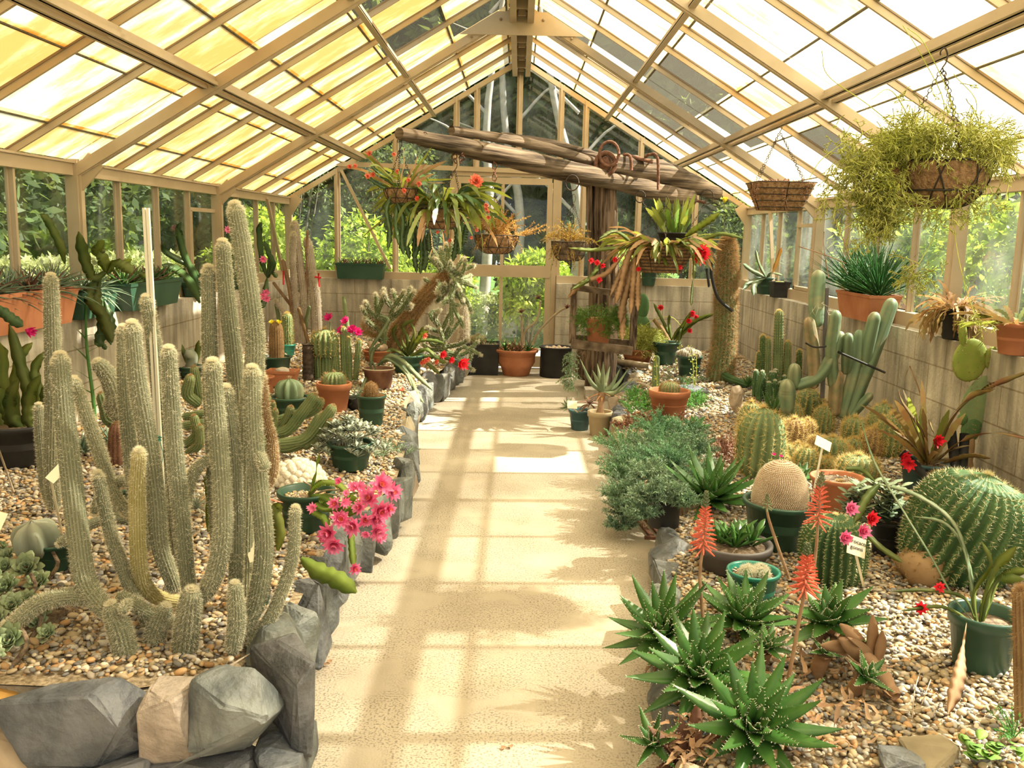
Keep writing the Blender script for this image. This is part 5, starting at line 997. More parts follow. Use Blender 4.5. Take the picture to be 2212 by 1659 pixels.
# dark bowl with red-flowered epiphyllum at the path edge
c, r, h, k = potat(880, 806, 72, 40, .7); t = thing('potted_epiphyllum', 'dark green bowl with drooping flat stems and bright red flowers at the path edge', 'potted plant', c); top = pot(t, c, r, h, 'greenpot'); Y = c[1]; b = B()
for pts, w_ in (([(882, 770), (880, 730), (870, 705), (895, 690)], 11), ([(880, 770), (900, 740), (915, 705)], 12), ([(885, 770), (920, 755), (945, 775), (965, 785)], 12), ([(885, 768), (900, 740), (930, 735), (960, 742)], 11), ([(884, 770), (930, 770), (970, 775), (990, 790)], 10), ([(880, 770), (862, 745), (850, 720), (858, 700)], 11), ([(878, 770), (895, 720), (885, 695)], 9), ([(886, 772), (910, 775), (935, 795), (950, 808)], 11), ([(880, 770), (905, 730), (925, 715)], 12), ([(876, 770), (850, 755), (835, 760)], 10), ([(882, 770), (870, 740), (866, 722)], 12)): pstrap(b, pts, Y, Y - random.uniform(.0, .3), w_, .25, 7, .5, random.uniform(.7, 1.2))
part('flat_stems', b, M['epi'], t)
for x, y, r_, mt in ((993, 783, 17, 'red'), (953, 764, 11, 'red'), (972, 776, 9, 'red'), (915, 778, 8, 'coral'), (908, 782, 7, 'coral'), (922, 775, 7, 'coral'), (940, 780, 7, 'coral'), (915, 724, 8, 'coral')): b = B(); flower(b, P(x, y, Y - .25), (.7, -.7, -.2), r_ * S(Y) * 1.2, 9, 2, .35, .9); part('flower', b, M[mt], t)
c, k = bpos(868, 856); t = thing('small_flower', 'tiny orange-red flower on the pebbles behind the edging stones', 'flower', c); b = B(); flower(b, c + (0, 0, .04), (0, -.3, 1), .03, 8); part('petals', b, M['coral'], t); b = B(); tube(b, [c, c + (0, 0, .04)], .003, 5); part('stalk', b, M['leafg'], t)
# small epiphyllum in dark pot by the wall (white-edged leaf) and pink one
c, k = bpos(415, 812); t = thing('potted_epiphyllum', 'flat stems and one pale variegated leaf rising from a green pot by the left wall', 'potted plant', c); top = pot(t, c, 30 * k, 22 * k, 'greenpot'); b = B(); Y = c[1]
for pts, w_ in (([(410, 800), (400, 770), (385, 740), (362, 730)], 10), ([(415, 800), (425, 770), (430, 735)], 14)): pstrap(b, pts, Y, Y, w_, .1, 5, .3, 1.0)
part('stems', b, M['epi'], t); b = B(); pstrap(b, [(405, 800), (415, 775), (402, 755)], Y, Y - .05, 26, .05, 4, .2, 1.1); part('variegated_leaf', b, M['silverleaf'], t, label='pale cream-edged leaf')
t = thing('wall_epiphyllum', 'dark flat-stemmed plant with pink flowers on the left ledge beyond the tallest column', 'plant', (-2.45, 7.6, Z)); b = B(); pot(t, (-2.45, 7.75, Z), .09, .12, 'greenpot')
for pts, w_ in (([(577, 600), (566, 560), (560, 500), (566, 480)], 14), ([(577, 600), (590, 570), (575, 540)], 14), ([(577, 600), (572, 640), (566, 668)], 14), ([(577, 600), (590, 590), (598, 600)], 12), ([(577, 600), (584, 560), (570, 520)], 12), ([(520, 640), (500, 560), (492, 480)], 12)): pstrap(b, pts, 7.6, 7.4, w_, .2, 5, .4, .8)
part('stems', b, M['epid'], t)
for x, y in ((568, 560), (574, 632), (565, 640), (492, 496), (576, 645)): b = B(); flower(b, P(x, y, 7.4), (.4, -1, 0), .04, 9, 2, .3, .7); part('flower', b, M['pink'], t)
t = thing('wall_epiphyllum', 'dark segmented stems climbing before the left windows', 'plant', (-2.44, 6.7, Z)); b = B()
for pts, w_ in (([(432, 655), (410, 610), (385, 585), (350, 572)], 22), ([(432, 640), (420, 600), (398, 550), (386, 500), (392, 480)], 16), ([(430, 600), (410, 575), (360, 545), (355, 520)], 16)): pstrap(b, pts, 6.7, 6.4, w_, .12, 5, .4, .9)
part('stems', b, M['epid'], t); pot(t, (-2.45, 6.8, Z), .085, .12, 'greenpot')
t = thing('wall_epiphyllum', 'flat-stemmed plant with a magenta flower hanging at the left picture edge', 'plant', (-2.40, 4.0, .85)); b = B(); pstrap(b, [(-10, 660), (20, 685), (50, 705)], 3.95, 3.9, 26, .2, 5, .2, .8); part('stems', b, M['epid'], t); b = B(); flower(b, P(55, 712, 3.9), (1, -.3, -.3), .05, 7, 2, .3, 1.6); part('flower', b, M['magenta'], t)
t = thing('potted_plants', 'green trough of reddish plants on the far back ledge', 'planter', (-1.73, YE - .14, Z)); top = trough(t, (-1.73, YE - .14, Z), .52, .15, .17, 'greenpot', taper=.93)
for i in range(12): rosette(t, top + (-.23 + .46 * i / 11, 0, 0), 8, .13, .012, .002, 'redleaf' if i % 3 else 'leafg', teeth=0, e1=30, droop=.3)
# ================================================================ the timber frame and what hangs from it
def BY(x): return 6.2 + (x - 860) / 680 * 3.1
def beam(pts, wpx, mt, nm, lab, cat='beam', yo=0., n=14, lump=.05, cap=True, seg=24, zo=0.):
    p = [P(x, y, BY(x) + yo) + (0, 0, zo) for x, y in pts]; wl = [w_ * S(BY(x)) / 2 for (x, y), w_ in zip(pts, wpx)]; b = B()
    V, D, T = tube(b, p, wl, n, seg=seg, lump=lump); return p, b
t = thing('timber_gallows', 'old weathered timber post with cross beams carrying the hanging baskets', 'timber frame', G(1296, 852, 0))
c = G(1296, 852, 0); b = B(); k = S(c[1]); Yp = c[1]
V, D, _ = tube(b, [c, c + (0, 0, .9), P(1300, 395, Yp)], [.15, .14, .135], 20, seg=40, lump=.02); 
part('post', b, M['woodv'], t)
b = B(); p0 = P(1272, 385, Yp - .12); bar(b, p0, P(1276, 600, Yp - .14), .05, .07, up=(0, 1, 0)); bar(b, P(1320, 400, Yp - .1), P(1322, 640, Yp - .1), .06, .05, up=(0, 1, 0)); part('plank', b, M['woodv'], t, False)
for pts, w_, yo, mt in (([(862, 288), (1080, 332), (1300, 385), (1490, 430)], [26, 36, 40, 38], 0, 'oldwood'), ([(905, 308), (1010, 332), (1270, 398)], [14, 16, 14], .12, 'oldwood'), ([(975, 282), (1150, 312), (1320, 362)], [20, 22, 22], .16, 'oldwood'), ([(1080, 292), (1200, 312), (1310, 342)], [14, 18, 14], .3, 'oldwood'), ([(1298, 352), (1430, 375), (1550, 418)], [46, 54, 28], .05, 'oldwood')):
    p, b = beam(pts, w_, mt, '', '', yo=yo); part('beam', b, M['woodh'], t)
b = B(); q = P(1316, 332, BY(1310) - .1); u = np.linspace(0, 2 * math.pi, 19); tube(b, [q + (math.cos(a) * .085, .01 * math.sin(a), math.sin(a) * .105) for a in u], .014, 8); part('ring', b, M['rust'], t, label='big rusty iron ring')
b = B(); q = P(1308, 354, BY(1308) - .07); tube(b, [q + (math.cos(a) * .085, 0, math.sin(a) * .095) for a in u], .02, 8); blob(b, q + (.0, .02, 0), (.06, .03, .07), 1); part('collar', b, M['rust'], t)
for xs in ((1345, 1362), (1395, 1420)):
    b = B(); tube(b, [P(xs[0], 338, BY(1380) - .12), P(xs[0] + 8, 334, BY(1380) - .2), P(xs[1], 340, BY(1380) - .25), P(xs[1] + 2, 410 if xs[0] > 1380 else 368, BY(1380) - .25)], .014, 8, seg=14); part('clamp', b, M['rust'], t)
b = B(); bar(b, P(1345, 334, BY(1380) - .1), P(1410, 350, BY(1380) - .1), .05, .03); part('clamp_plate', b, M['rust'], t)
b = B(); tube(b, pxpath([(1478, 428), (1525, 438)], 9.1), .014, 8); part('rod', b, M['rust'], t)
for x, y, r_ in ((1236, 395, 22), (1383, 425, 18), (1528, 425, 24)): b = B(); q = P(x, y, BY(x) - .12); tube(b, [q + (math.cos(a) * r_ * .0042 * .6, 0, math.sin(a) * r_ * .0042 * .7) for a in u], .006, 6); part('iron_loop', b, M['iron'], t)
for x, y in ((1040, 318), (1165, 345), (918, 290), (1200, 352)): b = B(); q = P(x, y, BY(x) - .09); tube(b, [q + (math.cos(a) * .014, 0, math.sin(a) * .014) for a in u[:14]], .003, 5); part('nail_loop', b, M['iron'], t)
b = B(); q = P(1068, 340, BY(1068)); chain(b, q, P(1068, 402, BY(1068)), 5, .018, .004); single('chain', b, M['rust'], 'short heavy rusty chain hanging bare from the middle of the beam', 'chain')
b = B(); q = P(985, 335, BY(990)); chain(b, P(978, 325, BY(990)), P(985, 352, BY(990)), 3, .022, .005); chain(b, P(1000, 330, BY(990)), P(995, 352, BY(990)), 3, .022, .005); single('chain', b, M['rust'], 'clump of rusty links on the beam above the bushiest basket', 'chain')
c = G(1285, 838, 0); b = B(); cc = c + (0, -.02, .10); V, D, _ = tube(b, [cc, cc + (0, 0, .2), cc + (0, 0, .36)], [.195, .20, .18], ribs=0, n=26, seg=20, lump=.03)
single('tree_stump', b, M['woodv'], 'round weathered stump section around the foot of the timber post', 'stump')
b = B(); box(b, G(1290, 866, 0) + (0, .1, .05), (.22, .2, .1)); single('concrete_block', b, M['lump'], 'small grey concrete block under the stump by the path', 'block', smooth=False)
# wooden frame leaning on the post with a pot in it
t = thing('shelf_frame', 'rough wooden frame hung on the post holding a terracotta pot', 'frame', P(1300, 752, 7.55)); b = B(); bar(b, P(1234, 742, 7.5), P(1366, 758, 7.5), .05, .07); part('board', b, M['oldwood'], t, False, 'reddish bottom board')
for p, q in ((P(1240, 622, 7.62), P(1236, 742, 7.55)), (P(1372, 645, 7.62), P(1366, 755, 7.55))): b = B(); bar(b, p, q, .055, .05, up=(0, 1, 0)); part('upright', b, M['woodv'], t, False)
b = B(); bar(b, P(1236, 620, 7.66), P(1376, 640, 7.66), .06, .05); part('top_rail', b, M['oldwood'], t, False)
b = B(); bar(b, P(1236, 738, 7.75), P(1366, 750, 7.75), .05, .12); part('back_rail', b, M['oldwood'], t, False)
c = P(1292, 742, 7.62); k = S(7.62); t = thing('potted_rhipsalis', 'terracotta pot of bright green thread-stemmed plant in the wooden frame', 'potted plant', c); top = pot(t, c, 30 * k, 55 * k, 'terra', rim=.2)
b = B(); 
for i in range(90): a = random.uniform(0, 6.28); d = (math.cos(a) * 1.0, math.sin(a) * .8, random.uniform(.0, 1)); rhip(b, top + (math.cos(a) * .07, math.sin(a) * .06, .0), d, .08, .0026, 3, 3, 1.2, .95)
for i in range(26): rhip(b, top + (random.uniform(.02, .09), -.13, -.08), RNG.normal(size=3), .028, .002, 2, 3, .2)
for i in range(30): rhip(b, top + (-.13, -.06, random.uniform(-.12, .02)), RNG.normal(size=3) + (0, 0, -.6), .035, .002, 2, 3, .5)
part('stems', b, M['brightgreen'], t)
# hanging baskets
def epib(t, c, n, L, w_, mts, up=.7, droop=2.0, r0=.08, tooth=.22, nt=9, spread=1.1, cv=.3):
    for m_, f in mts: straps(t, c, max(3, int(n * f)), L, w_, m_, spread=spread, up=up, droop=droop, r0=r0, tooth=tooth, nt=nt, name='flat_stems', cv=cv, wob=.02)
def buds(t, pts, mt, Y, r_=.03, lay=2, name='flower'):
    for x, y in pts: b = B(); flower(b, P(x, y, Y + random.uniform(-.05, .05)), (random.uniform(-.6, .6), -1, random.uniform(-.6, .3)), r_ * random.uniform(.8, 1.2), 8, lay, .4, .9); part(name, b, M[mt], t)
c = P(866, 408, 6.3); t = thing('hanging_basket', 'hanging basket at the left end of the beam with red buds', 'hanging basket', c); basket(t, c, .115, .10, hook=P(863, 300, 6.3)); epib(t, c, 34, .34, .028, (('epi', .5), ('epibrown', .35)), up=1.1, droop=1.0, r0=.05)
b = B()
for pts in ([(850, 420), (835, 450), (842, 500), (838, 540)], [(860, 430), (855, 480), (862, 530)], [(850, 420), (870, 470), (868, 520), (872, 550)], [(845, 410), (820, 400), (790, 380), (778, 375)], [(850, 400), (815, 370), (800, 355)], [(865, 430), (890, 480), (885, 530)]): pstrap(b, pts, 6.25, 6.15, 13, .3, 8, .5, random.uniform(.6, 1.1))
part('hanging_stems', b, M['epid'], t); buds(t, ((799, 333), (756, 361), (766, 359), (808, 376), (794, 382), (851, 332), (861, 370), (884, 390), (905, 395), (873, 412), (903, 430)), 'coral', 6.15, .024)
c = P(952, 452, 6.5); t = thing('hanging_basket', 'bushiest hanging basket with long green flat stems and a pink rose-like flower', 'hanging basket', c); basket(t, c, .17, .14, hook=P(983, 345, 6.5)); epib(t, c + (0, 0, .01), 150, .44, .036, (('epi', .7), ('epid', .3)), up=.8, droop=2.3, r0=.09, spread=.8); epib(t, c + (0, 0, -.01), 24, .46, .032, (('epibrown', .5), ('epi', .5)), up=.1, droop=2.0, r0=.14)
b = B()
for pts in ([(885, 480), (878, 520), (885, 560)], [(900, 490), (895, 540), (900, 590)], [(910, 495), (912, 550), (908, 592)], [(925, 500), (928, 545)], [(990, 490), (985, 530), (978, 565)], [(1010, 480), (1000, 530)], [(915, 500), (920, 560), (910, 585)], [(885, 470), (865, 510), (870, 545)], [(895, 480), (905, 520), (893, 560)], [(980, 490), (995, 530), (990, 550)]): pstrap(b, pts, 6.4, 6.4, 14, .3, 9, .5, random.uniform(.5, 1.0))
part('hanging_stems', b, M['epid'], t)
b = B(); flower(b, P(1028, 393, 6.3), (.1, -1, .2), .055, 12, 3, .45, .5); part('flower', b, M['coral'], t, label='large salmon pink double flower'); buds(t, ((1051, 442), (1053, 458), (1050, 450), (1030, 497), (944, 500), (963, 500), (972, 520), (1017, 512), (1056, 468), (902, 432)), 'coral', 6.3, .022)
c = P(1073, 508, 6.9); t = thing('hanging_basket', 'coir basket with wire lattice and orange leafy sprigs hanging near the door', 'hanging basket', c); basket(t, c, .165, .14, hook=P(1068, 402, 6.9), wires=11, chains=3); sprigs(t, c + (0, 0, 0), (.15, .13), 70, .25, 'orangeplant', .022, .006, 12, up=1.0, droop=.3)
for i in range(3): sprigs(t, c + ((.1, .15, .02)[i], -.1, 0), (.12, .05), 9, .24, 'orangeplant', .022, .006, 12, up=.2, droop=-.2 if i < 2 else 1.5)
c = P(1230, 522, 7.7); t = thing('hanging_basket', 'dark weathered basket of olive sprigs hanging left of the post', 'hanging basket', c); basket(t, c, .15, .16, mt='oldwood', hook=P(1240, 420, 7.7), wires=5, flat=.5); sprigs(t, c, (.14, .12), 60, .24, 'orangeplant', .02, .006, 12, up=.9, droop=.8, col=(.7, .8, .6)); sprigs(t, c + (-.05, -.1, -.02), (.13, .05), 20, .22, 'orangeplant', .02, .006, 12, up=-.2, droop=1.5, col=(.7, .8, .6))
# right-hand big basket with upright stems in a black pot above
c = P(1430, 532, 7.4); k = S(7.4); t = thing('hanging_basket', 'large coir basket right of the post overflowing with brown and green flat stems', 'hanging basket', c); basket(t, c, 58 * k, .21, hook=P(1440, 425, 7.4), wires=3, rings=8, flat=.62, sq=5, sy=1.15, links=14); 
epib(t, c, 130, .42, .034, (('epi', .5), ('epibrown', .35), ('redepi', .15)), up=.5, droop=1.4, r0=.14, spread=1.2)
b = B()
for pts, w_ in (([(1370, 530), (1355, 560), (1340, 620), (1330, 655)], 17), ([(1372, 540), (1362, 600), (1345, 660), (1340, 700)], 18), ([(1372, 545), (1368, 610), (1362, 680)], 15), ([(1380, 560), (1378, 620), (1378, 672)], 14), ([(1365, 540), (1340, 590), (1318, 640)], 12), ([(1350, 545), (1310, 590), (1260, 610), (1225, 645)], 13), ([(1370, 550), (1350, 620), (1345, 700), (1344, 735)], 16)): pstrap(b, pts, 7.25, 7.15, w_, .25, 12, .25, random.uniform(.7, 1.2))
part('hanging_stems', b, M['epibrown'], t, label='long brown dried hanging stems'); b = B()
for pts, w_ in (([(1375, 530), (1330, 535), (1280, 540), (1230, 536)], 10), ([(1370, 528), (1330, 500), (1295, 515)], 10), ([(1470, 520), (1520, 515), (1560, 505), (1605, 515)], 11), ([(1480, 510), (1510, 490), (1555, 460)], 17), ([(1420, 540), (1435, 560), (1440, 575)], 10), ([(1460, 515), (1490, 530), (1510, 545)], 13), ([(1300, 560), (1275, 600), (1235, 625)], 11), ([(1495, 540), (1500, 570), (1498, 605)], 9), ([(1497, 605), (1494, 640), (1493, 660)], 7)): pstrap(b, pts, 7.3, 7.1, w_, .2, 9, .3, random.uniform(.9, 1.4))
part('flat_stems', b, M['epi'], t); b = B()
for q, nn_ in (((1510, 545), 16), ((1507, 552), 10)): flower(b, P(q[0], q[1], 7.1), (.5, -1, -.1), .085, nn_, 3, .28, .7)
part('flower', b, M['red'], t, label='big vivid red flower'); buds(t, ((1275, 563), (1292, 566), (1300, 573), (1330, 561), (1292, 604), (1465, 575), (1380, 582)), 'red', 7.1, .032)
b = B(); V = [c + (a_, 0, 0) for a_ in (0,)]; 
c2 = P(1455, 508, 7.45); t = thing('hanging_pot', 'black pot of upright pale green flat stems hanging above the large coir basket', 'hanging pot', c2 + (0, 0, -.08)); pot(t, c2 + (0, 0, -.08), .13, .10, 'blackpot'); straps(t, c2, 36, .32, .045, 'epi', spread=.5, up=1.8, droop=.5, r0=.07, name='flat_stems'); straps(t, c2, 12, .28, .05, 'brightgreen', spread=.5, up=1.8, droop=.5, r0=.06, name='bright_stems')
b = B(); chain(b, c2 + (-.1, 0, 0), P(1385, 430, 7.5), 12, .006, .002); chain(b, c2 + (.1, 0, 0), P(1528, 430, 7.5), 12, .006, .002); part('chain', b, M['iron'], t)
b = B(); flower(b, P(1565, 438, 7.3), (0, -.2, 1), .05, 6, 2, .5, 1.6); part('bud', b, M['yellowf'], t)
# rectangular coir basket under the purlin
c = P(1686, 396, 6.4); k = S(6.4); t = thing('hanging_basket', 'square coir basket with tiny trailing pink plants under the right purlin', 'hanging basket', c); basket(t, c, 62 * k, 56 * k, hook=P(1686, 262, 6.4), wires=4, rings=5, flat=.66, sq=8, sy=1.0, chains=4, links=26)
b = B(); s_ = B()
for i in range(9):
    x = random.choice((1626, 1630, 1640, 1740, 1744, 1680, 1700)); L_ = random.uniform(20, 75); pts = [P(x, 398, 6.22), P(x - 4 + random.uniform(-6, 6), 398 + L_ / 2, 6.2), P(x + random.uniform(-6, 6), 398 + L_, 6.2)]; tube(s_, pts, .0012, 4, seg=8); Q = spl(pts, 14); quads(b, np.repeat(Q, 2, 0), .014, .011, cv=.3)
Q, d = ball(160, c + (0, 0, .01), (.19, .19, .015), .2); quads(b, Q, .02, .015); o = part('trailing_stems', s_, M['dry'], t); part('leaves', b, M['redleaf'], t)
# the great yellow rhipsalis basket
c = P(2035, 352, 3.68); k = S(3.68); t = thing('hanging_basket', 'large round coir basket with a huge yellow-green forking plant near the right roof', 'hanging basket', c); basket(t, c + (-.008, 0, 0), .188, .175, hook=P(2040, 105, 3.68), wires=8, chains=3, links=24, wr=.003)
for q in range(5):
    b = B()
    for i in range(46):
        a = random.uniform(0, 6.283) if q < 3 else random.uniform(2.4, 4.2); r_ = random.uniform(.05, .17); p = c + (math.cos(a) * r_, math.sin(a) * r_, random.uniform(0, .05)); d = (math.cos(a) * random.uniform(.3, 1.1), math.sin(a) * random.uniform(.3, 1), random.uniform(-.1, 1.0)); rhip(b, p, d, random.uniform(.045, .08), .0024, 3, 3, 1.1, .9)
    part('forking_stems', b, M['yelgreen'], t)
b = B()
def tuft(x, y, n_=12, Y=3.6, L_=.035, sp_=.03, dn=-.5):
    for i in range(int(n_ * (1.8 if n_ > 9 else 1))): rhip(b, P(x, y, Y) + RNG.normal(size=3) * sp_ * (.8, .6, .8), RNG.normal(size=3) * .8 + (0, 0, dn), L_, .0021, 2, 3, .6)
for x, y, n_, sp_ in ((1900, 330, 20, .05), (1880, 370, 26, .05), (1870, 410, 40, .05), (1900, 440, 44, .05), (1915, 470, 40, .04), (1885, 390, 36, .05), (1925, 430, 36, .05), (1865, 360, 30, .05), (1850, 340, 24, .05), (1930, 400, 20, .04), (1860, 300, 12, .05), (1890, 485, 14, .03), (2060, 400, 16, .025), (2010, 445, 14, .025), (2090, 420, 10, .02), (1975, 600, 14, .03), (2000, 590, 8, .03), (1960, 570, 8, .03), (2060, 455, 10, .035), (2130, 440, 9, .03), (2110, 690, 9, .02), (1810, 430, 9, .04), (1830, 460, 8, .04), (1790, 420, 5, .04), (1860, 520, 6, .04), (2140, 350, 14, .04), (2130, 380, 8, .03), (1830, 380, 10, .05), (2100, 320, 22, .05), (2130, 290, 16, .04), (2080, 290, 18, .05), (1960, 280, 16, .05), (1980, 210, 5, .04), (2020, 230, 6, .05), (2070, 220, 6, .05), (2180, 350, 5, .03), (1790, 460, 5, .04)): tuft(x, y, n_, 3.55, .034, sp_)
part('forking_stems', b, M['yelgreen'], t); b = B()
for pts in ([(2000, 330), (1880, 230), (1790, 165), (1775, 110)], [(2010, 320), (2040, 230), (1990, 120), (1950, 55)], [(2030, 320), (2060, 240), (2000, 100), (1960, 60)], [(1990, 340), (1860, 300), (1780, 340), (1745, 390)], [(2000, 340), (1890, 330), (1820, 400), (1800, 470)], [(2060, 330), (2110, 230), (2060, 160)], [(2060, 350), (2170, 380), (2170, 440)], [(2030, 380), (2020, 500), (1985, 570)], [(2060, 370), (2062, 500), (2080, 600), (2105, 680)], [(1930, 350), (1880, 450), (1815, 500)], [(2040, 350), (2045, 450)], [(2050, 350), (2075, 430)], [(2110, 340), (2160, 340), (2230, 350)], [(2000, 330), (1930, 200), (1880, 215)]): tube(b, pxpath(pts, 3.66, 3.5), [.0022, .0015], 5, seg=20)
part('long_stems', b, M['yelgreen'], t)

# ================================================================ far planters by the door
c = (-.36, 9.66, 0); t = thing('square_planter', 'black square planter of spiny cactus left of the door', 'planter', c); top = trough(t, c, .34, .34, .33, 'blackpot', taper=.97, rim=.02); barrel(t, top + (-.06, 0, 0), .07, .1, 14, 'cactus', 'brownsp', .03, .003, 4); b = B(); Q, d = ball(60, top + (.03, -.05, .03), (.12, .1, .05)); quads(b, Q, .05, .012); part('leaves', b, M['epid'], t)
c = np.array((.0, 9.58, 0)); t = thing('bowl_planter', 'wide terracotta bowl planter in the middle before the door', 'planter', c); top = pot(t, c, .225, .28, 'terra', rb=.62, rim=.1)
for dx, mt in ((-.12, 'aloe'), (-.05, 'dry'), (.03, 'redleaf'), (.12, 'aloe'), (.0, 'dry')): rosette(t, top + (dx, 0, 0), 12, .2, .02, .003, mt, e1=25, teeth=0, droop=.2)
for pts, hd in (([(1130, 745), (1135, 715), (1160, 690), (1168, 650)], (1163, 645)), ([(1150, 745), (1165, 715), (1205, 675), (1245, 655)], (1225, 665)), ([(1128, 748), (1128, 710), (1127, 680)], (1126, 675))): b = B(); tube(b, pxpath(pts, 9.5, 9.3), [.014, .01], 7, seg=16); part('woody_stem', b, M['palewood'], t); b = B(); rq = P(hd[0], hd[1], 9.3); rosette(t, rq, 14, .05, .02, .002, 'redleaf', (0, -.6, .8), teeth=0, name='dark_rosette')
c = np.array((.42, 9.55, 0)); t = thing('drum_planter', 'black round tub of little brown cactus heads right of the terracotta bowl', 'planter', c); top = pot(t, c, .175, .32, 'blackpot', rb=.97, rim=.05)
for i in range(14): b = B(); a = i * 2.4; blob(b, top + (math.cos(a) * .035 * i ** .5, math.sin(a) * .035 * i ** .5, .015), (.028,) * 3, 1); part('head', b, M['mamm'], t)
c = P(1228, 800, 8.0); t = thing('trailing_sedum', 'grey-green trailing sedum hanging beside the stump', 'succulent', (c[0], 8.0, .05)); 
for i in range(16): q = P(1225 + random.uniform(-9, 18), 760 + i * 5, 8.0); sprigs(t, q, (.05, .04), 5, .09, 'bluegreen', .018, .007, 8, up=-.2, droop=.8, name='shoot', col=(1.5, 1.4, 1.3))

# ================================================================ right bed, from the far end forward
c, r, h, k = potat(1376, 786, 70, 32, .8); t = thing('potted_rhipsalis', 'brown bowl of fluffy yellow-green thread-stemmed plant right of the post', 'potted plant', c); top = pot(t, c, r, h, 'terra'); b = B()
for i in range(150): a = random.uniform(0, 6.28); rhip(b, top + (math.cos(a) * .06, math.sin(a) * .06, 0), (math.cos(a) * .8, math.sin(a) * .7, random.uniform(.1, 1.5)), .11, .003, 3, 3, .3)
part('stems', b, M['yelgreen'], t)
b = B(); tube(b, [BD(1330, 788) + (0, 0, .03), BD(1405, 800) + (0, 0, .04)], [.035, .03], 9, seg=8, lump=.06); single('log', b, M['palewood'], 'short pale log lying under the brown bowl', 'log')
t = thing('prickly_pear', 'dark blue-green prickly pear before the back wall right of the post', 'cactus', (1.22, 9.4, .2))
for x, y, w_, h_ in ((1388, 662, 15, 26), (1384, 708, 22, 28), (1380, 755, 24, 30)): b = B(); kk = S(9.4); blob(b, P(x, y, 9.4), (w_ * kk * .95, .02, h_ * kk * 1.1), 2); part('pad', b, M['cactusdark'], t)
c, r, h, k = potat(1452, 772, 56, 45, .7); c[1] = 9.0; c[0] = (1452 - 1127) * 9.0 / FL; t = thing('potted_epiphyllum', 'dark pot of arching flat stems with small red flowers by the back wall', 'potted plant', c); top = pot(t, c, r, h, 'greenpot'); b = B()
for pts, w_ in (([(1452, 735), (1430, 690), (1412, 655)], 10), ([(1455, 735), (1490, 700), (1530, 680)], 10), ([(1455, 735), (1480, 695), (1500, 668)], 9), ([(1450, 735), (1445, 700), (1446, 680)], 9), ([(1458, 738), (1500, 695), (1545, 677)], 10), ([(1450, 735), (1470, 710), (1466, 745)], 9)): pstrap(b, pts, 9.0, 8.9, w_, .15, 7, .4, 1)
part('flat_stems', b, M['epi'], t); buds(t, ((1429, 663), (1494, 679), (1502, 682), (1488, 694), (1490, 712), (1498, 675)), 'red', 8.9, .04)
c, k = bpos(1452, 775); t = thing('woody_succulent', 'thick brown bottle-shaped stem with thin yellow-green arching shoots', 'succulent', c); Y = c[1]; b = B(); tube(b, pxpath([(1452, 778), (1445, 745), (1430, 712), (1412, 690)], Y), [.055, .045, .03, .018], 10, seg=16); part('trunk', b, M['hairbrown'], t); b = B()
for pts in ([(1412, 690), (1450, 685), (1478, 712)], [(1412, 690), (1392, 705), (1382, 722)], [(1412, 690), (1430, 720), (1448, 745)]): tube(b, pxpath(pts, Y), .004, 5, seg=12)
part('shoots', b, M['yelgreen'], t)
c, r, h, k = potat(1487, 812, 55, 44, .82); t = thing('potted_cactus', 'grey round cactus cluster in a green pot left of the hairy column', 'potted cactus', c); top = pot(t, c, r, h, 'greenpot')
for i in range(11): a = i * 2.4; q = top + (math.cos(a) * .030 * i ** .5, math.sin(a) * .028 * i ** .5, .0); barrel(t, q, .034, .10 - .004 * i, 10, 'oldman', 'whitesp', .008, .002, 2, .06, name='head', every=1)
c, k = bpos(1560, 822, .12); t = thing('hairy_column_cactus', 'tall thick brown hairy column cactus strapped with black rubber in the right bed', 'cactus', c); Y = c[1]
stem(t, pxpath([(1556, 822), (1564, 740), (1568, 650), (1570, 590), (1572, 540)], Y), [28 * k, 23 * k, 22 * k, 22 * k, 17 * k], 18, .05, 'cactus', 'brownsp', 15000, .045, .003, spread=.8, hup=-.1, sub='hairs')
b = B(); tube(b, pxpath([(1536, 566), (1538, 600), (1552, 645), (1582, 672)], Y - .17, Y - .13), .014, 7, seg=16); tube(b, pxpath([(1526, 580), (1530, 605), (1532, 620)], Y - .2), .012, 6, seg=8); part('strap', b, M['blackpot'], t, label='black rubber strap')
c, k = bpos(1600, 825); t = thing('creeping_cactus', 'dark green ribbed cactus stem lying before the hairy column', 'cactus', c); stem(t, [BD(1545, 800) + (0, 0, .05), BD(1570, 824) + (0, 0, .04), BD(1610, 838) + (0, 0, .03)], [.03, .03, .026], 7, .14, 'cactusdark', seg=16, root=True)
c, k = bpos(1680, 835); t = thing('golden_column_cactus', 'group of slim golden-spined columns by the right block wall', 'cactus', c); Y = c[1] - .1
for x, y0, y1, w_, mt in ((1683, 680, 835, 19, 'cactus'), (1658, 738, 838, 17, 'cactus'), (1702, 745, 842, 16, 'cactus'), (1648, 730, 830, 13, 'cactusdark'), (1727, 762, 835, 13, 'cactusdark'), (1640, 765, 820, 11, 'cactusdark')): stem(t, pxpath([(x - 4, y1), (x - 2, (y0 + y1) / 2), (x, y0)], Y), [w_ * k / 2, w_ * k / 2, w_ * k / 2 * .85], 12, .12, mt, 'goldsp', 0, .013, .0022, seg=26, crest=1, k=2)
c, k = bpos(1672, 862); t = thing('clustered_cactus', 'dark knobbly cluster of small green cactus stems in front of the golden columns', 'cactus', c)
for i in range(14): a = i * 2.4; q = c + (math.cos(a) * .04 * i ** .5, math.sin(a) * .05 * i ** .5 + .08, 0); h_ = random.uniform(.08, .2); stem(t, [q, q + (0, 0, h_ * .5), q + (random.gauss(0, .01), 0, h_)], [.022, .026, .022], 8, .1, 'cactusdark', 'whitesp', 60, .012, .002, seg=7)
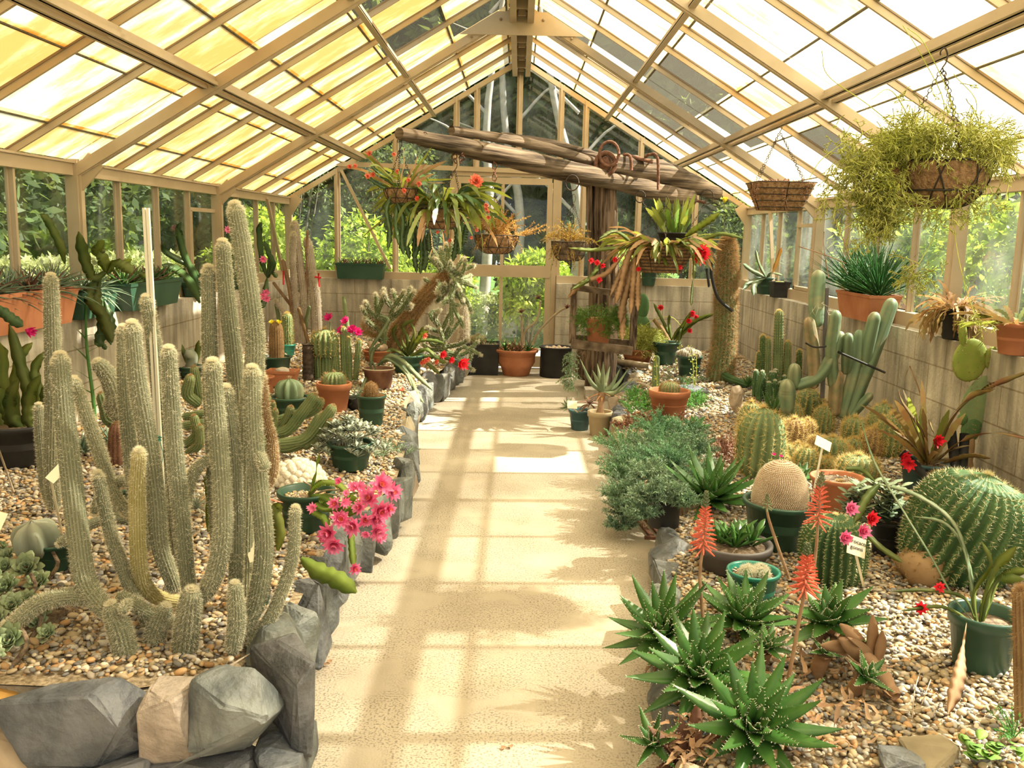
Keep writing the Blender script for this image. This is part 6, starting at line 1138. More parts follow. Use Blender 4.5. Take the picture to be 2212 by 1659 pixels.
for x, y, w_, lab in ((1668, 905, 60, 'upright green aloe among the ribbed barrel heads'), (1618, 838, 26, 'small spiky grass-like plant near the standing stone')): c, k = bpos(x, y); t = thing('aloe', lab, 'succulent', c); rosette(t, c + (0, 0, .01), 16, w_ * k * 1.2, .03, .005, 'aloe', e1=40, teeth=.003)
# pale green pole cacti
c, k = bpos(1820, 900); Y = 5.7; t = thing('pole_cactus', 'large clump of thick smooth pale green pole cactus by the right wall', 'cactus', (2.0, Y, bedz(2.0) - .02)); k = S(Y)
for pts, w_, mt in (([(1764, 695), (1763, 650), (1767, 602)], 33, 'cactusblue'), ([(1757, 830), (1756, 760), (1748, 700)], 27, 'oldpole'), ([(1800, 830), (1796, 760), (1804, 685)], 27, 'cactusblue'), ([(1725, 832), (1765, 815), (1795, 775), (1812, 730)], 27, 'cactusblue'), ([(1828, 800), (1830, 770), (1832, 732)], 24, 'cactusblue'), ([(1820, 895), (1838, 830), (1852, 770), (1856, 728)], 28, 'cactusblue'), ([(1868, 800), (1874, 750), (1888, 690)], 29, 'cactusblue'), ([(1835, 890), (1870, 800), (1900, 720), (1922, 662)], 33, 'cactusblue'), ([(1803, 890), (1805, 850), (1808, 815)], 30, 'oldpole'), ([(1825, 912), (1850, 885), (1876, 858)], 20, 'cactusblue'), ([(1700, 880), (1700, 850), (1700, 838)], 36, 'cactusblue'), ([(1716, 830), (1715, 812), (1716, 800)], 28, 'cactusblue')):
    stem(t, pxpath(pts, Y, Y + random.uniform(-.12, .03)), [w_ * k * .42, w_ * k / 2, w_ * k / 2, w_ * k * .46], 5, .05, mt, None, 0, seg=20, root=True, lump=.01)
b = B(); Q = np.array([P(x, y, Y - .1) for x, y in ((1755, 672), (1768, 665), (1790, 680), (1775, 655))]); spines(b, Q, np.array([(0, -1., 0)] * 4), .06, .003, 6, .9); part('spines', b, M['whitesp'], t)
b = B(); bar(b, P(1786, 622, Y + .02), P(1776, 860, Y + .02), .022, .022, up=(0, 1, 0)); single('metal_stake', b, M['greypot'], 'grey metal stake driven among the pole cacti', 'stake', smooth=False)
b = B(); tube(b, pxpath([(1740, 741), (1760, 750), (1785, 748)], Y - .12), .006, 6, seg=10); single('rubber_tie', b, M['blackpot'], 'black rubber tie round the brownish pole cactus', 'tie')
b = B(); tube(b, pxpath([(1810, 760), (1860, 782), (1912, 805)], Y - .12), .008, 6, seg=10); single('rubber_tie', b, M['blackpot'], 'long thin black rod slanting across the pole cacti', 'rod')
# golden-spined barrel colony
t = thing('barrel_cactus_colony', 'colony of round golden-spined ribbed cacti in the middle of the right bed', 'cactus', BD(1780, 1000))
for x, y0, y1, w_, mt in ((1648, 890, 1030, 92, 'cactus'), (1622, 872, 960, 48, 'cactus'), (1712, 872, 925, 42, 'cactus'), (1748, 842, 915, 52, 'cactus'), (1782, 878, 935, 40, 'cactus'), (1772, 855, 900, 22, 'cactus'), (1850, 902, 955, 48, 'cactus'), (1912, 858, 940, 55, 'cactus'), (1925, 898, 985, 50, 'cactus'), (1696, 955, 1010, 40, 'cactus'), (1745, 965, 1020, 44, 'cactus'), (1802, 945, 1005, 58, 'cactus'), (1848, 945, 985, 40, 'cactus'), (1862, 985, 1040, 80, 'cactus'), (1725, 955, 995, 30, 'cactus'), (1768, 940, 985, 40, 'hairbrown'), (1718, 905, 965, 50, 'hairbrown'), (1890, 925, 985, 46, 'hairbrown'), (1745, 905, 960, 36, 'hairbrown'), (1835, 965, 1000, 30, 'cactus'), (1790, 985, 1015, 34, 'cactus'), (1700, 985, 1020, 30, 'cactus')):
    c = BD(x, y1); c[1] += w_ * S(c[1]) * .35; k = S(c[1]); c[2] -= .02; H = (y1 - y0) * k * 1.12
    lim = 2.31 - w_ * k / 2
    if c[0] > lim: f_ = lim / c[0]; c = EYE + (c - EYE) * f_; k = S(c[1]); H *= f_; c[2] = bedz(c[0]) - .02
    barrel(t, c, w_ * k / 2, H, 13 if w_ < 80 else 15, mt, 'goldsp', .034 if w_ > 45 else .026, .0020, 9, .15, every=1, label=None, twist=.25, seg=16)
# big pots and cacti in the near half
t, c, r, h, k, top = simplepot(1682, 1192, 168, 105, 'greenpot', 'large green pot with a big pinkish-brown nipple cactus', rb=.74, rim=.1, fill=.92, grit=120)
b = B(); rr = 59 * k; H = 104 * k; dome = lambda q: rr * (1.0 if q < .15 else (1.02 - .16 * (q - .15)) * max(.0, 1 - ((q - .15) / .85) ** 3.2) ** .5)
c_ = top + (-.01, 0, -.02); lathe(b, [(max(.001, dome(q)) * .97, H * 1.02 * q) for q in np.linspace(0, 1, 22)], c_, 36); sm = part('stem', b, M['mamm'], t); h_ = B(); g = B(); qs = []
for q in np.linspace(.02, .995, 34):
    R_ = dome(q); m_ = max(5, int(6.283 * R_ / .0085))
    for j in range(m_): qs.append((q, 6.283 * (j + q * 17) / m_, R_))
for q, a, R_ in qs:
    p = c_ + (R_ * math.cos(a), R_ * math.sin(a), H * 1.02 * q); dz = .15 + 1.6 * max(0, q - .5) ** 1.2; n_ = nrm((math.cos(a), math.sin(a), dz)); blob(g, p, (.0036,) * 3, 0, col=(1.25, 1.2, 1.15)); qs_ = 1; spines(h_, [p + n_ * .003], [n_], .0065, .0009, 3, .7)
part('tubercles', g, M['mamm'], sm)['kind'] = 'stuff'; part('spines', h_, M['whitesp'], sm)
b = B(); flower(b, top + (-.03, -.04, H * 1.05), (0, -.3, 1), .012, 7); part('flower', b, M['magenta'], t); b = B(); flower(b, top + (-.055, -.02, H * 1.06), (0, -.3, 1), .012, 7); part('flower', b, M['magenta'], t)
label_stake(1778, 958, 3.72, 40, 24, P(1754, 1075, 3.72), 'blank cream plant label standing in the large green pot', .5)
t, c, r, h, k, top = simplepot(1804, 1105, 116, 72, 'terra', 'wide terracotta pot of grit with a tiny cactus beside the barrel colony', rb=.8, grit=200); barrel(t, top + (.0, -.03, -.01), .018, .02, 10, 'hairbrown', 'goldsp', .008, .001, 3)
t, c, r, h, k, top = simplepot(1912, 1198, 78, 78, 'blackpot', 'black pot with round grey-green leaves behind the small barrel cactus', 'potted plant', 'potted_succulent')
for i in range(40):
    a = random.uniform(0, 6.283); e = top + (math.cos(a) * random.uniform(.02, .17) - .03, math.sin(a) * random.uniform(0, .12), random.uniform(.02, .17)); b = B(); tube(b, [top, (top + e) / 2 + (0, 0, .03), e], [.003, .0015], 5, seg=6)
    for j in range(5): aa = j * 2.4; leaf(b, e - (0, 0, .01 * j), (math.cos(aa), math.sin(aa), .4), .048, .036, 0, .0012, 5, 'oval', col=np.ones(3) * random.uniform(.8, 1.2), cup=.2)
    part('shoot', b, M['aloepale'], t)
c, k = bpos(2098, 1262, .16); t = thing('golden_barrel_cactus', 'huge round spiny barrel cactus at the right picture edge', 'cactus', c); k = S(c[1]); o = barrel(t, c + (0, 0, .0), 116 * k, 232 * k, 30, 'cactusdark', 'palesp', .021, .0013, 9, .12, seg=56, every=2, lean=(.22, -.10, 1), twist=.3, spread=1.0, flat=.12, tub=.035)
b = B(); blob(b, c + (-.10, -.06, .02), (.13, .09, .09), 2, .08); q_ = part('old_base', b, M['hairbrown'], t, label='corky brown base'); h_ = B(); Q = IC2[0] * np.array((.135, .095, .095)) + c + (-.10, -.06, .02); spines(h_, Q, IC2[0], .016, .0014, 26, 1.1); part('spines', h_, M['brownsp'], q_)
c, k = bpos(1812, 1262, .08); t = thing('golden_barrel_cactus', 'smaller round spiny barrel cactus beside the written plant label', 'cactus', c); k = S(c[1]); barrel(t, c, 67 * k, 150 * k, 26, 'cactusdark', 'palesp', .013, .0011, 8, .13, seg=44, every=2, lean=(-.05, -.1, 1), spread=1.0, flat=.12, tub=.035)
t, c, r, h, k, top = simplepot(1578, 1243, 172, 62, 'greypot', 'wide grey-brown bowl of speckled thick-leaved gasteria', 'potted plant', 'potted_gasteria', rb=.76, rim=.28)
for dx, dy in ((-.05, 0), (.02, .02), (.07, -.02), (0, -.04)): rosette(t, top + (dx, dy, 0), 9, .12, .026, .005, 'aloe', e0=75, e1=25, teeth=.0, droop=.1, inner=.6, sh='strap')
for x, y, Yr, L_, n_, lab, ax in ((1535, 1092, None, 118, 34, 'large dark green toothed aloe beside the blue-green shrub', (-.05, -.35, 1)), (1725, 1050, None, 48, 14, 'small toothed aloe between the big green pot and the terracotta pot', (0, -.2, 1)), (1500, 935, None, 34, 14, 'small aloe below the terracotta pot of the right bed', (0, -.2, 1))):
    c, k = bpos(x, y); t = thing('aloe', lab, 'succulent', c); rosette(t, c + (0, 0, .03), n_, L_ * k * 1.1, (29 if L_ > 90 else 20) * k, .008, 'aloe', ax, e1=-2, teeth=.005)
# teal pot
t, c, r, h, k, top = simplepot(1622, 1322, 116, 90, 'tealpot', 'teal pot with small curled-spined cacti half hidden by an aloe', grit=60, rim=.1)
for dx, dy in ((-.02, 0), (.03, .01), (.02, -.03), (-.03, -.025)): barrel(t, top + (dx, dy, -.01), .022, .04, 12, 'bluegreen', 'whitesp', .014, .001, 6, .1, every=1)
# foreground aloes: centre pixel, depth, reach
AL = [((1438, 1372), 2.72, 128, 34, 36, (-.35, -.5, .9), 'dark green toothed aloe reaching left over the path edge'), ((1607, 1345), 2.85, 122, 34, 34, (.05, -.3, 1), 'toothed aloe in front of the teal pot'), ((1512, 1462), 2.42, 148, 42, 34, (-.25, -.6, .9), 'large toothed aloe in the centre of the foreground group'), ((1625, 1572), 2.18, 165, 44, 36, (-.1, -.75, .8), 'largest toothed aloe at the very front of the right bed'), ((1795, 1345), 2.62, 105, 40, 22, (-.35, -.3, 1), 'toothed aloe on a thick dried stalk right of the red flower spike'), ((1655, 1400), 2.6, 62, 18, 18, (0, -.4, 1), 'small bright toothed aloe between the larger aloes'), ((1868, 1462), 2.4, 58, 20, 14, (.3, -.4, .8), 'small toothed aloe at the foot of the dried stalk'), ((1415, 1610), 2.2, 78, 22, 14, (-.4, -.3, .9), 'small aloe rosette at the bottom beside the path'), ((1780, 1410), 2.5, 38, 14, 10, (0, -.3, 1), 'tiny green aloe offset among dried leaves')]
for (x, y), Y, L_, w_, n_, ax, lab in AL:
    p = P(x, y, Y); k = S(Y); t = thing('aloe', lab, 'succulent', (p[0], p[1] + .05, bedz(p[0]) - .02)); b = B(); tube(b, [(p[0] - .4 * ax[0] * .1, p[1] + .06, bedz(p[0]) - .03), p], [.022, .024], 9, seg=8); part('stalk', b, M['dry'], t)
    rosette(t, p, n_, L_ * k * 1.12, w_ * k * 1.05, .011 if L_ > 90 else .006, 'aloe', ax, e0=84, e1=-8, teeth=.0055 if L_ > 90 else .004, inner=.3, tw=.0028, droop=-.35)
    if L_ > 100: 
        b = B()
        for i in range(9): a = random.uniform(0, 6.28); leaf(b, p - (0, 0, .03), (math.cos(a), math.sin(a) * .6 - .3, -.5), L_ * k * .7, w_ * k * .7, .5, .003, 7, 'lance', wav=.03, col=np.ones(3) * random.uniform(.6, 1.2))
        part('dried_leaves', b, M['dry'], t)
b = B()
t = thing('dried_aloe_stalk', 'thick pinkish dried leaf bases and stalk lying right of the aloes', 'dead plant', BD(1910, 1480)); p = pxpath([(1815, 1375), (1870, 1420), (1905, 1460), (1935, 1505)], 2.55, 2.35); tube(b, p, [.018, .024, .022, .016], 9, seg=16, lump=.15); part('stalk', b, M['dry'], t)
for x, y, dx, dy, L_, w_ in ((1885, 1430, -65, -50, 110, 44), (1870, 1400, -60, -60, 95, 30), (1880, 1420, 5, -110, 110, 28), (1895, 1430, 10, -70, 85, 26), (1850, 1400, -80, -10, 90, 30), (1905, 1470, 40, 30, 60, 20)): b = B(); k = S(2.5); p0 = P(x, y, 2.48); d = P(x + dx, y + dy, 2.46) - p0; leaf(b, p0, d, L_ * k, w_ * k, .1, .008, 8, 'oval', cup=.5, up=(0, -1, .3)); part('leaf_base', b, M['epibrown'], t)
t = thing('leaf_litter', 'scattered brown dried leaves among the front aloes', 'dead leaves', BD(1780, 1500)); b = B()
for i in range(170): q = BD(random.uniform(1600, 1900), random.uniform(1400, 1640)) if i % 3 else BD(random.uniform(1440, 1560), random.uniform(1560, 1655)); leaf(b, q + (0, 0, .008 + random.uniform(0, .03)), RNG.normal(size=3) * (1, 1, .35), random.uniform(.03, .085), random.uniform(.008, .02), 0, 0, 6, 'lance', cup=.5, wav=.06, col=np.ones(3) * random.uniform(.5, 1.3))
part('leaves', b, M['dry'], t); t['kind'] = 'stuff'
b = B(); t = thing('aloe', 'aloe with reddened leaves at the bottom edge beside the path', 'succulent', BD(1500, 1659)); rosette(t, P(1490, 1640, 2.2), 16, .14, .05, .012, 'redleaf', (-.1, -.6, .8), teeth=.004)
# flower spikes
def spike(pts, Y, y0, y1, lab, n_=110, w_=30, mt='coral'):
    f = pts[-1]; ft = P(f[0], f[1], Y); t = thing('aloe_flower_spike', lab, 'flower spike', ft); b = B(); pp = spl(pxpath(pts, Y), 40); tube(b, pp, [.0025, .0055, .006], 7); Q, _ = None, None
    for i in range(8, 40, 2): leaf(b, pp[i], (random.uniform(-1, 1), -.4, .9), .014, .007, 0, 0, 4, 'lance')
    part('stalk', b, M['dry'], t); top = P(pts[0][0], y0, Y); bot = np.array([np.interp(y1, [q[1] for q in pts], [q[0] for q in pts]), y1]); bo = P(bot[0], bot[1], Y); b = B(); g = B()
    for i in range(n_):
        q = (i / n_); c_ = top + (bo - top) * q; a = i * 2.39996; rad = w_ * S(Y) * (.25 + .95 * q); up = 1.1 - 1.5 * q ** 1.3; d = np.array([math.cos(a), math.sin(a), up]); L_ = rad * .95
        tube(g if q < .28 else b, [c_, c_ + nrm(d) * L_ * .6, c_ + nrm(d) * L_ + (0, 0, -.003 * q)], [.0016, .0032, .0018], 6)
    part('florets', b, M[mt], t); part('buds', g, M['aloepale'], t)
spike([(1526, 1060), (1523, 1150), (1512, 1240), (1518, 1330), (1520, 1420)], 2.75, 1065, 1185, 'coral flower spike standing left above the aloe group')
spike([(1745, 1172), (1745, 1240), (1728, 1330), (1712, 1420), (1690, 1530)], 2.45, 1176, 1275, 'nearest coral flower spike in front of the small barrel cactus', w_=34)
spike([(1775, 1018), (1768, 1100), (1764, 1170), (1757, 1240), (1750, 1300)], 2.95, 1025, 1130, 'coral flower spike before the terracotta grit pot', n_=80, w_=32)
spike([(1657, 1068), (1658, 1110), (1680, 1180), (1705, 1250)], 3.05, 1068, 1100, 'green budding spike before the large green pot', n_=30, w_=12, mt='aloepale')
label_stake(1850, 1180, 2.95, 46, 44, BD(1868, 1262), 'cream plant label with two handwritten words by the smaller barrel cactus', .35, ('Pterocactus', 'gonnii'))
# green pot lower right
t, c, r, h, k, top = simplepot(2115, 1458, 152, 132, 'greenpot', 'green plastic pot with long leafy cactus stems at the lower right', 'potted plant', 'potted_epiphyllum', rb=.76, rim=.2, fill=.8); Y = c[1]; b = B()
for pts, w_ in (([(2118, 1350), (2130, 1290), (2150, 1230), (2195, 1180)], 34), ([(2110, 1350), (2105, 1280), (2140, 1220), (2120, 1170)], 18), ([(2120, 1350), (2150, 1260), (2212, 1250)], 24), ([(2125, 1340), (2160, 1250), (2230, 1230)], 20), ([(2110, 1350), (2080, 1290), (2000, 1275), (1925, 1278)], 9), ([(2110, 1352), (2060, 1320), (2020, 1310), (1945, 1320)], 9)): pstrap(b, pts, Y, Y - .12, w_, .14, 7, .4, random.uniform(.8, 1.3))
part('flat_stems', b, M['epi'], t); b = B()
for pts, w_ in (([(2112, 1350), (2100, 1290), (2095, 1230), (2060, 1130), (1980, 1070), (1895, 1045)], 13), ([(2105, 1345), (2060, 1290), (2010, 1200), (1955, 1110), (1890, 1000), (1860, 910)], 7), ([(2110, 1350), (2098, 1260), (2080, 1180), (2040, 1130), (1970, 1115)], 10)): pstrap(b, pts, Y, Y + .25, w_, .2, 16, .4, 1.0, n=40)
part('arching_stems', b, M['aloepale'], t); b = B(); pstrap(b, [(2088, 1345), (2080, 1400), (2072, 1460), (2048, 1542)], Y - .1, Y - .3, 38, .16, 10, .1, 1.25, late=1); part('dead_stem', b, M['epibrown'], t, label='long pink withered stem'); buds(t, ((1990, 1312), (2030, 1268)), 'red', Y - .1, .022)
b = B()
for pts, w_ in (([(1900, 1045), (1870, 1080), (1845, 1130)], 22), ([(1860, 1140), (1900, 1180), (1950, 1215)], 16), ([(1890, 1040), (1860, 1015), (1825, 1012)], 12)): pstrap(b, pts, 2.95, 2.85, w_, .12, 5, .3, 1.0)
part('flat_stems', b, M['epi'], t)
for x, y, mt in ((1833, 1098, 'pink'), (1878, 1120, 'red'), (1860, 1148, 'pink'), (1820, 1162, 'pink')): b = B(); flower(b, P(x, y, 2.82), (.2, -1, .3), .034, 9, 3, .4, 1.0); part('flower', b, M[mt], t)
# blue pot and its reddish stems
t, c, r, h, k, top = simplepot(1996, 1062, 108, 62, 'bluepot', 'dark blue-grey pot with reddish spreading flat stems near the right wall', 'potted plant', 'potted_epiphyllum', rb=.8); Y = c[1]; b = B()
for pts, w_ in (([(2010, 1000), (1990, 930), (1950, 870), (1940, 840)], 14), ([(2015, 1000), (2035, 930), (2090, 860), (2150, 840)], 15), ([(2020, 1000), (2080, 950), (2150, 935), (2230, 950)], 14), ([(2020, 1005), (2090, 985), (2140, 990)], 12), ([(2005, 1000), (1985, 940), (1975, 900)], 22), ([(2015, 1000), (2060, 900), (2130, 840), (2230, 800)], 13), ([(2000, 1000), (1970, 960), (1930, 930)], 10), ([(2010, 1000), (2020, 950), (2005, 905)], 16), ([(2010, 1000), (1960, 880), (1955, 820), (1965, 790)], 5)): pstrap(b, pts, Y, Y - random.uniform(.4, .6), w_, .2, 8, .4, random.uniform(.7, 1.2))
part('flat_stems', b, M['redepi'], t); straps(t, top, 16, .42, .032, 'redepi', spread=.7, up=1.1, droop=.7, name='short_stems', cv=.4, cone=(1.2, 5.6)); straps(t, top, 7, .34, .04, 'epi', spread=.5, up=1.3, droop=.5, name='green_stems', cone=(1.2, 5.6)); buds(t, ((2022, 950), (1948, 985), (1965, 1000)), 'red', Y - .2, .04)
for (p, q, lab) in (((1948, 978), (2012, 1040), 'black plastic tube slanting out of the blue-grey pot'), ((2054, 925), (2066, 1030), 'black plastic tube standing right of the blue-grey pot'), ((2084, 937), (2078, 1028), 'second black tube standing behind the first one')): b = B(); tube(b, [P(q[0], q[1], Y - .12), P(p[0], p[1], Y - .05)], .023, 12); single('plastic_tube', b, M['blackpot'], lab, 'tube')
t, c, r, h, k, top = simplepot(2028, 1082, 60, 42, 'greenpot', 'small green pot with a round brown-spined cactus behind the huge barrel'); barrel(t, top + (.0, 0, -.01), 24 * k, 36 * k, 14, 'cactus', 'brownsp', .016, .0014, 5)
# prickly pear by the right wall
Y = 4.55; t = thing('prickly_pear', 'yellow-green prickly pear growing up the right block wall', 'cactus', (2.22, Y, bedz(2.2) - .02)); k = S(Y)
for x, y, w_, h_, mt, ry, sp_ in ((2095, 778, 38, 48, 'padlime', .1, 1), (2140, 772, 15, 24, 'padlime', .2, 1), (2080, 722, 9, 32, 'padlime', -.15, 1), (2118, 868, 40, 62, 'cactus', .35, 1), (2098, 925, 22, 34, 'cactusdark', .2, 1), (2080, 905, 12, 14, 'cactusdark', 0, 0), (2092, 980, 12, 50, 'hairbrown', .05, 0), (2090, 1030, 13, 45, 'hairbrown', 0, 0)):
    b = B(); V_ = IC2[0] * np.array((w_ * k, .018, h_ * k)); ca, sa = math.cos(ry), math.sin(ry); V_ = np.column_stack([V_[:, 0] * ca + V_[:, 2] * sa, V_[:, 1], -V_[:, 0] * sa + V_[:, 2] * ca]) + P(x, y, Y); b.add(V_, IC2[1]); o = part('pad', b, M[mt], t)
    if sp_: h_2 = B(); i = RNG.integers(0, len(V_), 110); spines(h_2, V_[i], IC2[0][i], .009, .004, 3, .8); part('spines', h_2, M['brownsp'], o)
# thin dry stalks at the wall, edge column
t = thing('dry_stalk', 'thin dry curved stalk standing before the right wall', 'dead plant', BD(1995, 1000)); b = B(); tube(b, pxpath([(2000, 900), (1985, 840), (1965, 790)], 5.0), .004, 5, seg=12); tube(b, [P(2000, 900, 5.0), BD(2005, 1010)], .004, 5); part('stalk', b, M['dry'], t)
t = thing('hairy_column_cactus', 'brown spiny column cut by the right picture edge', 'cactus', BD(2210, 1600)); stem(t, pxpath([(2214, 1600), (2212, 1450), (2206, 1290)], 2.25), [.022, .024, .02], 12, .08, 'hairbrown', 'brownsp', 1400, .016, .0012)
t = thing('ground_plant', 'small round-leaved green plant at the bottom right corner', 'plant', BD(2130, 1645)); b = B()
for i in range(26): q = BD(random.uniform(2080, 2210), random.uniform(1610, 1660)); a = random.uniform(0, 6.28); leaf(b, q + (0, 0, .02), (math.cos(a), math.sin(a), .5), .035, .03, .3, .001, 6, 'oval', cup=.2, col=np.ones(3) * random.uniform(.8, 1.3))
part('leaves', b, M['brightgreen'], t)
for px_, lab in ((2150, 'feathery green shoots near the right picture edge'),): t = thing('ground_plant', lab, 'plant', BD(2190, 1585)); sprigs(t, BD(2190, 1590), (.04, .04), 12, .08, 'leafg', .012, .003, 10)
b = B()
for pts in ([(1990, 1450), (1975, 1500), (1970, 1560)], [(2010, 1475), (1990, 1530)], [(1900, 1520), (1950, 1545), (2000, 1535)]): 
    pp = [BD(x, y) + (0, 0, .012) for x, y in pts]; tube(b, pp, .0016, 4, seg=10)
single('dry_twigs', b, M['palewood'], 'thin pale dry twigs lying on the pebbles at the lower right', 'twigs')
# terracotta pot, ground covers, agave etc. on the path side
t, c, r, h, k, top = simplepot(1443, 905, 88, 62, 'terra', 'terracotta pot with a golden round cactus at the right bed edge', rim=.22); barrel(t, top + (0, 0, -.02), 21 * k, 32 * k, 20, 'cactus', 'brownsp', .012, .0012, 7, .06, every=1)
for x0, x1, y0, y1, n_, L_, mt, lab, lw in ((1350, 1400, 850, 895, 26, .10, 'leafg', 'green ground cover left of the terracotta pot', .006), (1480, 1515, 835, 885, 20, .10, 'leafg', 'green ground cover right of the terracotta pot', .006), (1335, 1470, 905, 930, 26, .07, 'redleaf', 'grey-red succulent mat under the terracotta pot', .01), (1540, 1600, 960, 1010, 12, .12, 'redleaf', 'reddish-stemmed succulent left of the largest ribbed cactus', .01), (1440, 1520, 800, 830, 12, .07, 'bluegreen', 'thin blue-green shoots around the green pot of grey cacti', .005)):
    t = thing('ground_cover', lab, 'plant', BD((x0 + x1) / 2, (y0 + y1) / 2))
    for i in range(n_): sprigs(t, BD(random.uniform(x0, x1), random.uniform(y0, y1)), (.03, .03), 4, L_, mt, .018, lw, 8, name='shoot', col=(1.2, 1.2, 1.1))
for x, yb, yt in ((1416, 870, 770), (1462, 800, 745), (1498, 850, 750), (1500, 845, 765)):
    c, k = bpos(x, yb); t = thing('flower_stalk', 'thin yellow-green branching flower stalk rising from the ground cover', 'flower stalk', c, 'yellow-green flower stalks in the right bed'); b = B(); e = P(x + random.uniform(-6, 12), yt, c[1]); tube(b, [c, (c + e) / 2 + (.01, 0, 0), e], .0028, 5, seg=8); Q = np.repeat(spl([c + (e - c) * .4, e], 8), 3, 0) + RNG.normal(size=(24, 3)) * .014; quads(b, Q, .02, .014); part('stalk', b, M['yelgreen'], t)
t = thing('column_stub', 'single upright green three-angled cactus stem behind the terracotta pot', 'cactus', BD(1418, 850)); stem(t, pxpath([(1418, 850), (1416, 810), (1418, 775)], 7.4), [.03, .03, .024], 3, .2, 'cactus', seg=10)
# blue-green shrub with its dark pot
t, c, r, h, k, top = simplepot(1432, 1140, 80, 92, 'blackpot', 'mounding blue-green needle-leaved shrub in a black pot at the path edge', 'potted plant', 'potted_shrub', rb=.85)
Yf = c[1] - r - .06
for i, (x, y, Yc, R_, n_, L_, cf) in enumerate(((1400, 1050, Yf, .06, 26, .10, (1, 1, 1)), (1440, 1040, Yf, .06, 22, .10, (1.1, 1.1, 1.1)), (1470, 1060, Yf, .05, 18, .09, (.9, 1, .9)), (1385, 1085, Yf, .05, 18, .10, (.9, 1, 1)), (1365, 985, 4.75, .16, 30, .17, (.9, 1.1, 1)), (1400, 960, 4.95, .15, 30, .17, (1, 1, 1)), (1440, 975, 4.6, .15, 26, .16, (.8, 1.1, .95)), (1360, 1045, 4.5, .13, 24, .15, (1, 1, 1.1)), (1345, 940, 5.3, .14, 22, .17, (.9, 1.2, .9)), (1480, 955, 4.9, .13, 20, .16, (.8, .9, .85)), (1410, 1030, 4.45, .12, 20, .14, (1.1, 1.1, 1.2)), (1460, 1005, 4.5, .12, 18, .14, (.9, 1, 1)), (1430, 930, 5.2, .14, 22, .16, (.8, 1.1, .9)), (1350, 1080, 4.35, .07, 12, .12, (1, 1, 1)), (1505, 990, 4.6, .09, 12, .13, (.8, 1, .9)), (1340, 1000, 4.7, .10, 16, .14, (1, 1.2, 1)), (1372, 1065, 4.3, .09, 22, .13, (.9, 1, 1)), (1345, 1050, 4.4, .09, 18, .13, (1, 1.1, 1)), (1465, 1035, 4.3, .08, 14, .12, (1, 1, 1)), (1500, 950, 4.9, .11, 18, .15, (.8, .95, .9)), (1420, 900, 5.4, .15, 24, .16, (.7, 1, .8)), (1480, 915, 5.3, .12, 20, .15, (.7, .9, .8)), (1395, 1000, 4.35, .10, 20, .12, (1.2, 1.2, 1.2)), (1345, 1110, 4.3, .06, 14, .10, (.9, 1, 1)))): 
    sprigs(t, P(x, y + 35, Yc), (R_, R_ * .7), int(n_ * 2.6), L_, 'bluegreen', .020, .005, 18, up=.9, droop=.25, name='branch', col=cf)
for x, y in ((1395, 1045), (1440, 1060), (1470, 1075)):
    p = P(x, y, 4.25); b = B(); tube(b, [p, p + (.01, 0, -.08), p + (.02, 0, -.17)], .006, 6, seg=6); Q = np.repeat(spl([p, p + (.02, 0, -.2)], 12), 8, 0) + RNG.normal(size=(96, 3)) * .015; quads(b, Q, .03, .005); part('dried_branch', b, M['dry'], t)
for px_, py_, w_, h_, mt, lab in ((1294, 944, 54, 54, 'creampot', 'cream plastic pot with a leggy red-tinged aloe on the path'),):
    c, r, h, k = potat(px_, py_, w_, h_, .7, 0.0); t = thing('potted_aloe', lab, 'potted plant', c); top = pot(t, c, r, h, mt, rim=.2); b = B(); tube(b, [top, top + (.005, 0, .09), top + (.01, 0, .17)], [.03, .022, .03], 9, seg=10, lump=.08); part('stalk', b, M['dry'], t)
    b = B(); cc = top + (.01, 0, .17)
    for x, y, L_, w2 in ((1253, 775, 1, 11), (1280, 800, 1, 12), (1303, 782, 1, 12), (1318, 790, 1, 12), (1340, 795, 1, 12), (1357, 797, 1, 11), (1350, 825, 1, 12), (1368, 818, 1, 10), (1290, 785, 1, 12), (1312, 815, 1, 14)): 
        e = P(x, y, c[1] + random.uniform(-.1, .1)); m_ = (cc + e) / 2 + (0, 0, -.05 if abs(x - 1300) > 25 else 0); pp = [cc, m_, e]; tube(b, pp, [w2 * k * .42, w2 * k * .42, .002], 8, seg=14)
    part('leaves', b, M['aloepale'], t); b = B()
    for x, y in ((1260, 862), (1300, 870), (1322, 855), (1285, 868), (1342, 855)): e = P(x, y, c[1] - .05); leaf(b, cc, e - cc, np.linalg.norm(e - cc), .03, .3, .003, 8, 'lance')
    part('old_leaves', b, M['coralleaf'], t)
c, r, h, k = potat(1252, 932, 50, 44, .9, 0.0); t = thing('potted_aloe', 'dark blue pot with a drooping dark aloe beside the cream pot', 'potted plant', c); top = pot(t, c, r, h, 'bluepot', rim=.12); rosette(t, top + (-.09, 0, .04), 16, .09, .018, .003, 'aloe', (-.8, -.2, .5), e1=0, teeth=.003); rosette(t, top + (.07, -.02, .06), 16, .13, .02, .003, 'redleaf', (.2, -.3, 1), e1=-30, teeth=.003, droop=1.)
label_stake(1236, 874, 6.62, 22, 18, top, 'cream label card in the dark blue pot', .05)
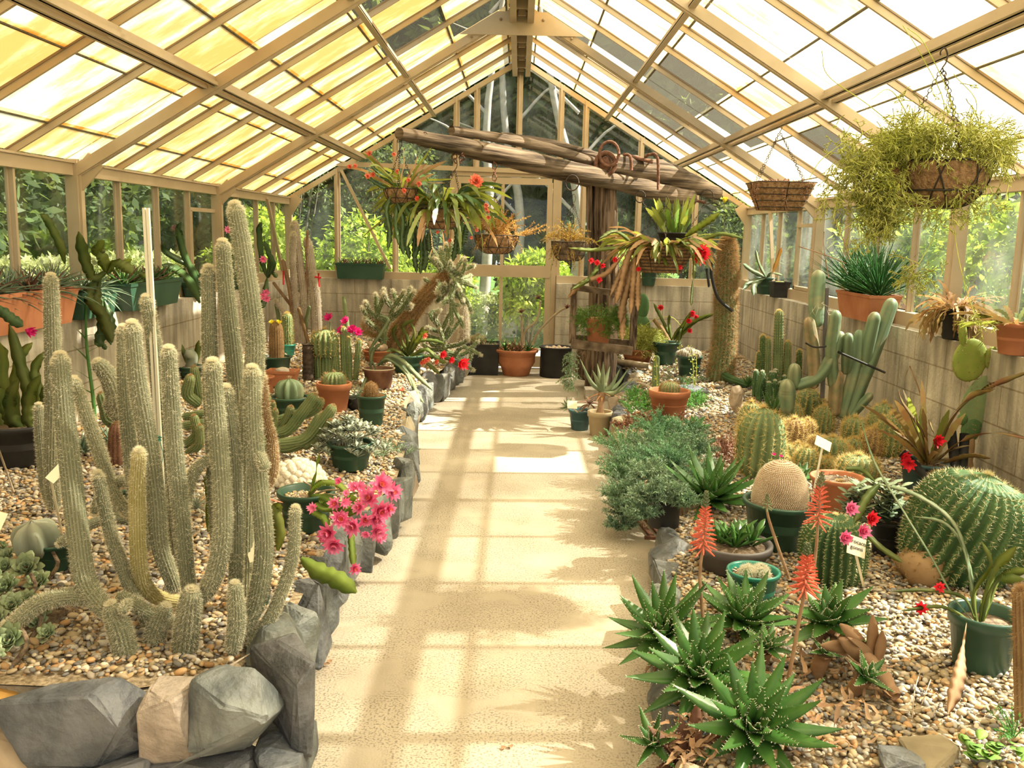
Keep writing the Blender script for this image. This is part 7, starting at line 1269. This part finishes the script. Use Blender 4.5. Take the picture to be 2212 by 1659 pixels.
# right ledge
def lx(px, X=2.46): return X * FL / (px - 1131)
t = thing('potted_plants', 'long terracotta trough of fine green rush-like leaves on the right ledge', 'planter', (2.40, 6.2, Z)); top = trough(t, (2.385, 6.2, Z), .20, .62, .18, 'terra', taper=.84)
for i in range(4): rosette(t, top + (random.uniform(-.03, .03), -.24 + .16 * i, 0), 80, .42, .012, .003, 'grassy', (random.uniform(-.15, .05), random.uniform(-.1, .1), 1), e0=88, e1=18, teeth=0, droop=.05, inner=.8, pw=.8, seg=7)
b = B()
for pts in ([(1835, 560), (1815, 500), (1800, 470)], [(1790, 600), (1780, 540), (1780, 500)], [(1830, 570), (1780, 550), (1725, 532)]): tube(b, pxpath(pts, 6.1), .0035, 5, seg=10)
part('flower_stalk', b, M['dry'], t)
t = thing('potted_cactus', 'black square pot with a yellow cloth-like top on the right ledge', 'potted cactus', (2.42, lx(1692, 2.42), Z)); top = trough(t, (2.42, lx(1692, 2.42), Z), .15, .15, .145, 'blackpot', taper=.9); b = B(); blob(b, top, (.06, .06, .025), 1, .1); part('stem', b, M['yelgreen'], t)
t = thing('potted_epiphyllum', 'green pot of flat stems and one orange leaf at the far right ledge', 'potted plant', (2.42, 8.9, Z)); top = pot(t, (2.42, 8.9, Z), .10, .16, 'greenpot'); b = B()
for pts, w_ in (([(1655, 600), (1640, 570), (1632, 540)], 10), ([(1655, 600), (1625, 585), (1605, 570)], 12), ([(1655, 600), (1620, 610), (1605, 625)], 11), ([(1650, 600), (1630, 615), (1628, 638)], 14), ([(1655, 600), (1670, 590), (1690, 595)], 8)): pstrap(b, pts, 8.8, 8.6, w_, .1, 5, .3, .9)
part('flat_stems', b, M['aloepale'], t); b = B(); pstrap(b, [(1668, 592), (1680, 560), (1688, 535)], 8.8, 8.7, 9, .1, 5, .2, 1.2); part('orange_stem', b, M['orangeplant'], t)
t = thing('ledge_pot', 'dark green round pot on the far back ledge right of the post', 'pot', (1.43, YE - .12, Z)); top = pot(t, (1.43, YE - .12, Z), .09, .17, 'greenpot'); straps(t, top, 12, .22, .03, 'epid', spread=1, up=.6, droop=1.5)
t = thing('christmas_cactus', 'black pot of arching reddish jointed stems on the right ledge', 'potted plant', (2.42, lx(2075, 2.42), Z)); Y = lx(2075, 2.42); top = pot(t, (2.42, Y, Z), .07, .17, 'blackpot', rb=.85)
straps(t, top, 110, .27, .026, 'redepi', spread=1.1, up=.7, droop=3.2, tooth=.6, nt=7, r0=.03, name='jointed_stems', cv=.5, wob=.03, seg=36); straps(t, top, 36, .24, .022, 'epibrown', spread=.8, up=1.1, droop=2.0, tooth=.6, nt=6, r0=.03, name='jointed_stems', wob=.03, seg=36)
t = thing('potted_succulent', 'terracotta pot of red-tipped spreading stems at the right picture edge', 'potted plant', (2.40, 4.35, Z)); top = pot(t, (2.40, 4.35, Z), .09, .15, 'terra'); straps(t, top, 44, .27, .026, 'redepi', spread=1.2, up=.6, droop=1.0, tooth=.4, nt=7, r0=.03); straps(t, top, 20, .25, .026, 'epi', spread=1.2, up=.6, droop=1.0, tooth=.4, nt=7, r0=.03)
# fallen leaves on the path
for i, (x, y) in enumerate(((690, 1437), (712, 1432), (715, 1388), (1100, 1610), (1082, 1618))): b = B(); q = G(x, y, .004); a = i * 1.7; leaf(b, q, (math.cos(a), math.sin(a), .15), .035 if i == 0 else .018, .016, 0, 0, 6, 'oval', cup=.4); single('fallen_leaf', b, M['dry'], 'small brown dead leaf on the bare path', 'leaf', 'dead leaves on the path')
